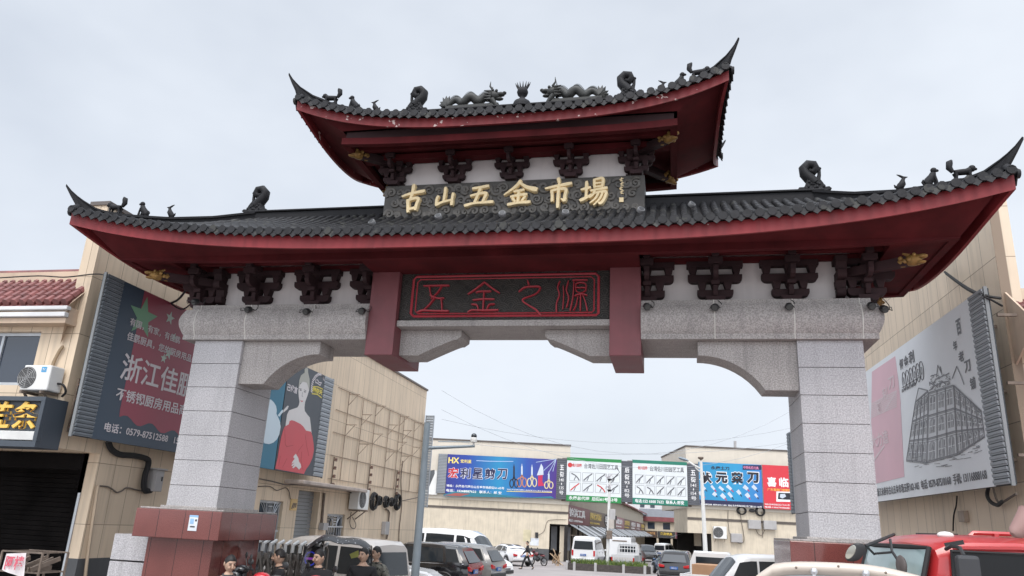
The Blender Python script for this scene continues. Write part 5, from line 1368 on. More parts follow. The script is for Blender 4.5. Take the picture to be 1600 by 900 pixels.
# far banner on the same wall seen edge-on
B4 = RW.off(0.55); ub0, ub1 = B4.uz(1234, 740)[0], B4.uz(1234, 740)[0] + 4.5; zq0, zq1 = B4.uz(1236, 803)[1], B4.uz(1233, 676)[1]
t, part = billboard('dark slatted billboard end seen edge on beside the right granite pillar', B4, ub0, ub1, zq0, zq1, th=.2)
m = MB(); slats(B4, m, ub0 + .02, ub0 + .5, zq0, zq1, 24, 0.0); B4.box(m, ub0 + .52, ub1 - .02, zq0, zq1, 0, .02); part(m, 'slat_panel', M_SLAT)
RWo = RW
pcable([(1500, 775), (1499, 790), (1495, 806), (1494, 830)], 0.014, 0.05, M_BLK2, 'thin dark cable hanging down the right side wall below the pale banner', wall=RW)
a, b = RW.uz(1506, 816), RW.uz(1513, 798); m = MB(); RW.box(m, a[0], b[0], a[1], b[1], 0, .08); wallthing(m, 'conduit_box', pmat('dirty beige box', (0.30, 0.24, 0.19), streak=.4), 'dirty beige conduit box on the right side wall below the pale banner', 'conduit box', bevel=.01)
pcable([(1558, 762), (1556, 775), (1562, 785), (1572, 790), (1580, 784)], 0.03, 0.12, M_BLK2, 'tangle of black cables under the slatted end of the pale banner', wall=RW)
pcable([(1563, 763), (1568, 780), (1575, 786), (1590, 778), (1600, 772)], 0.018, 0.10, M_CABLE, 'loose grey cables looping under the slatted end of the pale banner', wall=RW)
wire([ony(1476, 425, 2.6), B3.off(-.2).at(1510, 449), B3.off(.02).at(1537, 461), RW.off(.06).at(1563, 466)], 0.022, 'thick black wire sagging from the right gate eave to the tile eave')
wire([ony(1478, 428, 2.6), B3.off(-.2).at(1512, 453), B3.off(.02).at(1538, 463), RW.off(.08).at(1566, 478)], 0.016, 'thinner black wire below the thick one at the right tile eave')
# ------------------------------------------------------------------ buildings beyond the square
G0 = gnd(850, 876); BA = 0.2
BF = Wall((G0.x, G0.y, 0), (math.cos(BA), math.sin(BA), 0))
gB = gz(G0.y)
M_CREAM = pmat('cream rendered wall', (0.58, 0.51, 0.40), rough=0.8, var=0.09, streak=0.3)
M_CREAM2 = pmat('pale upper render', (0.58, 0.53, 0.45), rough=0.8, var=0.04, streak=0.08)
M_BAND = pmat('dark string course', (0.10, 0.085, 0.075), rough=0.8)
M_REDROOF = pmat('red sheet roof', (0.20, 0.055, 0.060), rough=0.6, var=0.2)
M_GRYROOF = pmat('grey roof', (0.13, 0.135, 0.15), rough=0.7, var=0.15)
M_AWN = pmat('pale awning sheet', (0.42, 0.44, 0.46), rough=0.5, var=0.1)
M_AWND = pmat('dark awning sheet', (0.07, 0.075, 0.08), rough=0.5, var=0.2)
def bthing(name, label, cat, loc):
    t = thing(name, label, cat, loc)
    def part(mb, nm, mat, par=None, **k):
        mb.v = [(x - loc[0], y - loc[1], z - loc[2]) for x, y, z in mb.v]; return mb.build(nm, mat, par or t, **k)
    return t, part
# left block
uL, uR_ = BF.uz(560, 700)[0], BF.uz(889, 760)[0]; zT = BF.uz(780, 692)[1]; zU = BF.uz(780, 781)[1] - .15
zb0, zb1 = BF.uz(760, 797)[1], BF.uz(760, 793.5)[1]
lo = BF.P((uL + uR_) / 2, gB, 0)
t, part = bthing('market_hall', 'cream market block with flat top behind the blue scissors billboard', 'building', lo)
uo = BF.uz(858, 850)[0]; zo = BF.uz(870, 819)[1]
m = MB(); BF.box(m, uL, uo, gB - .5, zU, -12, 0); BF.box(m, uo, uR_, zo, zU, -3.5, 0); part(m, 'wall', M_CREAM)
m = MB(); BF.box(m, uL - .05, uR_ + .05, zU, zT, -12, 0.12); w_ = part(m, 'upper_wall', M_CREAM2)
m = MB(); BF.box(m, uL - .1, uR_ + .1, zT, zT + .14, -12.1, .2); part(m, 'parapet_coping', M_BAND)
m = MB(); BF.box(m, uL, uR_, zb0, zb1, 0.0, .05); part(m, 'string_course', M_BAND)
m = MB(); BF.box(m, uL, uo, gB - .5, BF.uz(800, 855)[1], 0.0, .03); part(m, 'skirting', M_SKIRT)
m = MB(); BF.box(m, uo, uR_ - .4, gB - .5, zo, -3.5, -3.3); BF.box(m, uR_ - .3, uR_, gB - .5, zo, -.35, -.02)
for k in range(4): BF.box(m, uo + .4 + .8 * k, uo + .48 + .8 * k, gB - .3, zo, -2.2, -2.1)
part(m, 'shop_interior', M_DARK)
m = MB()
for k in (0.25, 1.5): BF.box(m, uo + k, uo + k + .55, gB + .9, zo - .2, -2.0, -1.95)
part(m, 'hanging_sheets', pmat('dull plastic sheet', (0.20, 0.21, 0.23), rough=.4))
# odd bits on this wall
for px0, py0, px1, py1, lab, mt in ((836, 832, 841, 840, 'small black box on the cream market wall near the corner opening', M_BLK), (817, 828, 830, 846, 'faded yellowish paper notice on the cream market wall', pmat('yellowed paper', (0.55, 0.49, 0.33))), (828, 841, 842, 852, 'pale paper notice on the cream market wall beside the walking man', pmat('paper', (0.62, 0.65, 0.68)))):
    a, b = BF.uz(px0, py1), BF.uz(px1, py0); m = MB(); BF.box(m, a[0], b[0], a[1], b[1], 0, .02 if mt is not M_BLK else .15); wallthing(m, 'notice' if mt is not M_BLK else 'junction_box', mt, lab, 'notice' if mt is not M_BLK else 'electric box')
a, b = BF.uz(638, 838), BF.uz(648, 798)
m = MB(); BF.box(m, a[0], b[0], a[1], b[1] - .3, 0, .4); BF.box(m, a[0] - .5, b[0] + .4, b[1] - .3, b[1] - .1, 0, .9); wallthing(m, 'doorway', M_BLK, 'small dark doorway with flat canopy behind the blue grey pole', 'doorway')
pcable([(841, 836), (850, 830), (855, 815), (865, 812), (885, 812)], .02, .06, M_CABLE, 'thin cable curving along the cream market wall to the corner opening', wall=BF)

# right block
uL2, uR2 = BF.uz(1073, 760)[0], BF.uz(1320, 760)[0]; zT2 = BF.uz(1150, 702)[1]; zU2 = BF.uz(1150, 795)[1] - .15
lo2 = BF.P((uL2 + uR2) / 2, gB, 0)
t, part = bthing('market_hall', 'cream market block behind the blue knife billboard and the red billboard', 'building', lo2)
uo2 = BF.uz(1112, 850)[0]
m = MB(); BF.box(m, uo2, uR2, gB - .5, zU2, -12, 0); BF.box(m, uL2, uo2, BF.uz(1090, 833)[1], zU2, -6, 0); part(m, 'wall', M_CREAM)
m = MB(); BF.box(m, uL2 - .05, uR2, zU2, zT2, -12, .12); part(m, 'upper_wall', M_CREAM2)
m = MB(); BF.box(m, uL2 - .1, uR2, zT2, zT2 + .14, -12.1, .2); part(m, 'parapet_coping', M_BAND)
m = MB(); BF.box(m, uL2, uR2, BF.uz(1160, 816)[1], BF.uz(1160, 812)[1], 0, .05); part(m, 'string_course', M_BAND)
m = MB(); BF.box(m, uL2 + .3, uo2, gB - .5, BF.uz(1090, 833)[1], -6.2, -6); BF.box(m, uo2 - .05, uo2, gB - .5, BF.uz(1090, 833)[1], -6, -.05); part(m, 'shop_interior', M_DARK)
m = MB(); m.bar(BF.P(BF.uz(1149, 699)[0], zT2, -.1), BF.P(BF.uz(1149, 690)[0], BF.uz(1149, 689)[1], -.1), .2, .2); part(m, 'vent_pipe', M_BOXG)
a, b = BF.uz(1113, 841), BF.uz(1132, 823)
ac_unit('air_conditioner', 'large off white air conditioner on the cream wall right of the lamp post', tuple(BF.P((a[0] + b[0]) / 2, a[1], .25)), BA, w=(b[0] - a[0]), h=(b[1] - a[1]), d=.45, fan=-(b[0] - a[0]) * .17)
for px0, py0, px1, py1, lab in ((1168, 813, 1187, 826, 'left one of two grey meter boxes on the dark string course of the cream wall'), (1192, 814, 1211, 827, 'right one of two grey meter boxes on the dark string course of the cream wall'), (1141, 834, 1158, 847, 'grey meter box on the cream wall just right of the air conditioner')):
    a, b = BF.uz(px0, py1), BF.uz(px1, py0); m = MB(); BF.box(m, a[0], b[0], a[1], b[1], 0.05, .4); wallthing(m, 'meter_box', M_BOXG, lab, 'meter box', bevel=.03)
for px, lab in (([(1137, 797), (1137, 815), (1139, 834)], 'cable dropping from the blue knife billboard to a meter box'), ([(1155, 796), (1158, 815), (1162, 840), (1160, 848), (1152, 848)], 'long looping cable on the cream wall below the knife billboard'), ([(1190, 798), (1190, 812), (1191, 840)], 'straight cable running down between the two meter boxes'), ([(1180, 826), (1184, 834), (1190, 836), (1194, 828)], 'short loop of cable joining the two meter boxes')):
    pcable(px, .03, .12, M_CABLE, lab, wall=BF)
cb_ = dup(cc, loc=BF.P(*BF.uz(1158, 798), .1), rz=rad(-79), label='black cable coil hanging left below the blue knife billboard', group='coils under the knife billboard'); cb_.scale = (1, 1.4, 1.1)
cb_ = dup(cc, loc=BF.P(*BF.uz(1187, 799), .1), rz=rad(-79), label='black cable coil hanging at the right end below the blue knife billboard', group='coils under the knife billboard'); cb_.scale = (1, 1.4, 1.3)
m = MB(); q = BF.uz(1174, 798); m.ell(BF.P(q[0], q[1], .2), (.30, .12, .16), 10, 6); wallthing(m, 'splice_closure', M_BLK, 'black oval cable box hanging below the middle of the blue knife billboard', 'cable box')

# ---- the row of billboards
SF = BF.off(0.45)
def uzr(x0, y0, x1, y1):
    a, b = SF.uz(x0, y1), SF.uz(x1, y0); return a[0], b[0], a[1], b[1]
zA, zB = SF.uz(870, 780)[1], SF.uz(870, 716)[1]
zA2, zB2 = SF.uz(1075, 789)[1], SF.uz(1075, 724)[1]
def zlin(u):
    ua, ub = SF.uz(870, 750)[0], SF.uz(1075, 750)[0]; k = (u - ua) / (ub - ua); return zA + (zA2 - zA) * k, zB + (zB2 - zB) * k
def strip_sign(x0, x1, chars, label):
    ua, ub = SF.uz(x0, 750)[0], SF.uz(x1, 750)[0]; z0, z1 = zlin((ua + ub) / 2)
    t, part = billboard(label, SF, ua, ub, z0, z1, th=.2, name='street_sign')
    m = MB(); slats(SF, m, ua + .03, ub - .03, z0, z1, 20, 0); sp_ = part(m, 'slat_panel', pmat('dark slat sheet', (0.10, 0.105, 0.12), rough=.5, var=.1))
    m = MB(); h = z1 - z0; uc = (ua + ub) / 2; w = (ub - ua)
    zc = z1 - h * .16
    for ch, k in chars:
        hh = h * k; text(m, ch, frame(SF.P(uc, zc - hh, .05), SF.u, (0, 0, 1)), 1, .02, .02 if k > .1 else .01, align='CENTER', width=w * (.42 if len(ch) == 1 and k > .1 else .46) if ch not in '-–|' else w * .07, height=hh); zc -= hh + h * .035
    part(m, 'lettering', pmat('white vinyl', (0.72, 0.72, 0.72)), sp_)
strip_sign(870, 885, [('五', .13), ('街', .13), ('140', .075), ('|', .05), ('135', .075), ('号', .09)], 'dark slatted strip sign 五街140-135号 right of the scissors billboard')
strip_sign(971, 988, [('后', .13), ('街', .13), ('93', .075), ('|', .05), ('82', .075), ('号', .09)], 'dark slatted strip sign 后街93-82号 between the two white tool billboards')
strip_sign(1074, 1092, [('五', .13), ('街', .13), ('141', .075), ('|', .05), ('154', .075), ('号', .09)], 'dark slatted strip sign 五街141-154号 left of the blue knife billboard')
# scissors billboard
ua, ub = SF.uz(683, 745)[0], SF.uz(870, 745)[0]; us = SF.uz(697, 745)[0]
z0, z1 = SF.uz(780, 775)[1], SF.uz(780, 713.5)[1]
t, part = billboard('blue and violet billboard of scissors on the cream market block', SF, ua, ub, z0, z1, th=.3)
m = MB(); slats(SF, m, ua + .03, us, z0, z1, 26, 0); part(m, 'slat_panel', MATS['grey slat sheet'])
def gradmat(name, cols, ax=0, span=(0, 1), rough=.4):
    """printed colour blend across the picture (object coordinates)"""
    m = bpy.data.materials.new(name); m.use_nodes = True; nt = m.node_tree; bs = nt.nodes['Principled BSDF']; bs.inputs['Roughness'].default_value = rough
    tc = nt.nodes.new('ShaderNodeTexCoord'); sx = nt.nodes.new('ShaderNodeSeparateXYZ'); mr = nt.nodes.new('ShaderNodeMapRange'); mr.inputs[1].default_value, mr.inputs[2].default_value = span
    rp = nt.nodes.new('ShaderNodeValToRGB'); nt.links.new(tc.outputs['Object'], sx.inputs[0]); nt.links.new(sx.outputs[ax], mr.inputs[0]); nt.links.new(mr.outputs[0], rp.inputs['Fac'])
    el = rp.color_ramp.elements
    while len(el) < len(cols): el.new(0.5)
    for e, (p, c) in zip(el, cols): e.position = p; e.color = (*c, 1)
    nt.links.new(rp.outputs['Color'], bs.inputs['Base Color']); return m
hw = (ub - ua) / 2 * math.cos(BA)
m = MB(); SF.box(m, us + .03, ub - .03, z0, z1, 0, .02)
bn = part(m, 'banner', gradmat('scissors print', [(0, (.03, .02, .17)), (.25, (.015, .05, .30)), (.52, (.012, .22, .42)), (.75, (.02, .07, .33)), (1, (.06, .02, .18))], 0, (-hw, hw)))
m = MB(); m.cur = 0
C = lambda *p: pxs(680, 700, 7.62, p)
SF.shape(m, C((100, 555), (200, 520), (380, 500), (560, 520), (800, 560), (1100, 590), (1380, 575), (1420, 600), (100, 575)), .022)
m.cur = 1
SF.shape(m, C((100, 565), (240, 535), (420, 545), (300, 575)), .025)
m.cur = 2
for q in ([(1440, 130), (1290, 270)], [(1440, 130), (1200, 170)], [(1440, 130), (1340, 320)], [(1440, 130), (1400, 280)]): SF.line(m, C(*q), .025, .05)
SF.line(m, C((490, 150), (640, 158), (790, 160), (930, 160)), .023, .06)
part(m, 'print_shapes', [M_PR('sea green', (.02, .16, .22)), M_PR('brick', (.30, .08, .07)), M_PR('pale blue', (.35, .45, .62))], bn)
m = MB(); m.cur = 1
wr(m, SF, 'HX', C((155, 182))[0], C((160, 112))[0], C((285, 182))[0], .022, .03); wr(m, SF, '宏利星', C((300, 178))[0], C((300, 135))[0], C((430, 182))[0], .022, .02)
m.cur = 0
for k, ch in enumerate('宏利星剪刀'):
    x0 = 148 + 146 * k; y0 = 358 + 4 * k
    m.cur = 2; wr(m, SF, ch, C((x0 - 3, y0 + 5))[0], C((x0 - 3, 228 + 4 * k))[0], C((x0 + 127, y0 + 5))[0], .022, .055)
    m.cur = 3 if k == 0 else 4; wr(m, SF, ch, C((x0, y0))[0], C((x0, 232 + 4 * k))[0], C((x0 + 122, y0))[0], .026, .022)
m.cur = 0
wr(m, SF, '地址：永康总代理古山五金市场后街61-63号', C((133, 462))[0], C((133, 430))[0], C((822, 486))[0], .026, .02)
wr(m, SF, '电话：15268887622   联系人：郎 安', C((130, 525))[0], C((130, 490))[0], C((790, 548))[0], .026, .02)
wr(m, SF, '专业生产各类剪刀园林工具厨房剪刀办公剪刀 欢迎来电订购', C((850, 500))[0], C((850, 484))[0], C((1390, 516))[0], .026, .01)
m.cur = 1; SF.line(m, C((850, 515), (1390, 530)), .026, .05)
part(m, 'lettering', [pmat('white vinyl', (0.72, 0.72, 0.72)), M_PR('gold yellow', (.75, .60, .15)), M_PR('pale outline', (.62, .62, .70)), M_PR('scarlet', (.50, .03, .03)), M_PR('navy', (.015, .015, .06))], bn)
m = MB()
def scissor(cx, ytop, ym, yb, wd, c, blade, d=.024):
    m.cur = blade
    for s in (-1, 1): SF.shape(m, C((cx - 3 * s, ytop), (cx + 9 * s, ytop + 40), (cx + 10 * s, ym), (cx - 6 * s, ym + 15)), d + .001 * s)
    m.cur = c
    for s in (-1, 1):
        pts = [(cx + s * wd * .55 + wd * .45 * math.cos(a * math.pi / 8), (ym + yb) / 2 + 20 + (yb - ym) * .38 * math.sin(a * math.pi / 8)) for a in range(17)]
        SF.line(m, C(*pts), d + .006, .09)
        SF.line(m, C((cx - s * 4, ym), (cx + s * wd * .35, ym + 40)), d + .006, .13)
scissor(938, 185, 340, 465, 50, 0, 0); scissor(1032, 185, 320, 460, 55, 1, 4); scissor(1152, 195, 325, 455, 55, 2, 4); scissor(1352, 275, 370, 475, 50, 2, 4)
m.cur = 4; SF.shape(m, C((1262, 185), (1285, 230), (1290, 320), (1210, 325), (1245, 230)), .024); m.cur = 3; SF.shape(m, C((1225, 330), (1280, 320), (1275, 400), (1300, 450), (1225, 455)), .025)
part(m, 'scissors_print', [M_PR('black print', (.012, .012, .02)), M_PR('orange brown', (.45, .18, .10)), M_PR('cream print', (.62, .52, .30)), M_PR('crimson', (.45, .02, .08)), M_PR('pale steel', (.50, .55, .62))], bn)
# torn black end at the left
m = MB(); SF.shape(m, [(664, 736), (679, 734), (679, 740), (668, 766), (664, 764)], -.1); tag(m.build('torn_banner', M_AWND), 'torn black banner corner flapping at the left end of the scissors billboard', 'banner')
m = MB(); SF.shape(m, [(662, 735), (683, 735), (683, 773), (662, 772)], -.16, .05); tag(m.build('blank_panel', M_ACW), 'blank white panel left of the scissors billboard behind the pole', 'panel')
# two white tool billboards
def tool_board(x0, x1, label, green, title, foot, cols, rows, logo, seed):
    ua, ub = SF.uz(x0, 750)[0], SF.uz(x1, 750)[0]; z0, z1 = zlin((ua + ub) / 2); z0 -= .12; z1 += .12; h = z1 - z0; w = ub - ua
    t, part = billboard(label, SF, ua, ub, z0, z1, th=.25)
    m = MB(); SF.box(m, ua + .02, ub - .02, z0, z1, 0, .02); bn = part(m, 'banner', pmat('white banner', (0.60, 0.63, 0.64), rough=.45, var=.04, bump=.1, bscale=2))
    m = MB(); SF.box(m, ua + .02, ub - .02, z1 - h * .075, z1, .02, .026); SF.box(m, ua + .02, ub - .02, z0, z0 + h * .135, .02, .026); gp = part(m, 'green_bands', M_PR('green ' + str(seed), green), bn)
    m = MB(); m.cur = 0
    text(m, title, frame(SF.P(ua + w * .32, z1 - h * .245, .026), SF.u, (0, 0, 1)), 1, .003, .012, width=w * .62, height=h * .12)
    m.cur = 1; text(m, foot, frame(SF.P(ua + w * .05, z0 + h * .03, .03), SF.u, (0, 0, 1)), 1, .003, .02, width=w * .88, height=h * .085)
    m.cur = 2; text(m, logo, frame(SF.P(ua + w * .10, z1 - h * .22, .026), SF.u, (0, 0, 1)), 1, .003, .03, width=w * .17, height=h * .08)
    if seed == 1: m.add([SF.P(ua + w * .06 + .22 * math.cos(k), z1 - h * .18 + .22 * math.sin(k), .024) for k in [i * math.pi / 6 for i in range(12)]], [tuple(range(12))])
    part(m, 'lettering', [M_PR('ink', (0.10, 0.10, 0.11)), pmat('white vinyl', (0.72, 0.72, 0.72)), M_PR('scarlet', (.50, .03, .03))], bn)
    m = MB(); r3 = random.Random(seed)
    for i in range(cols):
        for j in range(rows):
            cu_ = ua + w * (.04 + .94 * (i + .5) / cols); cz = z0 + h * (.20 + .48 * (j + .5) / rows); bw, bh = w * .80 / cols / 2, h * .40 / rows / 2
            m.cur = 1
            for (a, b, c, d) in ((-bw, bw, -bh, -bh), (-bw, bw, bh, bh)): m.bar(SF.P(cu_ + a, cz + c, .024), SF.P(cu_ + b, cz + d, .024), .05, .003, up=SF.n)
            for a in (-bw, bw): m.bar(SF.P(cu_ + a, cz - bh, .024), SF.P(cu_ + a, cz + bh, .024), .05, .003, up=SF.n)
            m.cur = 2 if (seed == 1 and j == 0 and i in (0, 2)) else 0
            s_ = r3.choice((.8, .9)); q = [(-.8 * bw, -.8 * bh), (-.1 * bw, .05 * bh), (.35 * bw, .45 * bh), (.75 * bw, .85 * bh)]
            if r3.random() < .4: q = [(-.7 * bw, .7 * bh), (0, .3 * bh), (.5 * bw, -.3 * bh), (.75 * bw, -.85 * bh)]
            for (a, b), (c, d) in zip(q, q[1:]): m.bar(SF.P(cu_ + a, cz + b, .026), SF.P(cu_ + c, cz + d, .026), .10, .004, up=SF.n)
            m.cur = 0; m.bar(SF.P(cu_ - .2 * bw, cz - .85 * bh, .026), SF.P(cu_ + .1 * bw, cz, .026), .07, .004, up=SF.n)
    part(m, 'tools_print', [M_PR('ink', (0.10, 0.10, 0.11)), M_PR('light rule', (.36, .37, .38)), M_PR('scarlet', (.50, .03, .03))], bn)
    m = MB()
    for k in range(5):
        u = ua + w * k / 4; m.bar(SF.P(u, z0 + .1, -.3), SF.P(u, z1 - .1, -.3), .12, .12)
    m.bar(SF.P(ua - .4, z0 + .1, -.35), SF.P(ub + .4, z0 + .1, -.35), .2, .25); m.bar(SF.P(ua - .4, z1 - .2, -.35), SF.P(ub + .4, z1 - .2, -.35), .2, .25)
    part(m, 'support_frame', M_STEEL)
tool_board(885, 971, 'white billboard of garden tools with bright green bands spanning the street entrance', (.015, .20, .05), '台湾佐川田园艺工具', '永康总代理  后街61号 63号', 4, 2, '佐川田园', 1)
tool_board(988, 1074, 'greyish white billboard of garden tools with teal green bands spanning the street entrance', (.010, .16, .105), '台湾佐川田园艺工具', '电话:152 6888 7622  联系人:郎安', 5, 2, '佐川田园', 2)
# knife billboard and red billboard
ua, ub, uc = SF.uz(1092, 755)[0], SF.uz(1191, 760)[0], SF.uz(1262, 765)[0]; z0, z1 = SF.uz(1140, 791)[1], SF.uz(1140, 724)[1]; h = z1 - z0; w = ub - ua
t, part = billboard('bright blue billboard of kitchen knives with bold black characters', SF, ua, ub, z0, z1, th=.3)
m = MB(); SF.box(m, ua + .02, ub - .02, z0, z1, 0, .02); bn = part(m, 'banner', gradmat('knife print', [(0, (.02, .22, .42)), (.6, (.02, .26, .48)), (1, (.03, .15, .45))], 0, (-w / 2, w / 2)))
D = lambda *p: pxs(1060, 700, 8.18, p)
m = MB(); SF.box(m, ua + .02, ub - .02, z0, z0 + h * .12, .02, .026); SF.shape(m, D((820, 220), (1060, 220), (1060, 280), (820, 280)), .022); part(m, 'dark_bands', M_PR('navy', (.015, .015, .06)), bn)
m = MB()
for k, ch in enumerate('状元菜刀'):
    x0 = 275 + 200 * k
    m.cur = 1; wr(m, SF, ch, D((x0 - 6, 462))[0], D((x0 - 6, 300))[0], D((x0 + 166, 466))[0], .022, .085)
    m.cur = 0; wr(m, SF, ch, D((x0, 450))[0], D((x0, 310))[0], D((x0 + 155, 454))[0], .027, .055)
m.cur = 0; wr(m, SF, '永康土刀', D((415, 278))[0], D((415, 232))[0], D((650, 282))[0], .026, .03)
m.cur = 2; wr(m, SF, '中国名牌刀具', D((830, 270))[0], D((830, 232))[0], D((1025, 274))[0], .028, .03)
m.cur = 1; wr(m, SF, '13506892288  0579-87511688  地址:五金市场五街1号门面155-160号', D((285, 730))[0], D((285, 705))[0], D((1065, 765))[0], .03, .02)
part(m, 'lettering', [M_PR('black print', (.012, .012, .02)), pmat('white vinyl', (0.72, 0.72, 0.72)), M_PR('pink print', (.60, .20, .35))], bn)
m = MB(); r3 = random.Random(3)
for i, (x, y) in enumerate(((330, 520), (450, 520), (560, 530), (660, 520), (780, 580), (870, 520), (980, 520), (300, 600), (470, 600), (580, 630), (670, 615), (890, 620), (1000, 620))):
    a = r3.uniform(.7, 1.0); L = r3.uniform(38, 60); wdt = r3.uniform(14, 26); ca, sa = math.cos(a), math.sin(a)
    R_ = lambda u, v: (x + u * ca - v * sa, y + u * sa + v * ca)
    m.cur = 0; SF.shape(m, D(R_(-L, -wdt), R_(L * .3, -wdt), R_(L * .35, wdt * .7), R_(-L * .9, wdt)), .0225)
    m.cur = 1 + i % 2; SF.shape(m, D(R_(L * .3, -6), R_(L, -6), R_(L, 6), R_(L * .3, 6)), .025)
part(m, 'knives_print', [M_PR('pale steel', (.50, .55, .62)), M_PR('black print', (.012, .012, .02)), M_PR('crimson', (.45, .02, .08))], bn)
w2 = uc - ub
t, part = billboard('red billboard with white characters and a stove beside the blue knife billboard', SF, ub + .06, uc, z0 - .05, z1 + .02, th=.3)
m = MB(); SF.box(m, ub + .08, uc - .02, z0 - .05, z1 + .02, 0, .02); bn = part(m, 'banner', M_PR('bright red', (.55, .03, .045)))
m = MB(); m.cur = 0
wr(m, SF, '喜', D((1138, 492))[0], D((1138, 370))[0], D((1255, 496))[0], .022, .03); wr(m, SF, '临', D((1290, 500))[0], D((1290, 378))[0], D((1410, 500))[0], .022, .03); wr(m, SF, '门', D((1440, 505))[0], D((1440, 378))[0], D((1550, 505))[0], .022, .03)
m.cur = 1; wr(m, SF, '广东喜临门定制厨电', D((1138, 545))[0], D((1138, 512))[0], D((1480, 552))[0], .022, .02)
m.cur = 0; wr(m, SF, '地址:五金市场五街1门1011号', D((1105, 732))[0], D((1105, 708))[0], D((1420, 742))[0], .022, .015); wr(m, SF, '电话:13867958688', D((1105, 765))[0], D((1105, 742))[0], D((1420, 778))[0], .022, .02)
SF.shape(m, D((1250, 555), (1500, 562), (1500, 690), (1250, 685)), .022); m.cur = 2; SF.shape(m, D((1278, 572), (1500, 578), (1500, 665), (1270, 655)), .026); m.cur = 3; SF.shape(m, D((1300, 590), (1360, 585), (1375, 620), (1330, 645), (1295, 630)), .03)
part(m, 'lettering', [pmat('white vinyl', (0.72, 0.72, 0.72)), M_PR('orange yellow', (.75, .42, .06)), M_PR('black print', (.012, .012, .02)), M_PR('pale steel', (.50, .55, .62))], bn)

# ------------------------------------------------------------------ the street behind
p0 = BF.P(uR_, 0, 0)
SL = Wall((p0.x, p0.y, 0), (math.sin(rad(1.2)), math.cos(rad(1.2)), 0))
uE = SL.uz(1008, 830)[0]; gE = gz(p0.y + uE)
lo = SL.P(uE / 2, gz(p0.y + uE / 2), 0)
t, part = bthing('shop_row', 'long cream two storey shop row with maroon eave and striped awnings down the street', 'building', lo)
zs1, zs0 = SL.uz(892, 789)[1], SL.uz(892, 819)[1]
zr_ = SL.uz(985, 800)[1]; zr_ = max(zr_, zs1 + 2.6)
m = MB()
def slbox(m, u0, u1, z0, z1, d0, d1, sl=True): SL.box(m, u0, u1, z0, z1, d0, d1)
slbox(m, .1, uE, zs0, zr_, -8, -.6); wl3 = part(m, 'wall', M_CREAM)
m = MB()
for k in range(int(uE / 1.0)):
    slbox(m, .3 + 1.0 * k, .75 + 1.0 * k, zs1 - .1, zr_ - .3, -.6, -.42)
part(m, 'pilasters', M_CREAM2)
m = MB(); n = 0
for k in range(int(uE / 4)): slbox(m, 1.8 + 4 * k, 2.4 + 4 * k, zs1 + .9, zs1 + 2.0, -.6, -.55)
part(m, 'window', M_BGL)
m = MB(); m.loft([[SL.P(0, zr_ - .35, .35), SL.P(uE + 2, zr_ - .35, .35)], [SL.P(0, zr_ - .1, .35), SL.P(uE + 2, zr_ - .1, .35)], [SL.P(0, zr_ + 1.3, -3), SL.P(uE + 2, zr_ + 1.3, -3)], [SL.P(0, zr_ - .3, -.5), SL.P(uE + 2, zr_ - .3, -.5)]], False, False); part(m, 'roof', M_REDROOF)
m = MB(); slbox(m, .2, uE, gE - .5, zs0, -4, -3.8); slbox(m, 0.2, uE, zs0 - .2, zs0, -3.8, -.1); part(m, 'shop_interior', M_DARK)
m = MB()
for k in range(int(uE / 4) + 1): slbox(m, .4 + 4 * k, .8 + 4 * k, gE - .5, zs0, -.8, -.4)
part(m, 'pier', M_CREAM)
scol = [('maroon board', (.16, .035, .045)), ('umber board', (.10, .065, .05)), ('dark grey board', (.075, .065, .06)), ('dusty pink board', (.30, .14, .16)), ('brown board', (.11, .075, .065)), ('grey maroon board', (.16, .085, .09))]
names = ['铂洪工具', '园林机械', '五金工具', '永发五金', '刀剪批发', '金源工具', '百利五金', '钢锯电动']
for k in range(8):
    L_ = uE / 8; c = scol[k % len(scol)]
    st_ = thing('shop_fascia', ['maroon shop board with white lettering at the near corner of the street', 'umber shop board with yellow lettering, second from the street corner', 'dark grey shop board, third from the street corner', 'dusty pink shop board half way along the cream row', 'brown shop board just past the dusty pink board', 'grey maroon shop board, third from the far end of the row', 'maroon shop board, second from the far end of the row', 'umber shop board at the far end of the row'][k], 'shop sign', SL.P(L_ * k, zs0, 0), group='shop boards along the cream row')
    m = MB(); SL.box(m, L_ * k + .03, L_ * (k + 1) - .03, zs0, zs1, -.12, 0); l = st_.location; m.v = [(x - l.x, y - l.y, z - l.z) for x, y, z in m.v]; b_ = m.build('board', pmat(c[0], c[1], rough=.4), st_)
    m = MB(); text(m, names[k], frame(SL.P(L_ * k + .5, zs0 + (zs1 - zs0) * .38, .01), SL.u, (0, 0, 1)), 1, .02, .03, width=L_ * .72, height=(zs1 - zs0) * .48); text(m, '电话 13906798866', frame(SL.P(L_ * k + .5, zs0 + (zs1 - zs0) * .12, .01), SL.u, (0, 0, 1)), 1, .02, .02, width=L_ * .6, height=(zs1 - zs0) * .15)
    m.v = [(x - l.x, y - l.y, z - l.z) for x, y, z in m.v]; m.build('lettering', pmat('yellow lettering', (.60, .45, .14)) if k % 3 == 1 else pmat('white vinyl', (0.72, 0.72, 0.72)), st_)
aw = thing('awning', '', 'awning'); L_ = uE / 8
m = MB(); m.loft([[(0.1, .3, 0), (0.1, L_ - .3, 0)], [(1.9, .3, -.95), (1.9, L_ - .3, -.95)], [(1.9, .3, -1.15), (1.9, L_ - .3, -1.15)]], False, False); m.build('sheet', M_AWND, aw)
m = MB()
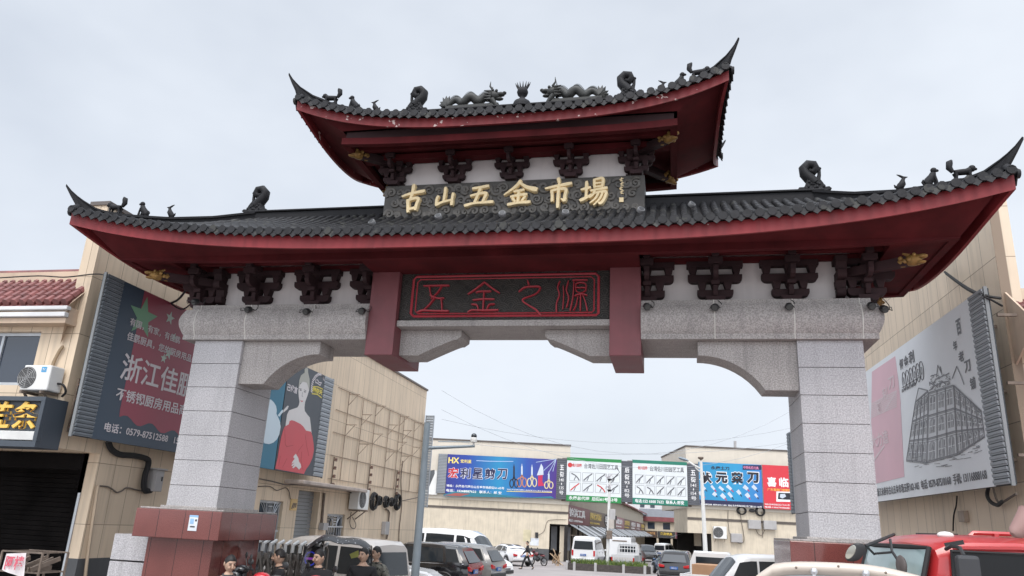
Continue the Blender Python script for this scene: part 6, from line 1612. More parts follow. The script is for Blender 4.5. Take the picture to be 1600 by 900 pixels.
for k in range(3): m.loft([[(.1, .5 + 2.2 * k * L_ / 8, .02), (.1, .5 + (2.2 * k + 1.3) * L_ / 8, .02)], [(1.92, .5 + 2.2 * k * L_ / 8, -.93), (1.92, .5 + (2.2 * k + 1.3) * L_ / 8, -.93)], [(1.92, .5 + 2.2 * k * L_ / 8, -1.16), (1.92, .5 + (2.2 * k + 1.3) * L_ / 8, -1.16)]], False, False)
m.build('pale_stripes', M_AWN, aw)
m = MB(); m.bar((0, .4, -.9), (1.85, .4, -1.0), .05, .05); m.bar((0, L_ - .4, -.9), (1.85, L_ - .4, -1.0), .05, .05); m.build('arm', M_STEEL, aw)
for k in range(8):
    o = aw if k == 0 else dup(aw); o.location = SL.P(L_ * k, zs0 - .05, 0); o.rotation_euler = (0, 0, rad(-1.2)); o['group'] = 'striped awnings along the cream row'
    o['label'] = ['striped awning at the near corner, above the white van', 'striped awning second from the street corner', 'striped awning above the white pickup', 'fourth striped awning from the street corner', 'fifth striped awning from the street corner', 'third striped awning from the far end', 'second striped awning from the far end', 'striped awning at the far end of the street'][k]
# end building across the street
EBp = SL.P(uE, 0, 0); EB = Wall((EBp.x, EBp.y, 0), (math.cos(.03), math.sin(.03), 0))
ue0, ue1 = -.5, EB.uz(1110, 830)[0]
zz = lambda y: EB.uz(1040, y)[1]
lo = EB.P((ue0 + ue1) / 2, gE, 0)
t, part = bthing('end_building', 'cream building with grey roof and three windows closing the end of the street', 'building', lo)
m = MB(); EB.box(m, ue0, ue1, zz(841), zz(815), -8, 0); part(m, 'wall', M_CREAM)
m = MB(); m.loft([[EB.P(ue0 - 1, zz(813), .8), EB.P(ue1, zz(813), .8)], [EB.P(ue0 - 1, zz(795), -6), EB.P(ue1, zz(795), -6)]], False, False); m.box(0, .01, 0, .01, 0, .01); rfp = part(m, 'roof', M_GRYROOF)
m = MB(); EB.box(m, ue0 - 1, ue1, zz(815.5), zz(808.5), .3, .82); part(m, 'eave', M_REDROOF, rfp)
for x0, x1, nm in ((1012, 1023, M_BGL), (1036, 1047, M_BGL), (1061, 1073, pmat('bright blue glass', (.03, .10, .32), rough=.1))):
    m = MB(); a, b = EB.uz(x0, 827.5)[0], EB.uz(x1, 816.5)[0]; z0, z1 = zz(827.5), zz(817); EB.box(m, a, b, z0, z1, 0.0, .04); EB.box(m, (a + b) / 2 - .05, (a + b) / 2 + .05, z0, z1, .04, .08); part(m, 'window', nm)
m = MB(); EB.box(m, ue0, ue1, gE - .5, zz(841), -3, -2.8); EB.box(m, ue0, ue1, zz(841.2), zz(840.8), -2.8, 0); part(m, 'shop_interior', M_DARK)
m = MB()
for x in (1004, 1026, 1048, 1070): EB.box(m, EB.uz(x, 850)[0], EB.uz(x, 850)[0] + .5, gE - .5, zz(841), -.4, 0)
part(m, 'pier', M_CREAM)
for i, (x0, x1, c, tx, tc_, lab) in enumerate(((1003, 1027, (.09, .06, .045), '永康五金机电', (.55, .30, .12), 'brown shop board with orange lettering on the end building'), (1027.5, 1055, (.06, .06, .06), '鑫发锁具', (.70, .50, .08), 'black shop board with yellow lettering on the end building'), (1055.5, 1078, (.22, .07, .11), '长城', (.72, .72, .72), 'pinkish shop board on the end building by the dark awnings'))):
    a, b = EB.uz(x0, 835)[0], EB.uz(x1, 835)[0]; st_ = thing('shop_fascia', lab, 'shop sign', EB.P(a, zz(841), 0), group='shop boards on the end building'); l = st_.location
    m = MB(); EB.box(m, a, b, zz(840.5), zz(830.5), .02, .15); m.v = [(x - l.x, y - l.y, z - l.z) for x, y, z in m.v]; m.build('board', pmat('end board ' + str(i), c, rough=.4), st_)
    m = MB(); text(m, tx, frame(EB.P(a + .6, zz(836.5), .16), EB.u, (0, 0, 1)), 1, .02, .03, width=(b - a) * .7, height=zz(832) - zz(836.5)); m.v = [(x - l.x, y - l.y, z - l.z) for x, y, z in m.v]; m.build('lettering', pmat('end letters ' + str(i), tc_), st_)
# taller white block far behind
FB = EB.off(-25); a, b = FB.uz(975, 790)[0], FB.uz(1085, 790)[0]
t, part = bthing('apartment_block', 'white flat roofed block with dark windows showing above the grey roof', 'building', FB.P((a + b) / 2, gE, 0))
m = MB(); FB.box(m, a, b, gE - 1, FB.uz(1030, 781)[1], -10, 0); part(m, 'wall', pmat('far white render', (.55, .55, .56), var=.06))
for x0, x1 in ((1000, 1007), (1016, 1023), (1038, 1042), (1045, 1047), (1058, 1070)):
    m = MB(); FB.box(m, FB.uz(x0, 790)[0], FB.uz(x1, 790)[0], FB.uz(1030, 794)[1], FB.uz(1030, 788)[1], 0, .05); part(m, 'window', M_BGL)
# right hand row of the street, mostly dark awnings
SRp = BF.P(uL2 + .3, 0, 0); SR = Wall((SRp.x, SRp.y, 0), (0, -1, 0))
t, part = bthing('shop_row', 'shaded shop row on the right of the street under dark awnings', 'building', SR.P(-20, gE, 0))
m = MB(); SR.box(m, -uE, -4, gE + 2.9, zr_ - 1, -8, -.4); part(m, 'wall', M_CREAM)
m = MB(); SR.box(m, -uE, -6.3, gE - .5, gE + 2.9, -4, -3.8); part(m, 'shop_interior', M_DARK)
m = MB()
for k in range(6): SR.box(m, -uE + 6 * k, -uE + 6 * k + .5, gE - .5, gE + 2.9, -1.0, -.5)
part(m, 'pier', M_CREAM)
for k in range(4):
    m = MB(); u = -9 - 9 * k; m.loft([[SR.P(u, 3.0, -.4), SR.P(u + 8, 3.0, -.4)], [SR.P(u, 2.1, 1.9), SR.P(u + 8, 2.1, 1.9)], [SR.P(u, 1.95, 1.9), SR.P(u + 8, 1.95, 1.9)]], False, False)
    tag(m.build('awning', M_AWND), ['dark awning nearest the lamp post on the right of the street', 'dark awning behind the nearest one on the right of the street', 'third dark awning down the right of the street', 'farthest dark awning on the right of the street'][k], 'awning', 'dark awnings on the right of the street')
# overhead wires across the square
for i, (pa, pb, sag) in enumerate((((690, 610), (1240, 640), 3.2), ((690, 640), (1240, 690), 2.4), ((690, 655), (1240, 668), 1.2), ((700, 688), (1240, 690), .8))):
    a = atd(*pa, 44); b = atd(*pb, 52); mid = (a + b) / 2 - Vector((0, 0, sag * .7))
    m = MB(); m.tube([a.lerp(b, k / 12) - Vector((0, 0, sag * (1 - (2 * k / 12 - 1) ** 2))) for k in range(13)], .010, 4)
    wallthing(m, 'wire', pmat('far wire', (.34, .36, .38)), ['highest overhead wire sagging deeply across the sky under the arch', 'second overhead wire crossing the sky under the arch', 'third overhead wire crossing just above the flat roofs', 'lowest overhead wire grazing the flat roofs under the arch'][i], 'wire', 'overhead wires under the arch')
# ------------------------------------------------------------------ poles, planter, street things
M_POLE = pmat('blue grey painted pole', (0.20, 0.24, 0.27), rough=0.5, var=0.12, streak=.15)
M_WPOLE = pmat('white painted pole', (0.62, 0.62, 0.60), rough=0.5, var=0.08, streak=.2)
def at_top(px, py, d): return atd(px, py, d)
# camera pole
b = atd(650, 880, 24); top = atd(659, 660, 24)
t = thing('camera_pole', 'tall blue grey pole with a long arm carrying a dome camera', 'pole', (b.x, b.y, gz(b.y)))
zt = top.z - gz(b.y)
m = MB(); m.tube([(0, 0, 0), (0, 0, zt)], [.135, .10], 8); m.lathe([(.30, 0), (.30, .04), (.2, .05)], n=8); m.build('pole', M_POLE, t, auto=50)
za = atd(662, 700, 24).z - gz(b.y); e = atd(742, 697, 24); ex, ey = e.x - b.x, e.y - b.y
m = MB(); m.tube([(0, 0, za), (ex, ey, e.z - gz(b.y))], [.055, .04], 8); m.tube([(ex * .25, ey * .25, za + .22), (ex * .9, ey * .9, e.z - gz(b.y) + .12)], .015, 5); arm = m.build('arm', M_POLE, t, auto=50)
m = MB(); k = Vector((ex * .97, ey * .97, e.z - gz(b.y))); m.lathe([(.03, .0), (.03, .1), (.10, .12), (.11, .20), (.09, .26), (.03, .28)], k, 12); m.build('camera_body', M_ACW, arm, auto=50)
m = MB(); m.ell(k + Vector((0, 0, .30)), .095, 10, 6); m.build('dome', M_GLASS, arm, smooth=True)
# white street lamp
d = 40; b = atd(1104, 870, d); zb_ = gz(b.y)
t = thing('street_lamp', 'white street lamp with a grey arm head beside the blue knife billboard', 'street lamp', (b.x, b.y, zb_))
tp = atd(1095, 720, d)
m = MB(); m.tube([(0, 0, 0), (tp.x - b.x, tp.y - b.y, tp.z - zb_)], [.13, .075], 10); m.build('pole', M_WPOLE, t, auto=50)
w = lambda px, py: tuple(atd(px, py, d) - Vector((b.x, b.y, zb_)))
m = MB(); m.tube([w(1096, 733), w(1085, 727), w(1074, 720)], .045, 6); m.tube([w(1097, 740), w(1086, 730)], .03, 5); arm = m.build('arm', M_WPOLE, t, auto=50)
m = MB(); c0, c1 = Vector(w(1076, 720)), Vector(w(1060, 715)); m.tube([c0, c0.lerp(c1, .3), c0.lerp(c1, .8), c1], [.06, .15, .15, .05], 8, flat=.5); m.build('lamp_head', M_POLE, arm, auto=50)
m = MB(); m.lathe([(.03, -.25), (.03, -.05), (.12, 0), (.15, .06), (.12, .1)], w(1095, 717), 10); m.build('sensor', M_STEEL, t, auto=50)
# planter with grass
pc = gnd(951, 893); gp_ = gz(pc.y)
R_ = Matrix.Rotation(.12, 4, 'Z')
t = thing('planter', 'long planter of dark timber boards with pale corner posts in the middle of the square', 'planter', (pc.x, pc.y, gp_), .12)
s = 40.0
pw = (gnd(1012, 900) - gnd(888, 896)).length; hw = pw / 2; hd = 1.15; hh = .50
out = [(-hw + .5, -hd), (hw - .5, -hd), (hw, -hd + .6), (hw, hd - .6), (hw - .5, hd), (-hw + .5, hd), (-hw, hd - .6), (-hw, -hd + .6)]
m = MB()
for k in range(8):
    a, c = Vector((*out[k], 0)), Vector((*out[(k + 1) % 8], 0)); n_ = 3
    for j in range(5): m.bar(a + Vector((0, 0, .05 + .095 * j)), c + Vector((0, 0, .05 + .095 * j)), .05, .085)
m.build('timber_sides', pmat('dark weathered timber', (.065, .055, .05), rough=.8, var=.4, vscale=6), t)
m = MB(); m.extr([(x * .97, y * .97) for x, y in out], 'z', 0.02, hh - .08); m.build('soil', pmat('soil', (.06, .045, .03), rough=.95), t)
for k, (x, y) in enumerate(out + [(-hw * .33, -hd), (hw * .33, -hd)]):
    m = MB(); m.box(x - .09, x + .09, y - .09, y + .09, 0, hh + .06); m.build('post', M_BOXG, t, bevel=.015)
m = MB(); r4 = random.Random(4)
for k in range(1500):
    x, y = r4.uniform(-hw + .3, hw - .3), r4.uniform(-hd + .1, hd - .1); h = r4.uniform(.14, .40) * (1.3 if r4.random() < .1 else 1); a = r4.uniform(0, 6.28); ln = r4.uniform(.03, .12)
    dx, dy = math.cos(a), math.sin(a); z0 = hh - .08
    m.cur = r4.randrange(3)
    m.add([(x - dy * .012, y + dx * .012, z0), (x + dy * .012, y - dx * .012, z0), (x + dx * ln + dy * .008, y + dy * ln - dx * .008, z0 + h * .7), (x + dx * ln * 1.8, y + dy * ln * 1.8, z0 + h), (x + dx * ln - dy * .008, y + dy * ln + dx * .008, z0 + h * .7)], [(0, 1, 2, 3, 4)])
g = m.build('grass', [pmat('leaf green', (.10, .17, .035), rough=.7), pmat('leaf yellow green', (.18, .22, .05), rough=.7), pmat('leaf dark', (.05, .09, .02), rough=.7)], None, recalc=False)
g.location = (pc.x, pc.y, gp_); g.rotation_euler = (0, 0, .12); g['kind'] = 'stuff'; g['label'] = 'low yellowish green grass and weeds filling the timber planter'; g['category'] = 'grass'
# service pole standing in the planter
b = atd(949, 888, math.hypot(pc.x - CAM.x, pc.y - CAM.y)); d = math.hypot(pc.x - CAM.x, pc.y - CAM.y)
t = thing('service_pole', 'white pole in the planter with grey boxes, cables and flower brackets', 'pole', (b.x, b.y, gp_ + .4))
w = lambda px, py: tuple(atd(px, py, d) - Vector((b.x, b.y, gp_ + .4)))
m = MB(); m.tube([(0, 0, 0), w(952, 772)], [.115, .10], 10); m.tube([w(952, 775), w(953, 748)], [.09, .06], 8); m.build('pole', M_WPOLE, t, auto=50)
def wbox(px0, py0, px1, py1, nm, mat, dep=.35):
    a, c = Vector(w(px0, py1)), Vector(w(px1, py0)); m = MB(); m.box(min(a.x, c.x), max(a.x, c.x), a.y - dep, a.y, a.z, c.z); m.build(nm, mat, t, bevel=.02)
wbox(953, 796, 962, 812, 'control_box', M_BOXG); wbox(952, 812, 960, 826, 'control_box', pmat('beige box', (.42, .38, .34))); wbox(948, 829, 957, 842, 'meter_box', M_STEEL); wbox(955, 806, 964, 812, 'camera_body', M_BLK)
m = MB()
m.tube(cat_rom([w(951, 826), w(946, 820), w(944, 812), w(946, 806), w(951, 806)], 4), .03, 5); m.tube(cat_rom([w(952, 842), w(946, 834), w(950, 824)], 4), .025, 5); m.build('cable', M_BLK2, t)
for i, (x, y) in enumerate(((952, 765), (952, 748))):
    m = MB(); c = Vector(w(x, y)); m.lathe([(.03, -.35), (.05, -.2), (.14, -.05), (.16, 0)], c, 10)
    fl = m.build('flower_bracket', M_BLK, t, auto=50)
    m = MB(); r5 = random.Random(i)
    for k in range(26): m.ell(c + Vector((r5.gauss(0, .12), r5.gauss(0, .12), .06 + r5.random() * .28)), (.05, .05, .035), 5, 4)
    m.build('flowers', pmat('pale flowers', (.45, .42, .44)), fl)
m = MB(); a = Vector(w(953, 757))
for q in ((962, 744), (968, 738), (964, 730)): m.tube([a, w(*q)], .02, 4); a = Vector(w(*q))
m.build('bracket_wire', M_BLK, t)

# ------------------------------------------------------------------ folding gate beside the left plinth
yg = 3.3
t = thing('folding_gate', 'folded stainless lattice gate with rounded tops behind the men on motorbikes', 'gate', (0, yg, 0))
xs0, xs1 = ony(402, 870, yg).x, ony(506, 870, yg).x; zt = ony(450, 849, yg).z
M_STL = pmat('dull stainless steel', (.20, .18, .16), rough=.4, metal=.6, var=.25)
n = 9
m = MB()
for k in range(n):
    xa = xs0 + (xs1 - xs0) * k / n; xb = xa + (xs1 - xs0) / n
    for y in (-.10, .10):
        for j in range(3):
            z0, z1 = .15 + j * (zt - .35) / 3, .15 + (j + 1) * (zt - .35) / 3
            m.bar((xa, y - .08, z0), (xb, y - .08, z1), .04, .04); m.bar((xb, y - .11, z0), (xa, y - .11, z1), .04, .04)
m.build('lattice', M_STL, t)
for k in range(n + 1):
    x = xs0 + (xs1 - xs0) * k / n; m = MB()
    m.tube([(x, -.16, .1), (x, -.16, zt - .18)] + [(x, -.16 * math.cos(a * math.pi / 8), zt - .18 + .18 * math.sin(a * math.pi / 8)) for a in range(1, 8)] + [(x, .16, zt - .18), (x, .16, .1)], .018, 6); m.build('hoop_post', M_STL, t, auto=50)
    m = MB(); m.tube([(x + .05, -.2, zt - .16), (x + .05, -.2, zt - .02), (x + .05, 0, zt + .04)], .035, 6); m.build('white_cap', M_ACW, t, auto=50)
x = ony(487, 872, yg - .3).x
t = thing('led_display', 'square dark display with a glowing blue ring beside the folded lattice gate', 'display', (x, yg - .35, 0))
zc = ony(487, 873, yg - .35).z
m = MB(); m.box(-.17, .17, 0, .22, 0, zc + .22); m.build('housing', M_BLK, t, bevel=.01)
m = MB(); m.tube([(.11 * math.cos(k * math.pi / 12), -.006, zc + .12 * math.sin(k * math.pi / 12)) for k in range(25)], .012, 5); m.build('led_ring', pmat('blue led', (.03, .04, .45), emit=.35), t)
m = MB(); m.box(-.10, .10, -.006, 0, zc - .02, zc + .02); m.build('led_bar', pmat('violet led', (.22, .05, .35), emit=.3), t)

# ------------------------------------------------------------------ bottom left: rack and cloth
c = atd(50, 890, 11.2)
t = thing('wire_rack', 'grey wire goods rack standing in front of the dark shop opening', 'rack', (c.x, c.y, 0))
zt = atd(60, 862, 11.2).z; m = MB()
for x in (-.28, 0, .28):
    for y in (-.2, .2): m.bar((x, y, 0), (x, y, zt), .02, .02)
for z in [zt - .22 * k for k in range(5)]:
    for y in (-.2, .2): m.bar((-.28, y, z), (.28, y, z), .018, .018)
    for k in range(9): m.bar((-.28 + .07 * k, -.2, z), (-.28 + .07 * k, .2, z), .008, .008)
m.build('frame', M_STEEL, t)
m = MB(); r6 = random.Random(8)
for k in range(40):
    z = zt - .22 * r6.randrange(1, 5); x = r6.uniform(-.25, .25); m.bar((x, -.18, z + .03), (x + r6.uniform(-.1, .1), .15, z + r6.uniform(.04, .16)), .02, .05)
m.build('hanging_tools', M_STEEL, t)
m = MB(); m.box(-.5, .4, -.1, .1, .5, zt - .42); m.build('blue_crate', pmat('blue plastic', (.02, .12, .25), rough=.45), t, bevel=.02)
c = atd(22, 885, 10.8); WL = Wall((c.x, c.y, 0), (math.cos(.25), math.sin(.25), 0))
m = MB(); m.cur = 0
nu, nv = 10, 8; a0 = [WL.uz(*p) for p in ((3, 890), (10, 865), (41, 864), (38, 905))]
def bl(u, v): 
    x = (1 - v) * ((1 - u) * a0[0][0] + u * a0[3][0]) + v * ((1 - u) * a0[1][0] + u * a0[2][0]); z = (1 - v) * ((1 - u) * a0[0][1] + u * a0[3][1]) + v * ((1 - u) * a0[1][1] + u * a0[2][1])
    return WL.P(x, z, .02 * math.sin(u * 7) * (1 - v))
m.loft([[bl(i / nu, j / nv) for i in range(nu + 1)] for j in range(nv + 1)], False, False)
m.cur = 1; WL.write(m, '阿棒', (8, 890), (10, 868), (37, 890), .03, .02)
tag(m.build('cloth_banner', [pmat('white cloth', (.66, .62, .62)), pmat('pink red ink', (.55, .10, .14))]), 'white cloth with pink red brush characters hung on the wire rack', 'banner')
# wooden scraps and a bin by the market wall
c = gnd(868, 884)
t = thing('timber_heap', 'small heap of pale timber scraps beside the dark corner opening', 'timber', (c.x, c.y, c.z))
m = MB()
for k in range(14):
    a = r6.uniform(0, 3.1); L = r6.uniform(.5, 1.1); m.bar((-.3 * L * math.cos(a) + r6.uniform(-.4, .4), r6.uniform(-.3, .3), .06 * (k % 5)), (.5 * L * math.cos(a), r6.uniform(-.3, .3), .1 * (k % 5) + r6.uniform(0, .9)), .10, .03)
m.build('boards', pmat('raw timber', (.42, .30, .19), rough=.8), t)
c = atd(743, 845, 44)
t = thing('waste_bin', 'green lidded waste bin showing above the white parked van', 'bin', (c.x, c.y, gz(c.y)))
zt = atd(743, 837, 44).z - gz(c.y); m = MB(); m.loft([[(-.45, -.4, 0), (.45, -.4, 0), (.45, .4, 0), (-.45, .4, 0)], [(-.55, -.5, zt - .15), (.55, -.5, zt - .15), (.55, .5, zt - .15), (-.55, .5, zt - .15)]]); m.build('bin_body', pmat('green plastic', (.02, .16, .06), rough=.45), t, bevel=.03)
m = MB(); m.loft([[(-.58, -.54, zt - .15), (.58, -.54, zt - .15), (.58, .54, zt - .15), (-.58, .54, zt - .15)], [(-.45, -.4, zt), (.45, -.4, zt), (.45, .4, zt), (-.45, .4, zt)]]); m.build('lid', MATS['green plastic'], t, bevel=.03)
# painted lines on the paving
M_LINE = pmat('worn white road paint', (.55, .54, .52), rough=.8, fleck=(14, .55, (.27, .245, .235)))
for i, (p, q) in enumerate((((1012, 896), (1026, 884)), ((1040, 884), (1030, 880)))):
    a, c = gnd(*p), gnd(*q); m = MB(); m.bar(a + Vector((0, 0, .006)), c + Vector((0, 0, .006)), .22, .004); struct(m.build('painted_line', M_LINE))
# ------------------------------------------------------------------ vehicles
M_TYRE = pmat('tyre rubber', (.02, .02, .02), rough=.8)
M_RIM = pmat('alloy rim', (.40, .40, .41), rough=.35, metal=.7)
M_TAIL = pmat('red tail lamp', (.42, .012, .015), rough=.15)
M_HEAD = pmat('clear lamp', (.62, .64, .66), rough=.08)
M_TRIM = pmat('black trim', (.018, .018, .019), rough=.5)
M_PLATE = pmat('blue number plate', (.03, .11, .35), rough=.4)
def paint(n, c, rough=.22): return pmat('car paint ' + n, c, rough=rough, var=.03, coat=.6, spec=.5)
# stations from the rear: x at sill, x at belt, x at roof, half width, sill z, belt z, roof z, roof half width
CARS = {
 'suv': (4.75, [(.03, .02, .42, .84, .42, 1.08, 1.64, .60), (.35, .30, .62, .93, .30, 1.10, 1.71, .66), (1.5, 1.5, 1.5, .95, .26, 1.07, 1.75, .69), (2.5, 2.5, 2.5, .95, .26, 1.04, 1.74, .69), (3.35, 3.42, 2.72, .94, .26, 1.02, 1.66, .66), (3.5, 3.55, 3.5, .93, .26, 1.01, 1.07, .72), (4.3, 4.3, 4.3, .90, .28, .92, .98, .70), (4.70, 4.72, 4.66, .78, .36, .74, .80, .60)], (.92, 3.85), .37, (1, 3)),
 'van': (3.95, [(.02, .04, .16, .74, .42, 1.10, 1.84, .62), (.25, .25, .30, .79, .30, 1.12, 1.93, .66), (1.4, 1.4, 1.4, .80, .28, 1.12, 1.97, .68), (2.4, 2.4, 2.4, .80, .28, 1.10, 1.95, .68), (3.30, 3.38, 2.78, .79, .28, 1.06, 1.86, .64), (3.45, 3.5, 3.45, .78, .28, 1.02, 1.08, .66), (3.80, 3.82, 3.75, .74, .34, .84, .92, .62), (3.93, 3.94, 3.90, .66, .40, .70, .76, .52)], (.72, 3.05), .31, (1, 3)),
 'sedan': (4.7, [(.05, .0, .25, .80, .40, .92, 1.02, .66), (.45, .40, .75, .90, .30, .98, 1.10, .70), (.95, .95, 1.35, .92, .24, .96, 1.34, .62), (1.9, 1.9, 1.95, .92, .22, .92, 1.44, .60), (2.6, 2.6, 2.6, .92, .22, .90, 1.43, .60), (3.45, 3.5, 2.95, .92, .22, .88, 1.36, .58), (3.6, 3.62, 3.6, .91, .22, .87, .92, .66), (4.3, 4.3, 4.3, .88, .24, .76, .80, .62), (4.66, 4.68, 4.6, .74, .32, .56, .60, .50)], (.90, 3.75), .34, (2, 4)),
 'transit': (5.0, [(.02, .03, .10, .90, .45, 1.25, 2.10, .74), (.25, .25, .28, .97, .35, 1.27, 2.24, .80), (1.6, 1.6, 1.6, .98, .32, 1.27, 2.28, .82), (3.1, 3.1, 3.1, .98, .32, 1.25, 2.24, .80), (4.05, 4.12, 3.5, .96, .32, 1.18, 2.08, .76), (4.2, 4.25, 4.2, .95, .32, 1.12, 1.18, .78), (4.8, 4.8, 4.75, .90, .38, .92, .98, .72), (4.98, 4.98, 4.95, .80, .45, .74, .80, .60)], (.95, 3.95), .35, (1, 3)),
}
def ring_of(st):
    xl, xb, xr, w, zs, zb, zr, wr = st; h = zb - zs
    half = [(xl, 0, zs), (xl, w * .90, zs), (xl, w * .985, zs + h * .18), ((xl + xb) / 2, w, zs + h * .55), (xb, w * .965, zb), (xr + (xb - xr) * .12, wr + (w * .965 - wr) * .12, zr - (zr - zb) * .14), (xr, wr * .86, zr - .015), (xr, 0, zr + .012)]
    return [Vector(p) for p in half]
def car(kind, name, label, colr, loc, rz, group=None, cat='car', tail=True, plate=M_PLATE, roofm=None, rack=False):
    L, sts, axles, wr_, win = CARS[kind]
    t = thing(name, label, cat, loc, rz, group)
    halves = [ring_of(s) for s in sts]
    fine = []
    for a, b in zip(halves, halves[1:]):
        for k in range(2): fine.append([p.lerp(q, k / 2) for p, q in zip(a, b)])
    fine.append(halves[-1])
    m = MB(); m.loft([h + [Vector((p.x, -p.y, p.z)) for p in h[::-1][1:-1]] for h in fine])
    body = m.build('body', colr, t, auto=42)
    F_ = MB()
    def side_pt(i, u, s):   # glass line points at station index i (float), u 0 belt .. 1 roof edge
        k = min(int(i), len(halves) - 2); f = i - k
        a = halves[k][4].lerp(halves[k + 1][4], f); b = halves[k][5].lerp(halves[k + 1][5], f)
        p = a.lerp(b, u); return Vector((p.x, s * (p.y + .006), p.z))
    i0, i1 = win
    segs = {'suv': [(.75, 1.45), (1.55, 2.45), (2.55, 3.72)], 'van': [(.55, 1.75), (1.82, 2.75), (2.82, 3.75)], 'sedan': [(2.0, 2.95), (3.05, 4.6)], 'transit': [(.55, 1.6), (1.68, 2.7), (2.78, 3.75)]}[kind]
    for s in (-1, 1):
        G = MB()
        for a, b in segs:
            q = 5; lo = [side_pt(a + (b - a) * k / q, .08, s) for k in range(q + 1)]; hi = [side_pt(a + (b - a) * k / q, .90, s) for k in range(q + 1)]
            G.loft([lo, hi], False, False)
        G.build('side_windows', M_GLASS, t)
        F_.tube([side_pt(segs[0][0] - .1, 0, s), side_pt((segs[0][0] + segs[-1][1]) / 2, 0, s), side_pt(segs[-1][1], 0, s)], .012, 4)
    F_.build('window_trim', M_SILV, t)
    # windscreen and rear glass
    def across(ia, ib, ua, ub, off, k0=4, k1=5):
        rows = []
        for u in (ua, (ua + ub) / 2, ub):
            a, b = halves[ia], halves[ib]; pe = a[5].lerp(b[5], u); pc = a[7].lerp(b[7], u)
            rows.append([Vector((pe.x + (pc.x - pe.x) * (1 - abs(v)) + off[0], v * pe.y * .97, pe.z + (pc.z - pe.z) * (1 - v * v) + off[1])) for v in (-1, -.5, 0, .5, 1)])
        return rows
    iw = {'suv': 4, 'van': 4, 'sedan': 5, 'transit': 4}[kind]
    m = MB(); m.loft(across(iw, iw + 1, .06, .93, (.015, .02)), False, False); m.build('windscreen', M_GLASS, t)
    h0 = halves[0]
    if kind == 'sedan':
        m = MB(); m.loft(across(1, 3, .12, .86, (-.01, .02)), False, False); m.build('rear_window', M_GLASS, t)
    else:
        m = MB(); a, b = h0[4], h0[5]
        lo, hi = a.lerp(b, .12), a.lerp(b, .92); m.loft([[Vector((lo.x - .012, v * lo.y * .86, lo.z)) for v in (-1, 0, 1)], [Vector((hi.x - .014, v * hi.y * .88, hi.z)) for v in (-1, 0, 1)]], False, False); m.build('rear_window', M_GLASS, t)
    # wheels
    for x in axles:
        for s in (-1, 1):
            y = s * (max(st[3] for st in sts) - .06); m = MB()
            m.lathe([(wr_ * .62, -.11), (wr_ * .95, -.10), (wr_, -.06), (wr_, .06), (wr_ * .95, .10), (wr_ * .62, .11)], n=20)
            m.v = [(x + a, y + c, wr_ + b) for a, b, c in m.v]; wh = m.build('wheel', M_TYRE, t, auto=40)
            m = MB(); m.cyl((x, y + s * .06, wr_), (x, y + s * .112, wr_), wr_ * .64, n=16)
            for k in range(5):
                a = k * 2 * math.pi / 5; m.bar((x, y + s * .115, wr_), (x + wr_ * .58 * math.cos(a), y + s * .115, wr_ + wr_ * .58 * math.sin(a)), .06, .02, up=(0, 1, 0))
            m.build('rim', M_RIM, wh)
            m = MB(); m.tube([(x + (wr_ + .05) * math.cos(a * math.pi / 10), s * (max(st[3] for st in sts) - .012), wr_ + (wr_ + .05) * math.sin(a * math.pi / 10)) for a in range(11)], .035, 6); m.build('wheel_arch', M_TRIM, t, auto=50)
    # lamps
    for s in (-1, 1):
        m = MB(); a = h0[4]
        if kind in ('van', 'transit'): m.box(a.x - .03, a.x + .10, *sorted((s * (a.y - .12), s * (a.y + .012))), a.z - .38, a.z + .02)
        else: m.extr([(s * (a.y + .02), a.z - .06), (s * (a.y - .30), a.z - .12), (s * (a.y - .28), a.z - .24), (s * (a.y + .02), a.z - .22)], 'x', a.x - .05, a.x + .26)
        m.build('tail_lamp', M_TAIL, t, bevel=.02)
        hN = halves[-2]; e = halves[-1]; m = MB(); p, q = e[4], hN[4]
        m.loft([[Vector((p.x - .04, s * (p.y - .22), p.z - .05)), Vector((p.x - .10, s * (p.y + .02), p.z - .04)), Vector((q.x + .08, s * (q.y + .012), q.z - .03)), Vector((q.x + .12, s * (q.y - .15), q.z + .02))], [Vector((p.x + .012, s * (p.y - .22), p.z - .18)), Vector((p.x - .06, s * (p.y + .05), p.z - .17)), Vector((q.x + .1, s * (q.y + .014), q.z - .16)), Vector((q.x + .1, s * (q.y - .1), q.z - .1))]]); m.build('headlamp', M_HEAD, t)
        m = MB(); k = halves[iw][4]; m.ell((k.x - .15, s * (k.y + .12), k.z + .08), (.07, .11, .075), 8, 6); m.bar((k.x - .12, s * k.y * .97, k.z + .02), (k.x - .15, s * (k.y + .1), k.z + .06), .05, .04); m.build('door_mirror', colr, t, auto=50)
        for hx in ((segs[-1][0] + .15), segs[-1][0] - .85):
            p = side_pt(hx, -.18, s); m = MB(); m.box(p.x - .09, p.x + .09, *sorted((p.y - s * .02, p.y + s * .03)), p.z - .015, p.z + .02); m.build('door_handle', M_TRIM, t)
    m = MB(); a = h0[2]; m.box(a.x - .06, a.x + .2, -a.y * .97, a.y * .97, a.z - .06, a.z + .14); m.build('rear_bumper', M_TRIM if kind in ('van', 'suv') else colr, t, bevel=.04)
    m = MB(); a = halves[-1][2]; m.box(a.x - .1, a.x + .06, -a.y * .95, a.y * .95, a.z - .04, a.z + .12); m.build('front_bumper', M_TRIM, t, bevel=.04)
    e = halves[-1]; m = MB(); m.box(e[3].x - .02, e[3].x + .025, -.42, .42, e[3].z - .02, e[4].z - .03)
    gr = m.build('grille', M_TRIM, t)
    m = MB()
    for k in range(3): z = e[3].z + (e[4].z - e[3].z - .05) * k / 2; m.box(e[3].x + .025, e[3].x + .04, -.40, .40, z, z + .015)
    m.build('grille_bars', M_SILV, gr)
    zp = (h0[2].z + h0[4].z) / 2 + .02
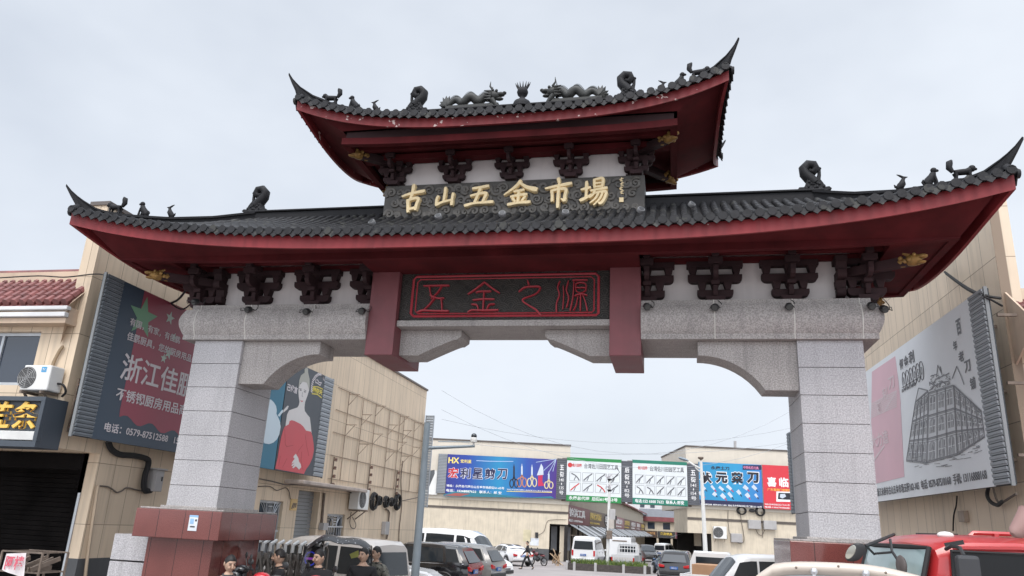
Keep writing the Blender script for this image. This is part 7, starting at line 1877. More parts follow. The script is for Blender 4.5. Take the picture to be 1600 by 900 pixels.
    m = MB(); x_ = min(h0[3].x, h0[4].x, h0[2].x) - .02; m.box(x_ - .012, x_ + .03, -.22, .22, zp - .07, zp + .07); pl = m.build('number_plate', plate, t)
    m = MB(); text(m, '浙G·%dA%d' % (rnd.randrange(1, 9), rnd.randrange(100, 999)) if False else '浙G', frame((x_ - .014, .16, zp - .045), (0, -1, 0), (0, 0, 1)), 1, .003, width=.30, height=.09); m.build('plate_lettering', M_ACW, pl)
    for s in (-1, 1):
        if rack:
            a, b = side_pt(.8, 1.0, s), side_pt(3.2, 1.0, s); m = MB(); m.tube([a + Vector((0, -s * .08, .04)), a.lerp(b, .5) + Vector((0, -s * .08, .10)), b + Vector((0, -s * .08, .05))], .022, 5); m.build('roof_rail', M_SILV, t)
    if roofm:
        m = MB(); a = halves[2][6]; b = halves[4][6]; m.loft([[Vector((p.x, v * p.y * 1.0, p.z + .022)) for v in (-1, -.5, 0, .5, 1)] for p in (halves[2][6], halves[3][6], halves[4][6], halves[5][6])], False, False); m.build('glass_roof', M_GLASS, t, smooth=True)
    return t
def place(px, py, z, local, rz, it=3):
    """where the car origin goes so that its point `local` (height z above ground) is seen at px, py"""
    g = 0.0
    for _ in range(it):
        d = ray(px, py); k = (g + z - CAM.z) / d.z; w_ = CAM + d * k; g = gz(w_.y)
    c, s = math.cos(rz), math.sin(rz)
    x, y = w_.x - (c * local[0] - s * local[1]), w_.y - (s * local[0] + c * local[1])
    return (x, y, gz(y))
def placed(px, py, dist, local, rz):
    q = atd(px, py, dist); c, s = math.cos(rz), math.sin(rz); x, y = q.x - (c * local[0] - s * local[1]), q.y - (s * local[0] + c * local[1]); return (x, y, gz(y))
W_WHITE = paint('white', (.66, .66, .66)); W_BLACK = paint('black', (.012, .012, .014), .12); W_GREY = paint('grey', (.17, .165, .16)); W_SILV = paint('warm silver', (.50, .47, .44), .35); W_DGREY = paint('dark grey', (.035, .037, .04), .15); W_PALE = paint('pale silver', (.52, .52, .52), .3)
car('van', 'parked_van', 'warm silver minivan with red tail lamps parked behind the men on motorbikes', W_SILV, placed(592, 839, 18.6, (.15, .60), rad(166)), rad(166), cat='van')
car('suv', 'parked_car', 'white car nose with headlamp poking out between silver minivan and black car', W_WHITE, placed(668, 886, 25, (4.3, -.5), rad(8)), rad(8))
car('suv', 'parked_car', 'black car with chrome window line and red tail lamp parked facing the left wall', W_BLACK, placed(720, 848, 29, (.45, .6), rad(176)), rad(176), rack=True)
car('suv', 'parked_car', 'grey car with red tail lamp parked just behind the black one', W_GREY, placed(757, 857, 32, (.45, .6), rad(172)), rad(172))
car('transit', 'parked_van', 'white van facing right behind the black and grey cars', W_WHITE, placed(752, 846, 36.5, (3.9, -.55), rad(-12)), rad(-12), cat='van')
car('sedan', 'parked_car', 'white saloon with dark glass roof parked by the cream market wall', W_WHITE, placed(817, 885, 57, (.0, 0), rad(128)), rad(128), roofm=True)
car('transit', 'parked_van', 'white van seen from behind at the street corner under the first awning', W_WHITE, placed(911, 879, 60, (0, 0), rad(86)), rad(86), cat='van')
car('van', 'parked_van', 'small white van far down the street by the end building', W_WHITE, placed(1030, 868, 96, (0, 0), rad(70)), rad(70), cat='van')
car('suv', 'parked_car', 'dark jeep with its nose towards the camera beside the far white van', W_DGREY, placed(1016, 870, 88, (4.7, 0), rad(-80)), rad(-80))
car('suv', 'parked_car', 'black car with wide red tail lamps and blue plate right of the street mouth', W_BLACK, placed(1054, 872, 46, (.45, 0), rad(84)), rad(84), rack=True)
car('sedan', 'parked_car', 'dark blue car nose beyond the black car with wide red tail lamps', paint('blue', (.02, .06, .13)), placed(1046, 874, 58, (3.0, 0), rad(110)), rad(110))
car('van', 'parked_van', 'pale silver van with roof rack parked left of the right plinth', W_PALE, placed(1128, 872, 27, (3.3, .5), rad(196)), rad(196), cat='van', rack=True)
def pickup(label, colr, loc, rz, box=False, cage=False):
    t = thing('pickup_truck', label, 'pickup truck', loc, rz)
    m = MB(); m.loft([[(x, s * w, z) for s, z in ((-1, zb), (-1, zt - (zt - 1.05) * .45), (-.8, zt), (.8, zt), (1, zt - (zt - 1.05) * .45), (1, zb))] for x, w, zb, zt in ((2.3, .82, .5, 1.84), (2.5, .85, .42, 1.9), (3.3, .86, .4, 1.88), (3.95, .85, .4, 1.12), (4.3, .80, .42, .98), (4.5, .72, .5, .86))]); cab = m.build('cab', colr, t, auto=40)
    m = MB(); m.box(2.282, 2.298, -.58, .58, 1.25, 1.68); m.build('rear_window', M_GLASS, cab)
    m = MB()
    for s in (-1, 1): m.loft([[Vector((2.55, s * .868, 1.12)), Vector((3.55, s * .868, 1.12))], [Vector((2.6, s * .80, 1.62)), Vector((3.25, s * .80, 1.62))]], False, False)
    m.loft([[Vector((3.93, -.7, 1.16)), Vector((3.93, .7, 1.16))], [Vector((3.36, -.62, 1.80)), Vector((3.36, .62, 1.80))]], False, False); m.build('side_windows', M_GLASS, cab)
    m = MB(); m.box(.0, 2.28, -.83, .83, .55, .66); 
    for s in (-1, 1): m.box(.0, 2.28, *sorted((s * .80, s * .86)), .66, 1.08)
    bed = m.build('bed', colr, t, bevel=.02)
    m = MB(); m.box(-.05, 0, -.84, .84, .60, 1.10); m.box(-.07, -.05, -.75, .75, .70, 1.0); tg = m.build('tailgate', colr, t, bevel=.02)
    m = MB()
    for k in range(7): m.box(-.085, -.07, -.62 + .19 * k, -.50 + .19 * k, .78, .92)
    m.build('embossed_bars', W_SILV, tg)
    for s in (-1, 1):
        m = MB(); m.box(-.06, .03, *sorted((s * .72, s * .86)), .62, .92); m.build('tail_lamp', M_TAIL, t, bevel=.01)
        for x in (.75, 3.7):
            m = MB(); m.lathe([(.2, -.1), (.33, -.1), (.34, 0), (.33, .1), (.2, .1)], n=18); m.v = [(x + a, s * .76 + c, .34 + b) for a, b, c in m.v]; wh = m.build('wheel', M_TYRE, t, auto=40)
            m = MB(); m.cyl((x, s * .80, .34), (x, s * .875, .34), .2, n=14); m.build('rim', M_RIM, wh)
    m = MB(); m.box(-.15, -.05, -.8, .8, .42, .56); m.build('rear_bumper', M_SILV, t, bevel=.02)
    m = MB(); m.box(-.165, -.15, -.22, .22, .43, .55); m.build('number_plate', M_PLATE, t)
    if cage:
        m = MB()
        for y in [-.66 + .22 * k for k in range(7)]: m.bar((2.2, y, 1.05), (2.2, y, 1.95), .03, .03)
        for z in (1.1, 1.5, 1.95): m.bar((2.2, -.75, z), (2.2, .75, z), .04, .04)
        m.build('cab_guard', W_WHITE, t)
    return t
pickup('grey and white pickup with barred cab guard and embossed tailgate behind the service pole', W_PALE, placed(973, 880, 60, (0, 0), rad(84)), rad(84), cage=True)
pk = placed(1098, 893, 31, (0, 0), rad(80))
pickup('white pickup with a large cardboard box in its bed, right of the black car', W_WHITE, pk, rad(80))
t = thing('cardboard_box', 'large brown cardboard box standing in the bed of the white pickup', 'box', (pk[0] + .35, pk[1] + 1.2, pk[2] + .662), rad(80))
m = MB(); m.box(-.7, .7, -.62, .62, 0, .78); m.build('carton', pmat('cardboard', (.36, .21, .12), rough=.85, var=.1), t, bevel=.01)
m = MB(); text(m, '五金工具', frame((-.702, .45, .25), (0, -1, 0), (0, 0, 1)), 1, .003, .02, width=.8, height=.16); m.build('printing', M_STEEL, t)
# box truck behind the pickup in the street
bt = placed(968, 880, 67, (0, 0), rad(86))
t = thing('box_truck', 'white box truck standing behind the grey pickup in the street', 'truck', bt, rad(86))
m = MB(); m.box(0, 3.2, -.95, .95, .75, 2.35); m.build('cargo_box', W_WHITE, t, bevel=.03)
m = MB(); m.loft([[(x, s * .9, z) for s, z in ((-1, .5), (-1, zt), (1, zt), (1, .5))] for x, zt in ((3.25, 2.0), (4.3, 1.95), (4.8, 1.15), (4.85, .6))]); m.build('cab', W_WHITE, t, bevel=.04)
m = MB(); m.box(.1, 4.6, -.4, .4, .5, .74); m.build('chassis', M_TRIM, t)
for x in (.9, 4.0):
    for s in (-1, 1): m = MB(); m.lathe([(.2, -.11), (.36, -.11), (.37, 0), (.36, .11), (.2, .11)], n=16); m.v = [(x + a, s * .82 + c, .37 + b) for a, b, c in m.v]; m.build('wheel', M_TYRE, t, auto=40)
m = MB(); m.box(-.02, 0, -.6, .6, 2.0, 2.1); m.build('roof_lamp_bar', M_STEEL, t)
def trike(label, tarp, loc, rz, body):
    t = thing('cargo_tricycle', label, 'cargo tricycle', loc, rz)
    m = MB(); m.box(0, 1.5, -.5, .5, .45, .52)
    for s in (-1, 1): m.box(0, 1.5, *sorted((s * .47, s * .5)), .52, .80)
    m.box(-.02, 0, -.5, .5, .5, .8); m.box(1.5, 1.53, -.5, .5, .5, 1.0); m.build('cargo_bed', body, t, bevel=.01)
    for x, y in ((.5, -.55), (.5, .55), (2.5, 0)):
        m = MB(); m.lathe([(.2, -.05), (.27, -.05), (.28, 0), (.27, .05), (.2, .05)], n=16); m.v = [(x + a, y + c, .28 + b) for a, b, c in m.v]; m.build('wheel', M_TYRE, t, auto=40)
    m = MB(); m.bar((1.4, 0, .5), (2.2, 0, .45), .1, .08); m.bar((2.5, 0, .3), (2.3, 0, 1.0), .06, .06); m.bar((2.28, -.35, 1.02), (2.28, .35, 1.02), .035, .035); m.build('frame', M_TRIM, t)
    m = MB(); m.box(1.6, 2.05, -.2, .2, .62, .74); m.build('saddle', M_TRIM, t, bevel=.04)
    m = MB(); r7 = random.Random(label); n = 9
    m.loft([[(-.05 + 1.6 * i / n, -.62 + 1.24 * j / n, (.82 + .55 * math.sin(math.pi * i / n) ** .6 * math.sin(math.pi * j / n) ** .6 + r7.uniform(-.05, .05)) if 0 < i < n and 0 < j < n else .70) for j in range(n + 1)] for i in range(n + 1)], False, False); m.build('load_cover', tarp, t, auto=70)
    return t
M_GTARP = pmat('green tarpaulin', (.015, .19, .05), rough=.5); M_RTARP = pmat('red and white cover', (.45, .06, .07), rough=.5, fleck=(3.5, .52, (.62, .55, .55)))
M_RB = paint('faded red', (.26, .03, .03), .4)
trike('cargo tricycle under a bright green tarpaulin on the right side of the street', M_GTARP, placed(1048, 866, 66, (.7, 0), rad(60)), rad(60), M_TRIM)
trike('cargo tricycle under a red and white cover below the dark awnings', M_RTARP, placed(1072, 858, 68, (.7, 0), rad(100)), rad(100), M_RB)
trike('rusty red cargo tricycle parked by the awnings beyond the grey pickup', pmat('dark load', (.05, .035, .035)), placed(998, 874, 74, (.7, 0), rad(85)), rad(85), M_RB)
trike('cargo tricycle with a pinkish red cover half hidden by the right pillar', pmat('faded pink red tarpaulin', (.36, .12, .13), rough=.6), placed(1205, 900, 24, (.7, 0), rad(40)), rad(40), W_WHITE)
# ------------------------------------------------------------------ red truck at the right
M_TRED = paint('truck red', (.40, .022, .024), .35)
M_WSG = pmat('tinted windscreen', (.27, .35, .35), rough=.05, var=.25, vscale=1.5, spec=.7)
rz = rad(189)
loc = placed(1470, 853, 8.6, (1.62, .86), rz)
t = thing('red_truck', 'red lorry cab with black mirrors parked beside the right gate pillar', 'truck', (loc[0], loc[1], 0), rz)
zr = atd(1470, 838, 8.6).z
def cabring(x, z0, zw, zt, w, wt):
    h = [(0, z0), (w * .97, z0), (w, z0 + .2), (w, zw), (wt + .03, zt - .12), (wt - .02, zt - .04), (wt - .14, zt), (0, zt + .03)]
    return [Vector((x, y, z)) for y, z in h] + [Vector((x, -y, z)) for y, z in h[::-1][1:-1]]
def cabpt(x, z):     # half width of the cab at a height
    zw = 1.45; return .88 if z < zw else .88 - (.88 - .83) * (z - zw) / (zr - .12 - zw)
m = MB()
m.loft([cabring(-.15, .7, 1.45, zr - .02, .87, .80), cabring(0, .62, 1.45, zr, .88, .80), cabring(.9, .55, 1.45, zr + .01, .88, .80), cabring(1.45, .55, 1.45, zr - .01, .88, .79), cabring(1.62, .55, 1.45, zr - .09, .87, .76), cabring(1.72, .55, 1.45, 2.0, .865, .80), cabring(1.92, .55, 1.42, 1.50, .85, .82), cabring(1.98, .6, 1.2, 1.30, .80, .74)])
m.build('cab', M_TRED, t, auto=35)
m = MB(); rows = []
for x, z, y in ((1.945, 1.46, .76), (1.80, 1.95, .745), (1.655, zr - .11, .72)): rows.append([Vector((x + .06 * (1 - v * v) + .012, v * y, z)) for v in (-1, -.6, 0, .6, 1)])
m.loft(rows, False, False); m.build('windscreen', M_WSG, t, smooth=True)
m = MB(); e = [rows[0][0], rows[1][0], rows[2][0]] + rows[2][1:] + [rows[1][4], rows[0][4]]; m.tube(e, .025, 6); m.build('windscreen_seal', M_BLK2, t)
for s in (-1, 1):
    m = MB(); q = [(.28, 1.52), (1.30, 1.52), (1.56, 1.75), (1.52, zr - .13), (.30, zr - .13)]; m.poly([Vector((x, s * (cabpt(x, z) + .006), z)) for x, z in q]); sw = m.build('side_window', gmat('dark cab glass', (.006, .006, .007), .12, .25), t)
    m = MB(); P_ = [Vector((x, s * (cabpt(x, z) + .012), z)) for x, z in q]; m.tube(P_ + [P_[0]], .018, 5); m.build('window_seal', M_BLK2, sw)
    m = MB(); m.tube([(-.1, s * .85, zr - .085), (.9, s * .845, zr - .075), (1.5, s * .84, zr - .10)], .018, 5); m.build('rain_gutter', M_TRED, t)
# visible through the driver window: pale rear quarter glass and seat
m = MB(); m.box(.32, .55, .895, .905, 1.52, 1.9); m.build('rear_quarter_glass', pmat('pale glass', (.42, .40, .37), rough=.2), t)
m = MB(); m.ell((.62, .885, 1.72), (.12, .012, .2), 10, 6); m.build('headrest', M_BLK, t)
def tl(px, py, dd=0.0, s=1):   # local point of the truck seen at a pixel
    q = atd(px, py, 8.6 + dd) - Vector((loc[0], loc[1], 0)); c, sn = math.cos(-rz), math.sin(-rz); return Vector((c * q.x - sn * q.y, sn * q.x + c * q.y, q.z))
m = MB(); m.tube([tl(1397, 835, .6), tl(1375, 844, .3), tl(1352, 853, .1)], .016, 6); m.tube([tl(1366, 866, .4), tl(1356, 856, .2), tl(1350, 853, .1)], .012, 5); ar = m.build('mirror_arm', M_BLK, t)
m = MB(); c0 = tl(1338, 863, .05); ca, cb = tl(1345, 851, .05) - c0, tl(1346, 868, .05) - c0
m.loft([[c0 + (ca * math.cos(a * math.pi / 8) * 1.15 + cb * math.sin(a * math.pi / 8) * .85) * k + Vector((o, 0, 0)) for a in range(16)] for k, o in ((.9, -.03), (1, 0), (1, .03), (.9, .05))]); mr = m.build('wing_mirror', M_BLK, ar, auto=40)
m = MB(); m.loft([[c0 + (ca * math.cos(a * math.pi / 8) + cb * math.sin(a * math.pi / 8) * .75) * k + Vector((.052 + o, 0, 0)) for a in range(16)] for k, o in ((.86, 0), (.84, .006))]); m.build('mirror_glass', pmat('mirror glass', (.35, .34, .30), rough=.04, metal=.9), mr)
m = MB(); m.tube([tl(1391, 843, .35), tl(1394, 862, .2), tl(1402, 874, .1)], .014, 5); m.tube([tl(1368, 865, .4), tl(1393, 863, .2)], .012, 5); ar = m.build('mirror_arm', M_BLK, t)
m = MB(); c0 = tl(1408, 884, .05); m.lathe([(.02, -.03), (.085, -.02), (.10, 0), (.085, .015)], n=16); m.v = [(c0.x + c, c0.y + a, c0.z + b) for a, b, c in m.v]; m.build('round_mirror', pmat('brown grey plastic', (.10, .085, .08), rough=.5), ar, auto=50)
m = MB(); m.tube([tl(1478, 858, -.1), tl(1486, 853, -.25), tl(1500, 856, -.35), tl(1506, 868, -.38)], .018, 6); m.bar(tl(1476, 852, -.05), tl(1506, 847, -.05), .05, .04); ar = m.build('mirror_arm', M_BLK, t)
m = MB(); c0 = tl(1512, 890, -.38); m.box(c0.x - .10, c0.x + .10, c0.y - .03, c0.y + .05, c0.z - .2, c0.z + .12); m.build('wing_mirror', pmat('grey black plastic', (.035, .036, .04), rough=.6), ar, bevel=.03)
m = MB(); m.bar((1.3, -.3, zr + .03), (.9, -.25, zr + .04), .08, .02); m.build('roof_vent', M_BLK, t)
m = MB(); m.ell((1.35, .42, zr + .02), (.085, .05, .035), 12, 6); m.build('roof_lamp', M_ACW, t, smooth=True)
m = MB(); m.tube([(.62, -.6, zr), (.54, -.6, zr + .075), (.1, -.6, zr + .08), (-.6, -.6, zr + .08)], .028, 6)
for x in (.3, -.05): m.bar((x, -.6, zr), (x, -.6, zr + .075), .06, .05)
m.build('roof_rail', M_TRED, t, auto=40)
m = MB(); c0, c1 = tl(1583, 836, -.3), tl(1610, 808, -.2); m.tube([c0, c0.lerp(c1, .12), c1, c1.lerp(c0, -.05)], [.03, .06, .11, .12], 14); m.build('horn_speaker', pmat('faded pink grey plastic', (.36, .22, .20), rough=.5), t, auto=40)
# bed, wheels and bumper (below the picture, but the lorry is whole)
m = MB(); m.box(-3.2, -.25, -.9, .9, .95, 1.05); m.box(-3.2, 1.7, -.4, .4, .6, .8)
for s in (-1, 1): m.box(-3.2, -.25, *sorted((s * .86, s * .9)), 1.05, 1.45)
m.build('bed', M_TRED, t, bevel=.01)
for x in (1.1, -2.3):
    for s in (-1, 1):
        m = MB(); m.lathe([(.22, -.12), (.40, -.11), (.42, 0), (.40, .11), (.22, .12)], n=18); m.v = [(x + a, s * .76 + c, .42 + b) for a, b, c in m.v]; w_ = m.build('wheel', M_TYRE, t, auto=40)
        m = MB(); m.cyl((x, s * .80, .42), (x, s * .885, .42), .23, n=14); m.build('rim', M_RIM, w_)
m = MB(); m.box(1.95, 2.1, -.85, .85, .45, .68); m.build('front_bumper', M_TRIM, t, bevel=.03)
for s in (-1, 1): m = MB(); m.box(1.93, 2.0, *sorted((s * .5, s * .78)), .8, 1.02); m.build('headlamp', M_HEAD, t, bevel=.02)

# ------------------------------------------------------------------ beige cab roof in the foreground
d = 6.0; q = atd(1310, 879, d); rzb = rad(-14)
t = thing('beige_van', 'beige rounded cab roof of a small van in front of the red lorry', 'van', (q.x, q.y, 0), rzb)
def bl_(px, py, dd=0.0):
    v = atd(px, py, d + dd) - Vector((q.x, q.y, 0)); c, sn = math.cos(-rzb), math.sin(-rzb); return Vector((c * v.x - sn * v.y, sn * v.x + c * v.y, v.z))
arc = [(1172, 906), (1182, 897), (1192, 890), (1206, 881), (1225, 878.5), (1247, 877.5), (1279, 878), (1312, 879.4), (1352, 882), (1380, 886), (1401, 890.5), (1437, 899.4), (1470, 911)]
top = [bl_(*p) for p in arc]; 
m = MB(); k_ = lambda v, s, dy, dz: Vector((v.x * s, v.y + dy, v.z + dz))
base = Vector((0, 0, 0))
rings = [[k_(v, .97, .02, -.085) for v in top], [k_(v, .99, -.02, -.06) for v in top], [k_(v, 1.0, -.01, -.015) for v in top], [k_(v, .99, .05, .0) for v in top], [k_(v, .97, .5, -.03) for v in top], [k_(v, .95, 1.2, -.08) for v in top], [k_(v, .93, 2.2, -.2) for v in top]]
m.loft(rings, False, False); m.build('roof_shell', pmat('beige van paint', (.46, .40, .34), rough=.4, var=.06, coat=.3), t, smooth=True)
m = MB(); zc = min(v.z for v in top); xl, xr = top[0].x * .96, top[-1].x * .96
g0 = [k_(v, .965, .03, -.085) for v in top]; g1 = [Vector((v.x * 1.05, v.y - .38, 1.15)) for v in g0]; m.loft([g0, [a.lerp(b_, .5) for a, b_ in zip(g0, g1)], g1], False, False); m.build('windscreen', pmat('painted sky windscreen', (.50, .53, .55), rough=.06, spec=.7), t, smooth=True)  # pale base colour paints the reflected sky into the glass
m = MB(); xs0, xs1 = g1[0].x, g1[-1].x
m.loft([[(xs0 - .02, -.45, .4), (xs0 - .02, -.45, 1.14), (xs1 + .02, -.45, 1.14), (xs1 + .02, -.45, .4)], [(xs0 - .05, -.1, .35), (xs0 - .05, -.1, 1.16), (xs1 + .05, -.1, 1.16), (xs1 + .05, -.1, .35)], [(xs0, 2.3, .35), (xs0, 2.3, 1.16), (xs1, 2.3, 1.16), (xs1, 2.3, .35)]]); m.build('body', MATS['beige van paint'], t, bevel=.03)
for px, py in ((1272, 893), (1353, 896)):
    m = MB(); c0 = bl_(px, py, -.05); m.lathe([(.022, 0), (.024, .01), (.015, .022), (.003, .026)], n=12); m.v = [(c0.x + a, c0.y - c, c0.z + b) for a, b, c in m.v]; m.bar(c0 + Vector((0, -.01, 0)), c0 + Vector((0, -.02, -.25)), .02, .012); m.build('wiper_mount', M_SILV, t)
for px, py in ((1244, 887), (1384, 895), (1310, 885)):
    m = MB(); c0 = bl_(px, py, -.045); m.ell(c0, .009, 6, 4); m.build('roof_bolt', M_STEEL, t)
for x in (xs0 + .12, xs1 - .12):
    for y in (.2, 1.9): m = MB(); m.lathe([(.18, -.08), (.29, -.08), (.30, 0), (.29, .08), (.18, .08)], n=16); m.v = [(x + c, y + a, .30 + b) for a, b, c in m.v]; m.build('wheel', M_TYRE, t, auto=40)

# ------------------------------------------------------------------ motorbikes and rain canopy
def motorbike(name, label, loc, rz, c, hb=1.05):
    t = thing(name, label, 'motorbike', loc, rz)
    for x in (-.62, .62):
        m = MB(); m.tube([(x + .29 * math.cos(a * math.pi / 10), 0, .30 + .29 * math.sin(a * math.pi / 10)) for a in range(21)], .05, 7); w_ = m.build('wheel', M_TYRE, t, auto=60)
        m = MB(); m.cyl((x, -.03, .30), (x, .03, .30), .17, n=12); m.build('rim', M_RIM, w_)
    m = MB(); m.bar((-.6, .07, .3), (-.1, .07, .45), .05, .05); m.bar((-.6, -.07, .3), (-.1, -.07, .45), .05, .05); m.bar((-.2, 0, .5), (.35, 0, .75), .08, .1); m.ell((.02, 0, .42), (.22, .13, .16), 8, 6); m.build('frame', M_TRIM, t)
    m = MB(); m.ell((.12, 0, .80), (.26, .14, .13), 10, 7); m.ell((-.45, 0, .72), (.26, .12, .09), 10, 6); m.build('tank', c, t, smooth=True)
    m = MB(); m.ell((-.28, 0, .84), (.36, .14, .065), 10, 6); m.build('saddle', M_TRIM, t, smooth=True)
    m = MB()
    for s in (-1, 1): m.tube([(.62, s * .08, .30), (.42, s * .08, .90), (.38, s * .09, hb - .06)], .025, 6)
    m.tube([(.30, -.36, hb), (.38, -.2, hb + .01), (.40, 0, hb - .03), (.38, .2, hb + .01), (.30, .36, hb)], .016, 6); hb_ = m.build('handlebar', M_BLK, t)
    m = MB(); m.ell((.50, 0, hb - .14), (.12, .13, .13), 10, 7); m.ell((.44, 0, hb - .02), (.12, .14, .07), 8, 6); m.build('front_cowl', c, t, smooth=True)
    m = MB(); m.ell((.585, 0, hb - .15), (.05, .09, .09), 10, 6); m.build('headlamp', M_HEAD, t, smooth=True)
    for s in (-1, 1):
        m = MB(); m.tube([(.34, s * .30, hb), (.36, s * .36, hb + .12)], .008, 5); m.ell((.36, s * .38, hb + .17), (.02, .07, .05), 8, 6); m.build('mirror', M_BLK, hb_)
    return t
M_BRED = paint('bike red', (.50, .02, .03), .3)
q = atd(424, 892, 12.9); motorbike('motorbike', 'black motorbike in front of the man in profile by the lattice gate', (q.x, q.y, 0), rad(215), paint('bike black', (.015, .015, .017)), hb=q.z + .03)
q = atd(468, 903, 12.6); motorbike('motorbike', 'red motorbike between the man in profile and the man facing the camera', (q.x - .3, q.y + .1, 0), rad(250), M_BRED, hb=q.z + .02)
q = atd(548, 903, 13.4); motorbike('motorbike', 'red motorbike beside the man with crossed arms', (q.x - .3, q.y + .2, 0), rad(240), M_BRED, hb=q.z - .03)
# rain canopy bike
q = atd(535, 846, 15.6); zc = q.z; rzc = rad(200)
t = thing('canopy_bike', 'three wheeled scooter under a black dotted rain canopy with clear windshield', 'scooter', (q.x, q.y, 0), rzc)
M_DOT = bpy.data.materials.new('black canopy with white dots'); M_DOT.use_nodes = True
nt = M_DOT.node_tree; bs = nt.nodes['Principled BSDF']; bs.inputs['Roughness'].default_value = .35
vo = nt.nodes.new('ShaderNodeTexVoronoi'); vo.inputs['Scale'].default_value = 15; tc = nt.nodes.new('ShaderNodeTexCoord'); rp = nt.nodes.new('ShaderNodeValToRGB'); rp.color_ramp.elements[0].position = .19; rp.color_ramp.elements[1].position = .22; rp.color_ramp.elements[0].color = (.55, .55, .56, 1); rp.color_ramp.elements[1].color = (.022, .023, .027, 1)
nt.links.new(tc.outputs['Object'], vo.inputs['Vector']); nt.links.new(vo.outputs['Distance'], rp.inputs['Fac']); nt.links.new(rp.outputs['Color'], bs.inputs['Base Color'])
m = MB(); prof_ = [(-.62, -.06), (-.52, .0), (-.40, .045), (-.22, .06), (-.02, .05), (.08, .06), (.25, .10), (.42, .09), (.58, .0), (.72, -.10)]
m.loft([[(x * .85, v * .36, zc + z - .10 * abs(v) ** 2.2 + .02) for v in (-1, -.75, -.5, -.25, 0, .25, .5, .75, 1)] for x, z in prof_], False, False)
m.loft([[(x * .85, v * .35, zc + z - .10 * abs(v) ** 2.2 + .008) for v in (-1, -.75, -.5, -.25, 0, .25, .5, .75, 1)] for x, z in prof_], False, False); m.build('rain_canopy', M_DOT, t, smooth=True)
m = MB(); m.tube([(-.55, 0, zc - .05), (-.60, 0, zc - .5), (-.45, 0, .85)], .015, 6); m.tube([(.35, .18, zc), (.5, .18, zc - .6), (.45, .15, .95)], .013, 6); m.tube([(.35, -.18, zc), (.5, -.18, zc - .6), (.45, -.15, .95)], .013, 6); m.build('canopy_stay', M_BLK, t)
m = MB(); m.loft([[(x + .12 * (1 - v * v), v * .30, z) for v in (-1, -.5, 0, .5, 1)] for x, z in ((.52, zc - .12), (.60, zc - .45), (.56, .95), (.50, .8))], False, False)
m.build('clear_windshield', pmat('clear plastic', (.55, .58, .60), rough=.08, alpha=.35, spec=.8), t, smooth=True)
m = MB(); m.add([(-.30, -.425, zc - .16), (-.14, -.425, zc - .24), (-.18, -.425, zc - .32), (-.33, -.425, zc - .28)], [(0, 1, 2, 3)]); m.build('yellow_sticker', pmat('yellow film', (.50, .50, .10), rough=.4), t)
for x, y in ((.62, 0), (-.5, .3), (-.5, -.3)):
    m = MB(); m.tube([(x + .2 * math.cos(a * math.pi / 8), y, .22 + .2 * math.sin(a * math.pi / 8)) for a in range(17)], .05, 6); m.build('wheel', M_TYRE, t, auto=60)
m = MB(); m.ell((.45, 0, .75), (.16, .22, .32), 10, 8); m.box(-.6, .4, -.25, .25, .28, .38); m.ell((-.4, 0, .58), (.36, .28, .24), 10, 6); m.build('scooter_body', W_GREY, t, smooth=True)
m = MB(); m.ell((-.35, 0, .82), (.32, .22, .07), 10, 6); m.build('saddle', M_TRIM, t, smooth=True)
m = MB(); m.tube([(.36, -.36, 1.02), (.44, 0, 1.0), (.36, .36, 1.02)], .018, 6); m.build('handlebar', M_BLK, t)

# ------------------------------------------------------------------ people
def skinned(verts, edges, name, mat, parent, root=0, sub=1, extra=None, smooth=True):
    """grow one continuous surface round a skeleton of (x, y, z, radius)"""
    me = bpy.data.meshes.new(name); me.from_pydata([v[:3] for v in verts], edges, []); o = bpy.data.objects.new(name, me); col.objects.link(o)
    sk = o.modifiers.new('skin', 'SKIN'); sk.use_smooth_shade = True
    for i, v in enumerate(verts):
        r = v[3]; me.skin_vertices[0].data[i].radius = r if isinstance(r, tuple) else (r, r)
        me.skin_vertices[0].data[i].use_root = (i == root)
    ss = o.modifiers.new('sub', 'SUBSURF'); ss.levels = sub; ss.render_levels = sub
    dg = bpy.context.evaluated_depsgraph_get(); m2 = bpy.data.meshes.new_from_object(o.evaluated_get(dg))
    bpy.data.objects.remove(o)
    m = MB(); m.v = [tuple(v.co) for v in m2.vertices]; m.f = [tuple(p.vertices) for p in m2.polygons]; m.mi = [0] * len(m.f)
    if extra: extra(m)
    return m.build(name, mat, parent, smooth=True)
M_SKIN = pmat('skin', (.46, .30, .215), rough=.55, var=.06); M_HAIR = pmat('black hair', (.012, .010, .010), rough=.6)
M_EYE = pmat('eye', (.03, .02, .02), rough=.2); M_LIP = pmat('lips', (.32, .17, .13), rough=.5)
CAMO = pmat('camouflage cloth', (.16, .155, .13), rough=.9, var=.5, vscale=14, fleck=(16, .56, (.03, .035, .03)))
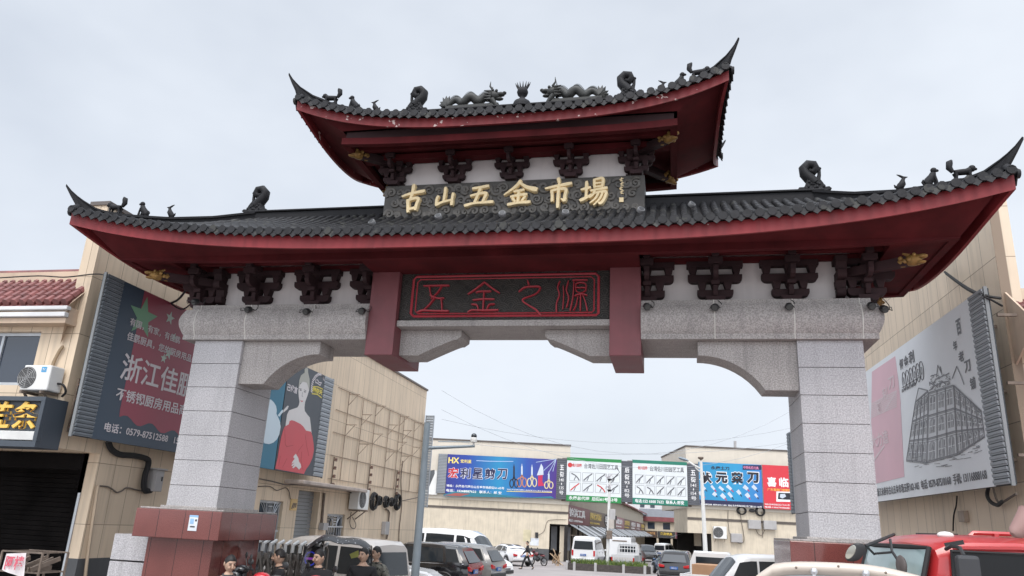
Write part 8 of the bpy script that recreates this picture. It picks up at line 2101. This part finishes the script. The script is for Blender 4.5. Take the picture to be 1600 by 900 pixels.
def person(label, loc, rz, h=1.74, top=None, legs=None, long=True, pose='stand', turn=0.0, nod=0.0, group=None, printed=False):
    t = thing('person', label, 'person', loc, rz, group); k = h / 1.75
    S = lambda *v: (v[0] * k, v[1] * k, v[2] * k, (v[3] * k if not isinstance(v[3], tuple) else tuple(q * k for q in v[3])))
    if pose == 'crossed':
        arm = {-1: [(-.24, .0, 1.16), (-.06, -.22, 1.17), (.10, -.24, 1.20)], 1: [(.24, .0, 1.15), (.06, -.24, 1.12), (-.12, -.20, 1.17)]}
    elif pose == 'walk':
        arm = {-1: [(-.25, -.10, 1.14), (-.22, -.30, .94), (-.21, -.36, .87)], 1: [(.25, .12, 1.14), (.24, .22, .90), (.24, .24, .82)]}
    elif pose == 'reach':
        arm = {-1: [(-.26, -.12, 1.17), (-.22, -.36, 1.10), (-.20, -.43, 1.09)], 1: [(.26, -.12, 1.17), (.22, -.36, 1.10), (.20, -.43, 1.09)]}
    else:
        arm = {-1: [(-.26, .02, 1.15), (-.24, -.10, .92), (-.22, -.14, .84)], 1: [(.26, .02, 1.15), (.24, -.10, .92), (.22, -.14, .84)]}
    leg = {-1: [(-.10, .0, .90), (-.11, -.02, .50), (-.11, .03, .09), (-.12, -.12, .05)], 1: [(.10, .0, .90), (.11, -.02, .50), (.11, .03, .09), (.12, -.12, .05)]}
    if pose == 'walk': leg = {-1: [(-.09, .0, .90), (-.09, .16, .52), (-.09, .42, .16), (-.09, .36, .06)], 1: [(.09, .0, .90), (.09, -.22, .52), (.09, -.34, .10), (.09, -.48, .05)]}
    def skeleton(rt, ra, rl, with_arm=3, with_leg=4, neck=True):
        v = [S(0, 0, .96, rt[0]), S(0, .0, 1.12, rt[1]), S(0, 0, 1.30, rt[2]), S(0, .01, 1.42, rt[3])]; e = [(0, 1), (1, 2), (2, 3)]
        if neck: v += [S(0, .0, 1.50, .056), S(0, -.012, 1.56, .055)]; e += [(3, 4), (4, 5)]
        for s in (-1, 1):
            v.append(S(s * .17, .01, 1.405, ra[0])); b = len(v) - 1; e.append((3, b))
            for j in range(with_arm): v.append(S(*arm[s][j], ra[j + 1])); e.append((b, len(v) - 1)); b = len(v) - 1
            if with_leg:
                b = 0
                for j in range(with_leg): v.append(S(*leg[s][j], rl[j])); e.append((b, len(v) - 1)); b = len(v) - 1
        return v, e
    HC = Vector((0, -.02, 1.645)) * k; RH = Matrix.Rotation(turn, 3, 'Z') @ Matrix.Rotation(nod, 3, 'X')
    def hp(x, y, z): return HC + RH @ (Vector((x, y, z)) * k)
    def head(m):
        n, r = 14, 10; rings = []
        for i in range(r + 1):
            a = -math.pi / 2 + math.pi * i / r; zz = math.sin(a); cc = max(math.cos(a), .03); jaw = 1 - .30 * max(0, -zz) ** 1.5
            rings.append([hp(.077 * cc * jaw * math.cos(2 * math.pi * q / n), .095 * cc * (jaw if math.sin(2 * math.pi * q / n) < 0 else 1) * math.sin(2 * math.pi * q / n) - .012 * max(0, -zz), .118 * zz) for q in range(n)])
        m.cur = 0; m.loft(rings)
        m.tube([hp(0, -.094, .022), hp(0, -.108, -.012), hp(0, -.116, -.028), hp(0, -.098, -.040)], [.009 * k, .012 * k, .016 * k, .010 * k], 6)
        for s in (-1, 1):
            m.cur = 0; m.ell(hp(s * .079, .008, -.002), (.012 * k, .022 * k, .032 * k), 7, 5, RH); m.ell(hp(s * .034, -.082, -.030), (.026 * k, .016 * k, .022 * k), 7, 5, RH)
            m.cur = 1; m.ell(hp(s * .032, -.088, .012), (.016 * k, .008 * k, .007 * k), 7, 5, RH)
            m.tube([hp(s * .014, -.091, .028), hp(s * .034, -.091, .033), hp(s * .055, -.078, .028)], .004 * k, 5)
        m.cur = 2; m.tube([hp(-.026, -.088, -.062), hp(0, -.099, -.060), hp(.026, -.088, -.062)], [.004 * k, .008 * k, .004 * k], 6); m.cur = 0
        # hands: palm, four unequal bent fingers and a thumb from the side of the palm
        for s in (-1, 1):
            w0 = Vector(arm[s][1]) * k; w1 = Vector(arm[s][2]) * k; dr = (w1 - w0).normalized(); sd = dr.cross(Vector((0, 0, 1))).normalized() * s
            if sd.length < .1: sd = Vector((s, 0, 0))
            nb = Vector((0, 0, -1)) if pose != 'crossed' else Vector((0, .5, -.2)).normalized()
            m.ell(w1 + dr * .03 * k, (.042 * k, .042 * k, .040 * k), 8, 6)
            for f, (o_, L) in enumerate(((-.030, .070), (-.010, .080), (.010, .074), (.028, .058))):
                p = w1 + dr * .06 * k + sd * o_ * k; m.tube([p, p + dr * L * .5 * k + nb * .006 * k, p + dr * L * .8 * k + nb * .022 * k, p + dr * L * .85 * k + nb * .04 * k], [.0095 * k, .009 * k, .008 * k, .006 * k], 6)
            p = w1 + dr * .015 * k - sd * .034 * k; m.tube([p, p - sd * .025 * k + dr * .03 * k, p - sd * .022 * k + dr * .06 * k + nb * .01 * k], [.012 * k, .011 * k, .008 * k], 6)
    v, e = skeleton(((.13, .10), (.125, .095), (.15, .105), (.12, .08)), (.065, .045, .038, .028), (.085, .058, .042, .035))
    b = skinned(v, e, 'body', [M_SKIN, M_EYE, M_LIP], t, extra=head)
    na = 2 if long else 1
    v, e = skeleton(((.155, .12), (.15, .115), (.178, .128), (.145, .10)), (.088, .066, .052, .045), (0,) * 4, with_arm=na, with_leg=0, neck=False)
    v.append(S(0, .012, 1.475, .075)); e.append((3, len(v) - 1))
    if not long:      # short sleeves stop above the elbow
        for i, s in ((4, -1), (6, 1)): a_, c_ = Vector(v[i][:3]), Vector(v[i + 1][:3]); q_ = a_.lerp(c_, .72); v[i + 1] = (q_.x, q_.y, q_.z, .068 * k)
    sh = skinned(v, e, 'jacket' if long else 'shirt', top, t)
    if long:
        m = MB(); m.tube([Vector((.075 * math.cos(a), .012 + .07 * math.sin(a), 1.49 + .012 * math.sin(a))) * k for a in [q * math.pi / 6 for q in range(13)]], .022 * k, 6); m.build('collar', top, sh, smooth=True)
    if printed:
        m = MB(); m.box(-.07 * k, .03 * k, -.150 * k, -.140 * k, 1.24 * k, 1.29 * k); m.box(-.07 * k, .01 * k, -.150 * k, -.140 * k, 1.20 * k, 1.225 * k); m.build('chest_print', M_ACW, sh)
    v = [S(0, 0, .98, (.150, .118)), S(0, .0, .90, (.145, .112))]; e = [(0, 1)]
    for s in (-1, 1):
        b0 = 1
        for j in range(3): v.append(S(*leg[s][j], (.105, .075, .062)[j])); e.append((b0, len(v) - 1)); b0 = len(v) - 1
    skinned(v, e, 'trousers', legs, t)
    for s in (-1, 1):
        m = MB(); a_, c_ = Vector(leg[s][2]) * k, Vector(leg[s][3]) * k; m.tube([a_ + Vector((0, .05, -.03)) * k, a_ + Vector((0, 0, -.03)) * k, c_ + Vector((0, .02, -.005)) * k, c_ + Vector((0, -.05, -.01)) * k], [.04 * k, .05 * k, .045 * k, .03 * k], 8, flat=.8); m.build('shoe', M_TRIM, t, smooth=True)
    m = MB(); n = 14; rings = []; r9 = random.Random(label)
    for i in range(8):
        a = math.pi / 2 - i * .235; zz, cc = math.sin(a), max(math.cos(a), .03)
        ring = []
        for q in range(n):
            th = 2 * math.pi * q / n; front = max(0, -math.sin(th)); lim = -.45 if math.sin(th) > -.1 else -.12 + .60 * min(1, (front - .1) / .7)
            z2 = max(zz, lim); c2 = math.sqrt(max(0, 1 - z2 * z2)) if z2 > zz else cc
            g = 1.04 + r9.uniform(0, .05) if z2 <= zz + 1e-6 else 1.015
            ring.append(hp(.078 * c2 * g * math.cos(th), .096 * c2 * g * math.sin(th) + .004, .118 * z2 * (1.07 + r9.uniform(0, .07) if z2 > .3 else 1.0)))
        rings.append(ring)
    m.loft(rings); m.build('hair', M_HAIR, t, smooth=True)
    return t
M_BLKC = pmat('black cloth', (.014, .014, .016), rough=.85, var=.3, bump=.3, bscale=18); M_GRYC = pmat('charcoal cloth', (.040, .042, .046), rough=.85, var=.3, bump=.3, bscale=18); M_JEAN = pmat('dark trousers', (.03, .033, .045), rough=.9)
def head_at(px, py, dist):
    q = atd(px, py, dist); return (q.x, q.y, 0), q.z
for (px, py, dd, rz_, turn, nod, top, long, pose, label, prn) in (
    (362, 866, 12.6, 25, .5, .25, M_GRYC, True, 'stand', 'person in a charcoal jacket looking down to the right in front of the red plinth', False),
    (440, 857, 14.2, -60, -.25, .0, M_BLKC, True, 'reach', 'person in a black hooded jacket seen in profile by the lattice gate', False),
    (501, 857.5, 13.8, 0, -.35, .08, M_BLKC, True, 'reach', 'person in an open black jacket facing the camera beside the glowing blue ring', False),
    (570, 855, 15.0, 15, -.55, .0, M_BLKC, False, 'crossed', 'person in a black T-shirt with white print standing with crossed arms', True),
    (590, 853, 16.0, -5, -.6, .0, CAMO, True, 'stand', 'person in a grey camouflage jacket behind the one with crossed arms', False)):
    l_, hz = head_at(px, py, dd); person(label, l_, rad(rz_), h=hz * 1.75 / 1.775, top=top, legs=M_JEAN, long=long, pose=pose, turn=turn, nod=nod, printed=prn)
w_ = gnd(823, 890); hz = (w_ - CAM).length * 45.5 / 1182
person('person dressed in black walking across the square past the white saloon', (w_.x, w_.y, w_.z), rad(-80), h=1.76, top=M_BLKC, legs=M_BLKC, pose='walk')
q = placed(840, 879, 61, (0, 0), rad(80)); motorbike('motorbike', 'small dark red motorbike by the cream wall behind the walking person', q, rad(150), paint('dark red', (.12, .015, .018)))
# thin clear-off: nothing stands in front of the lens
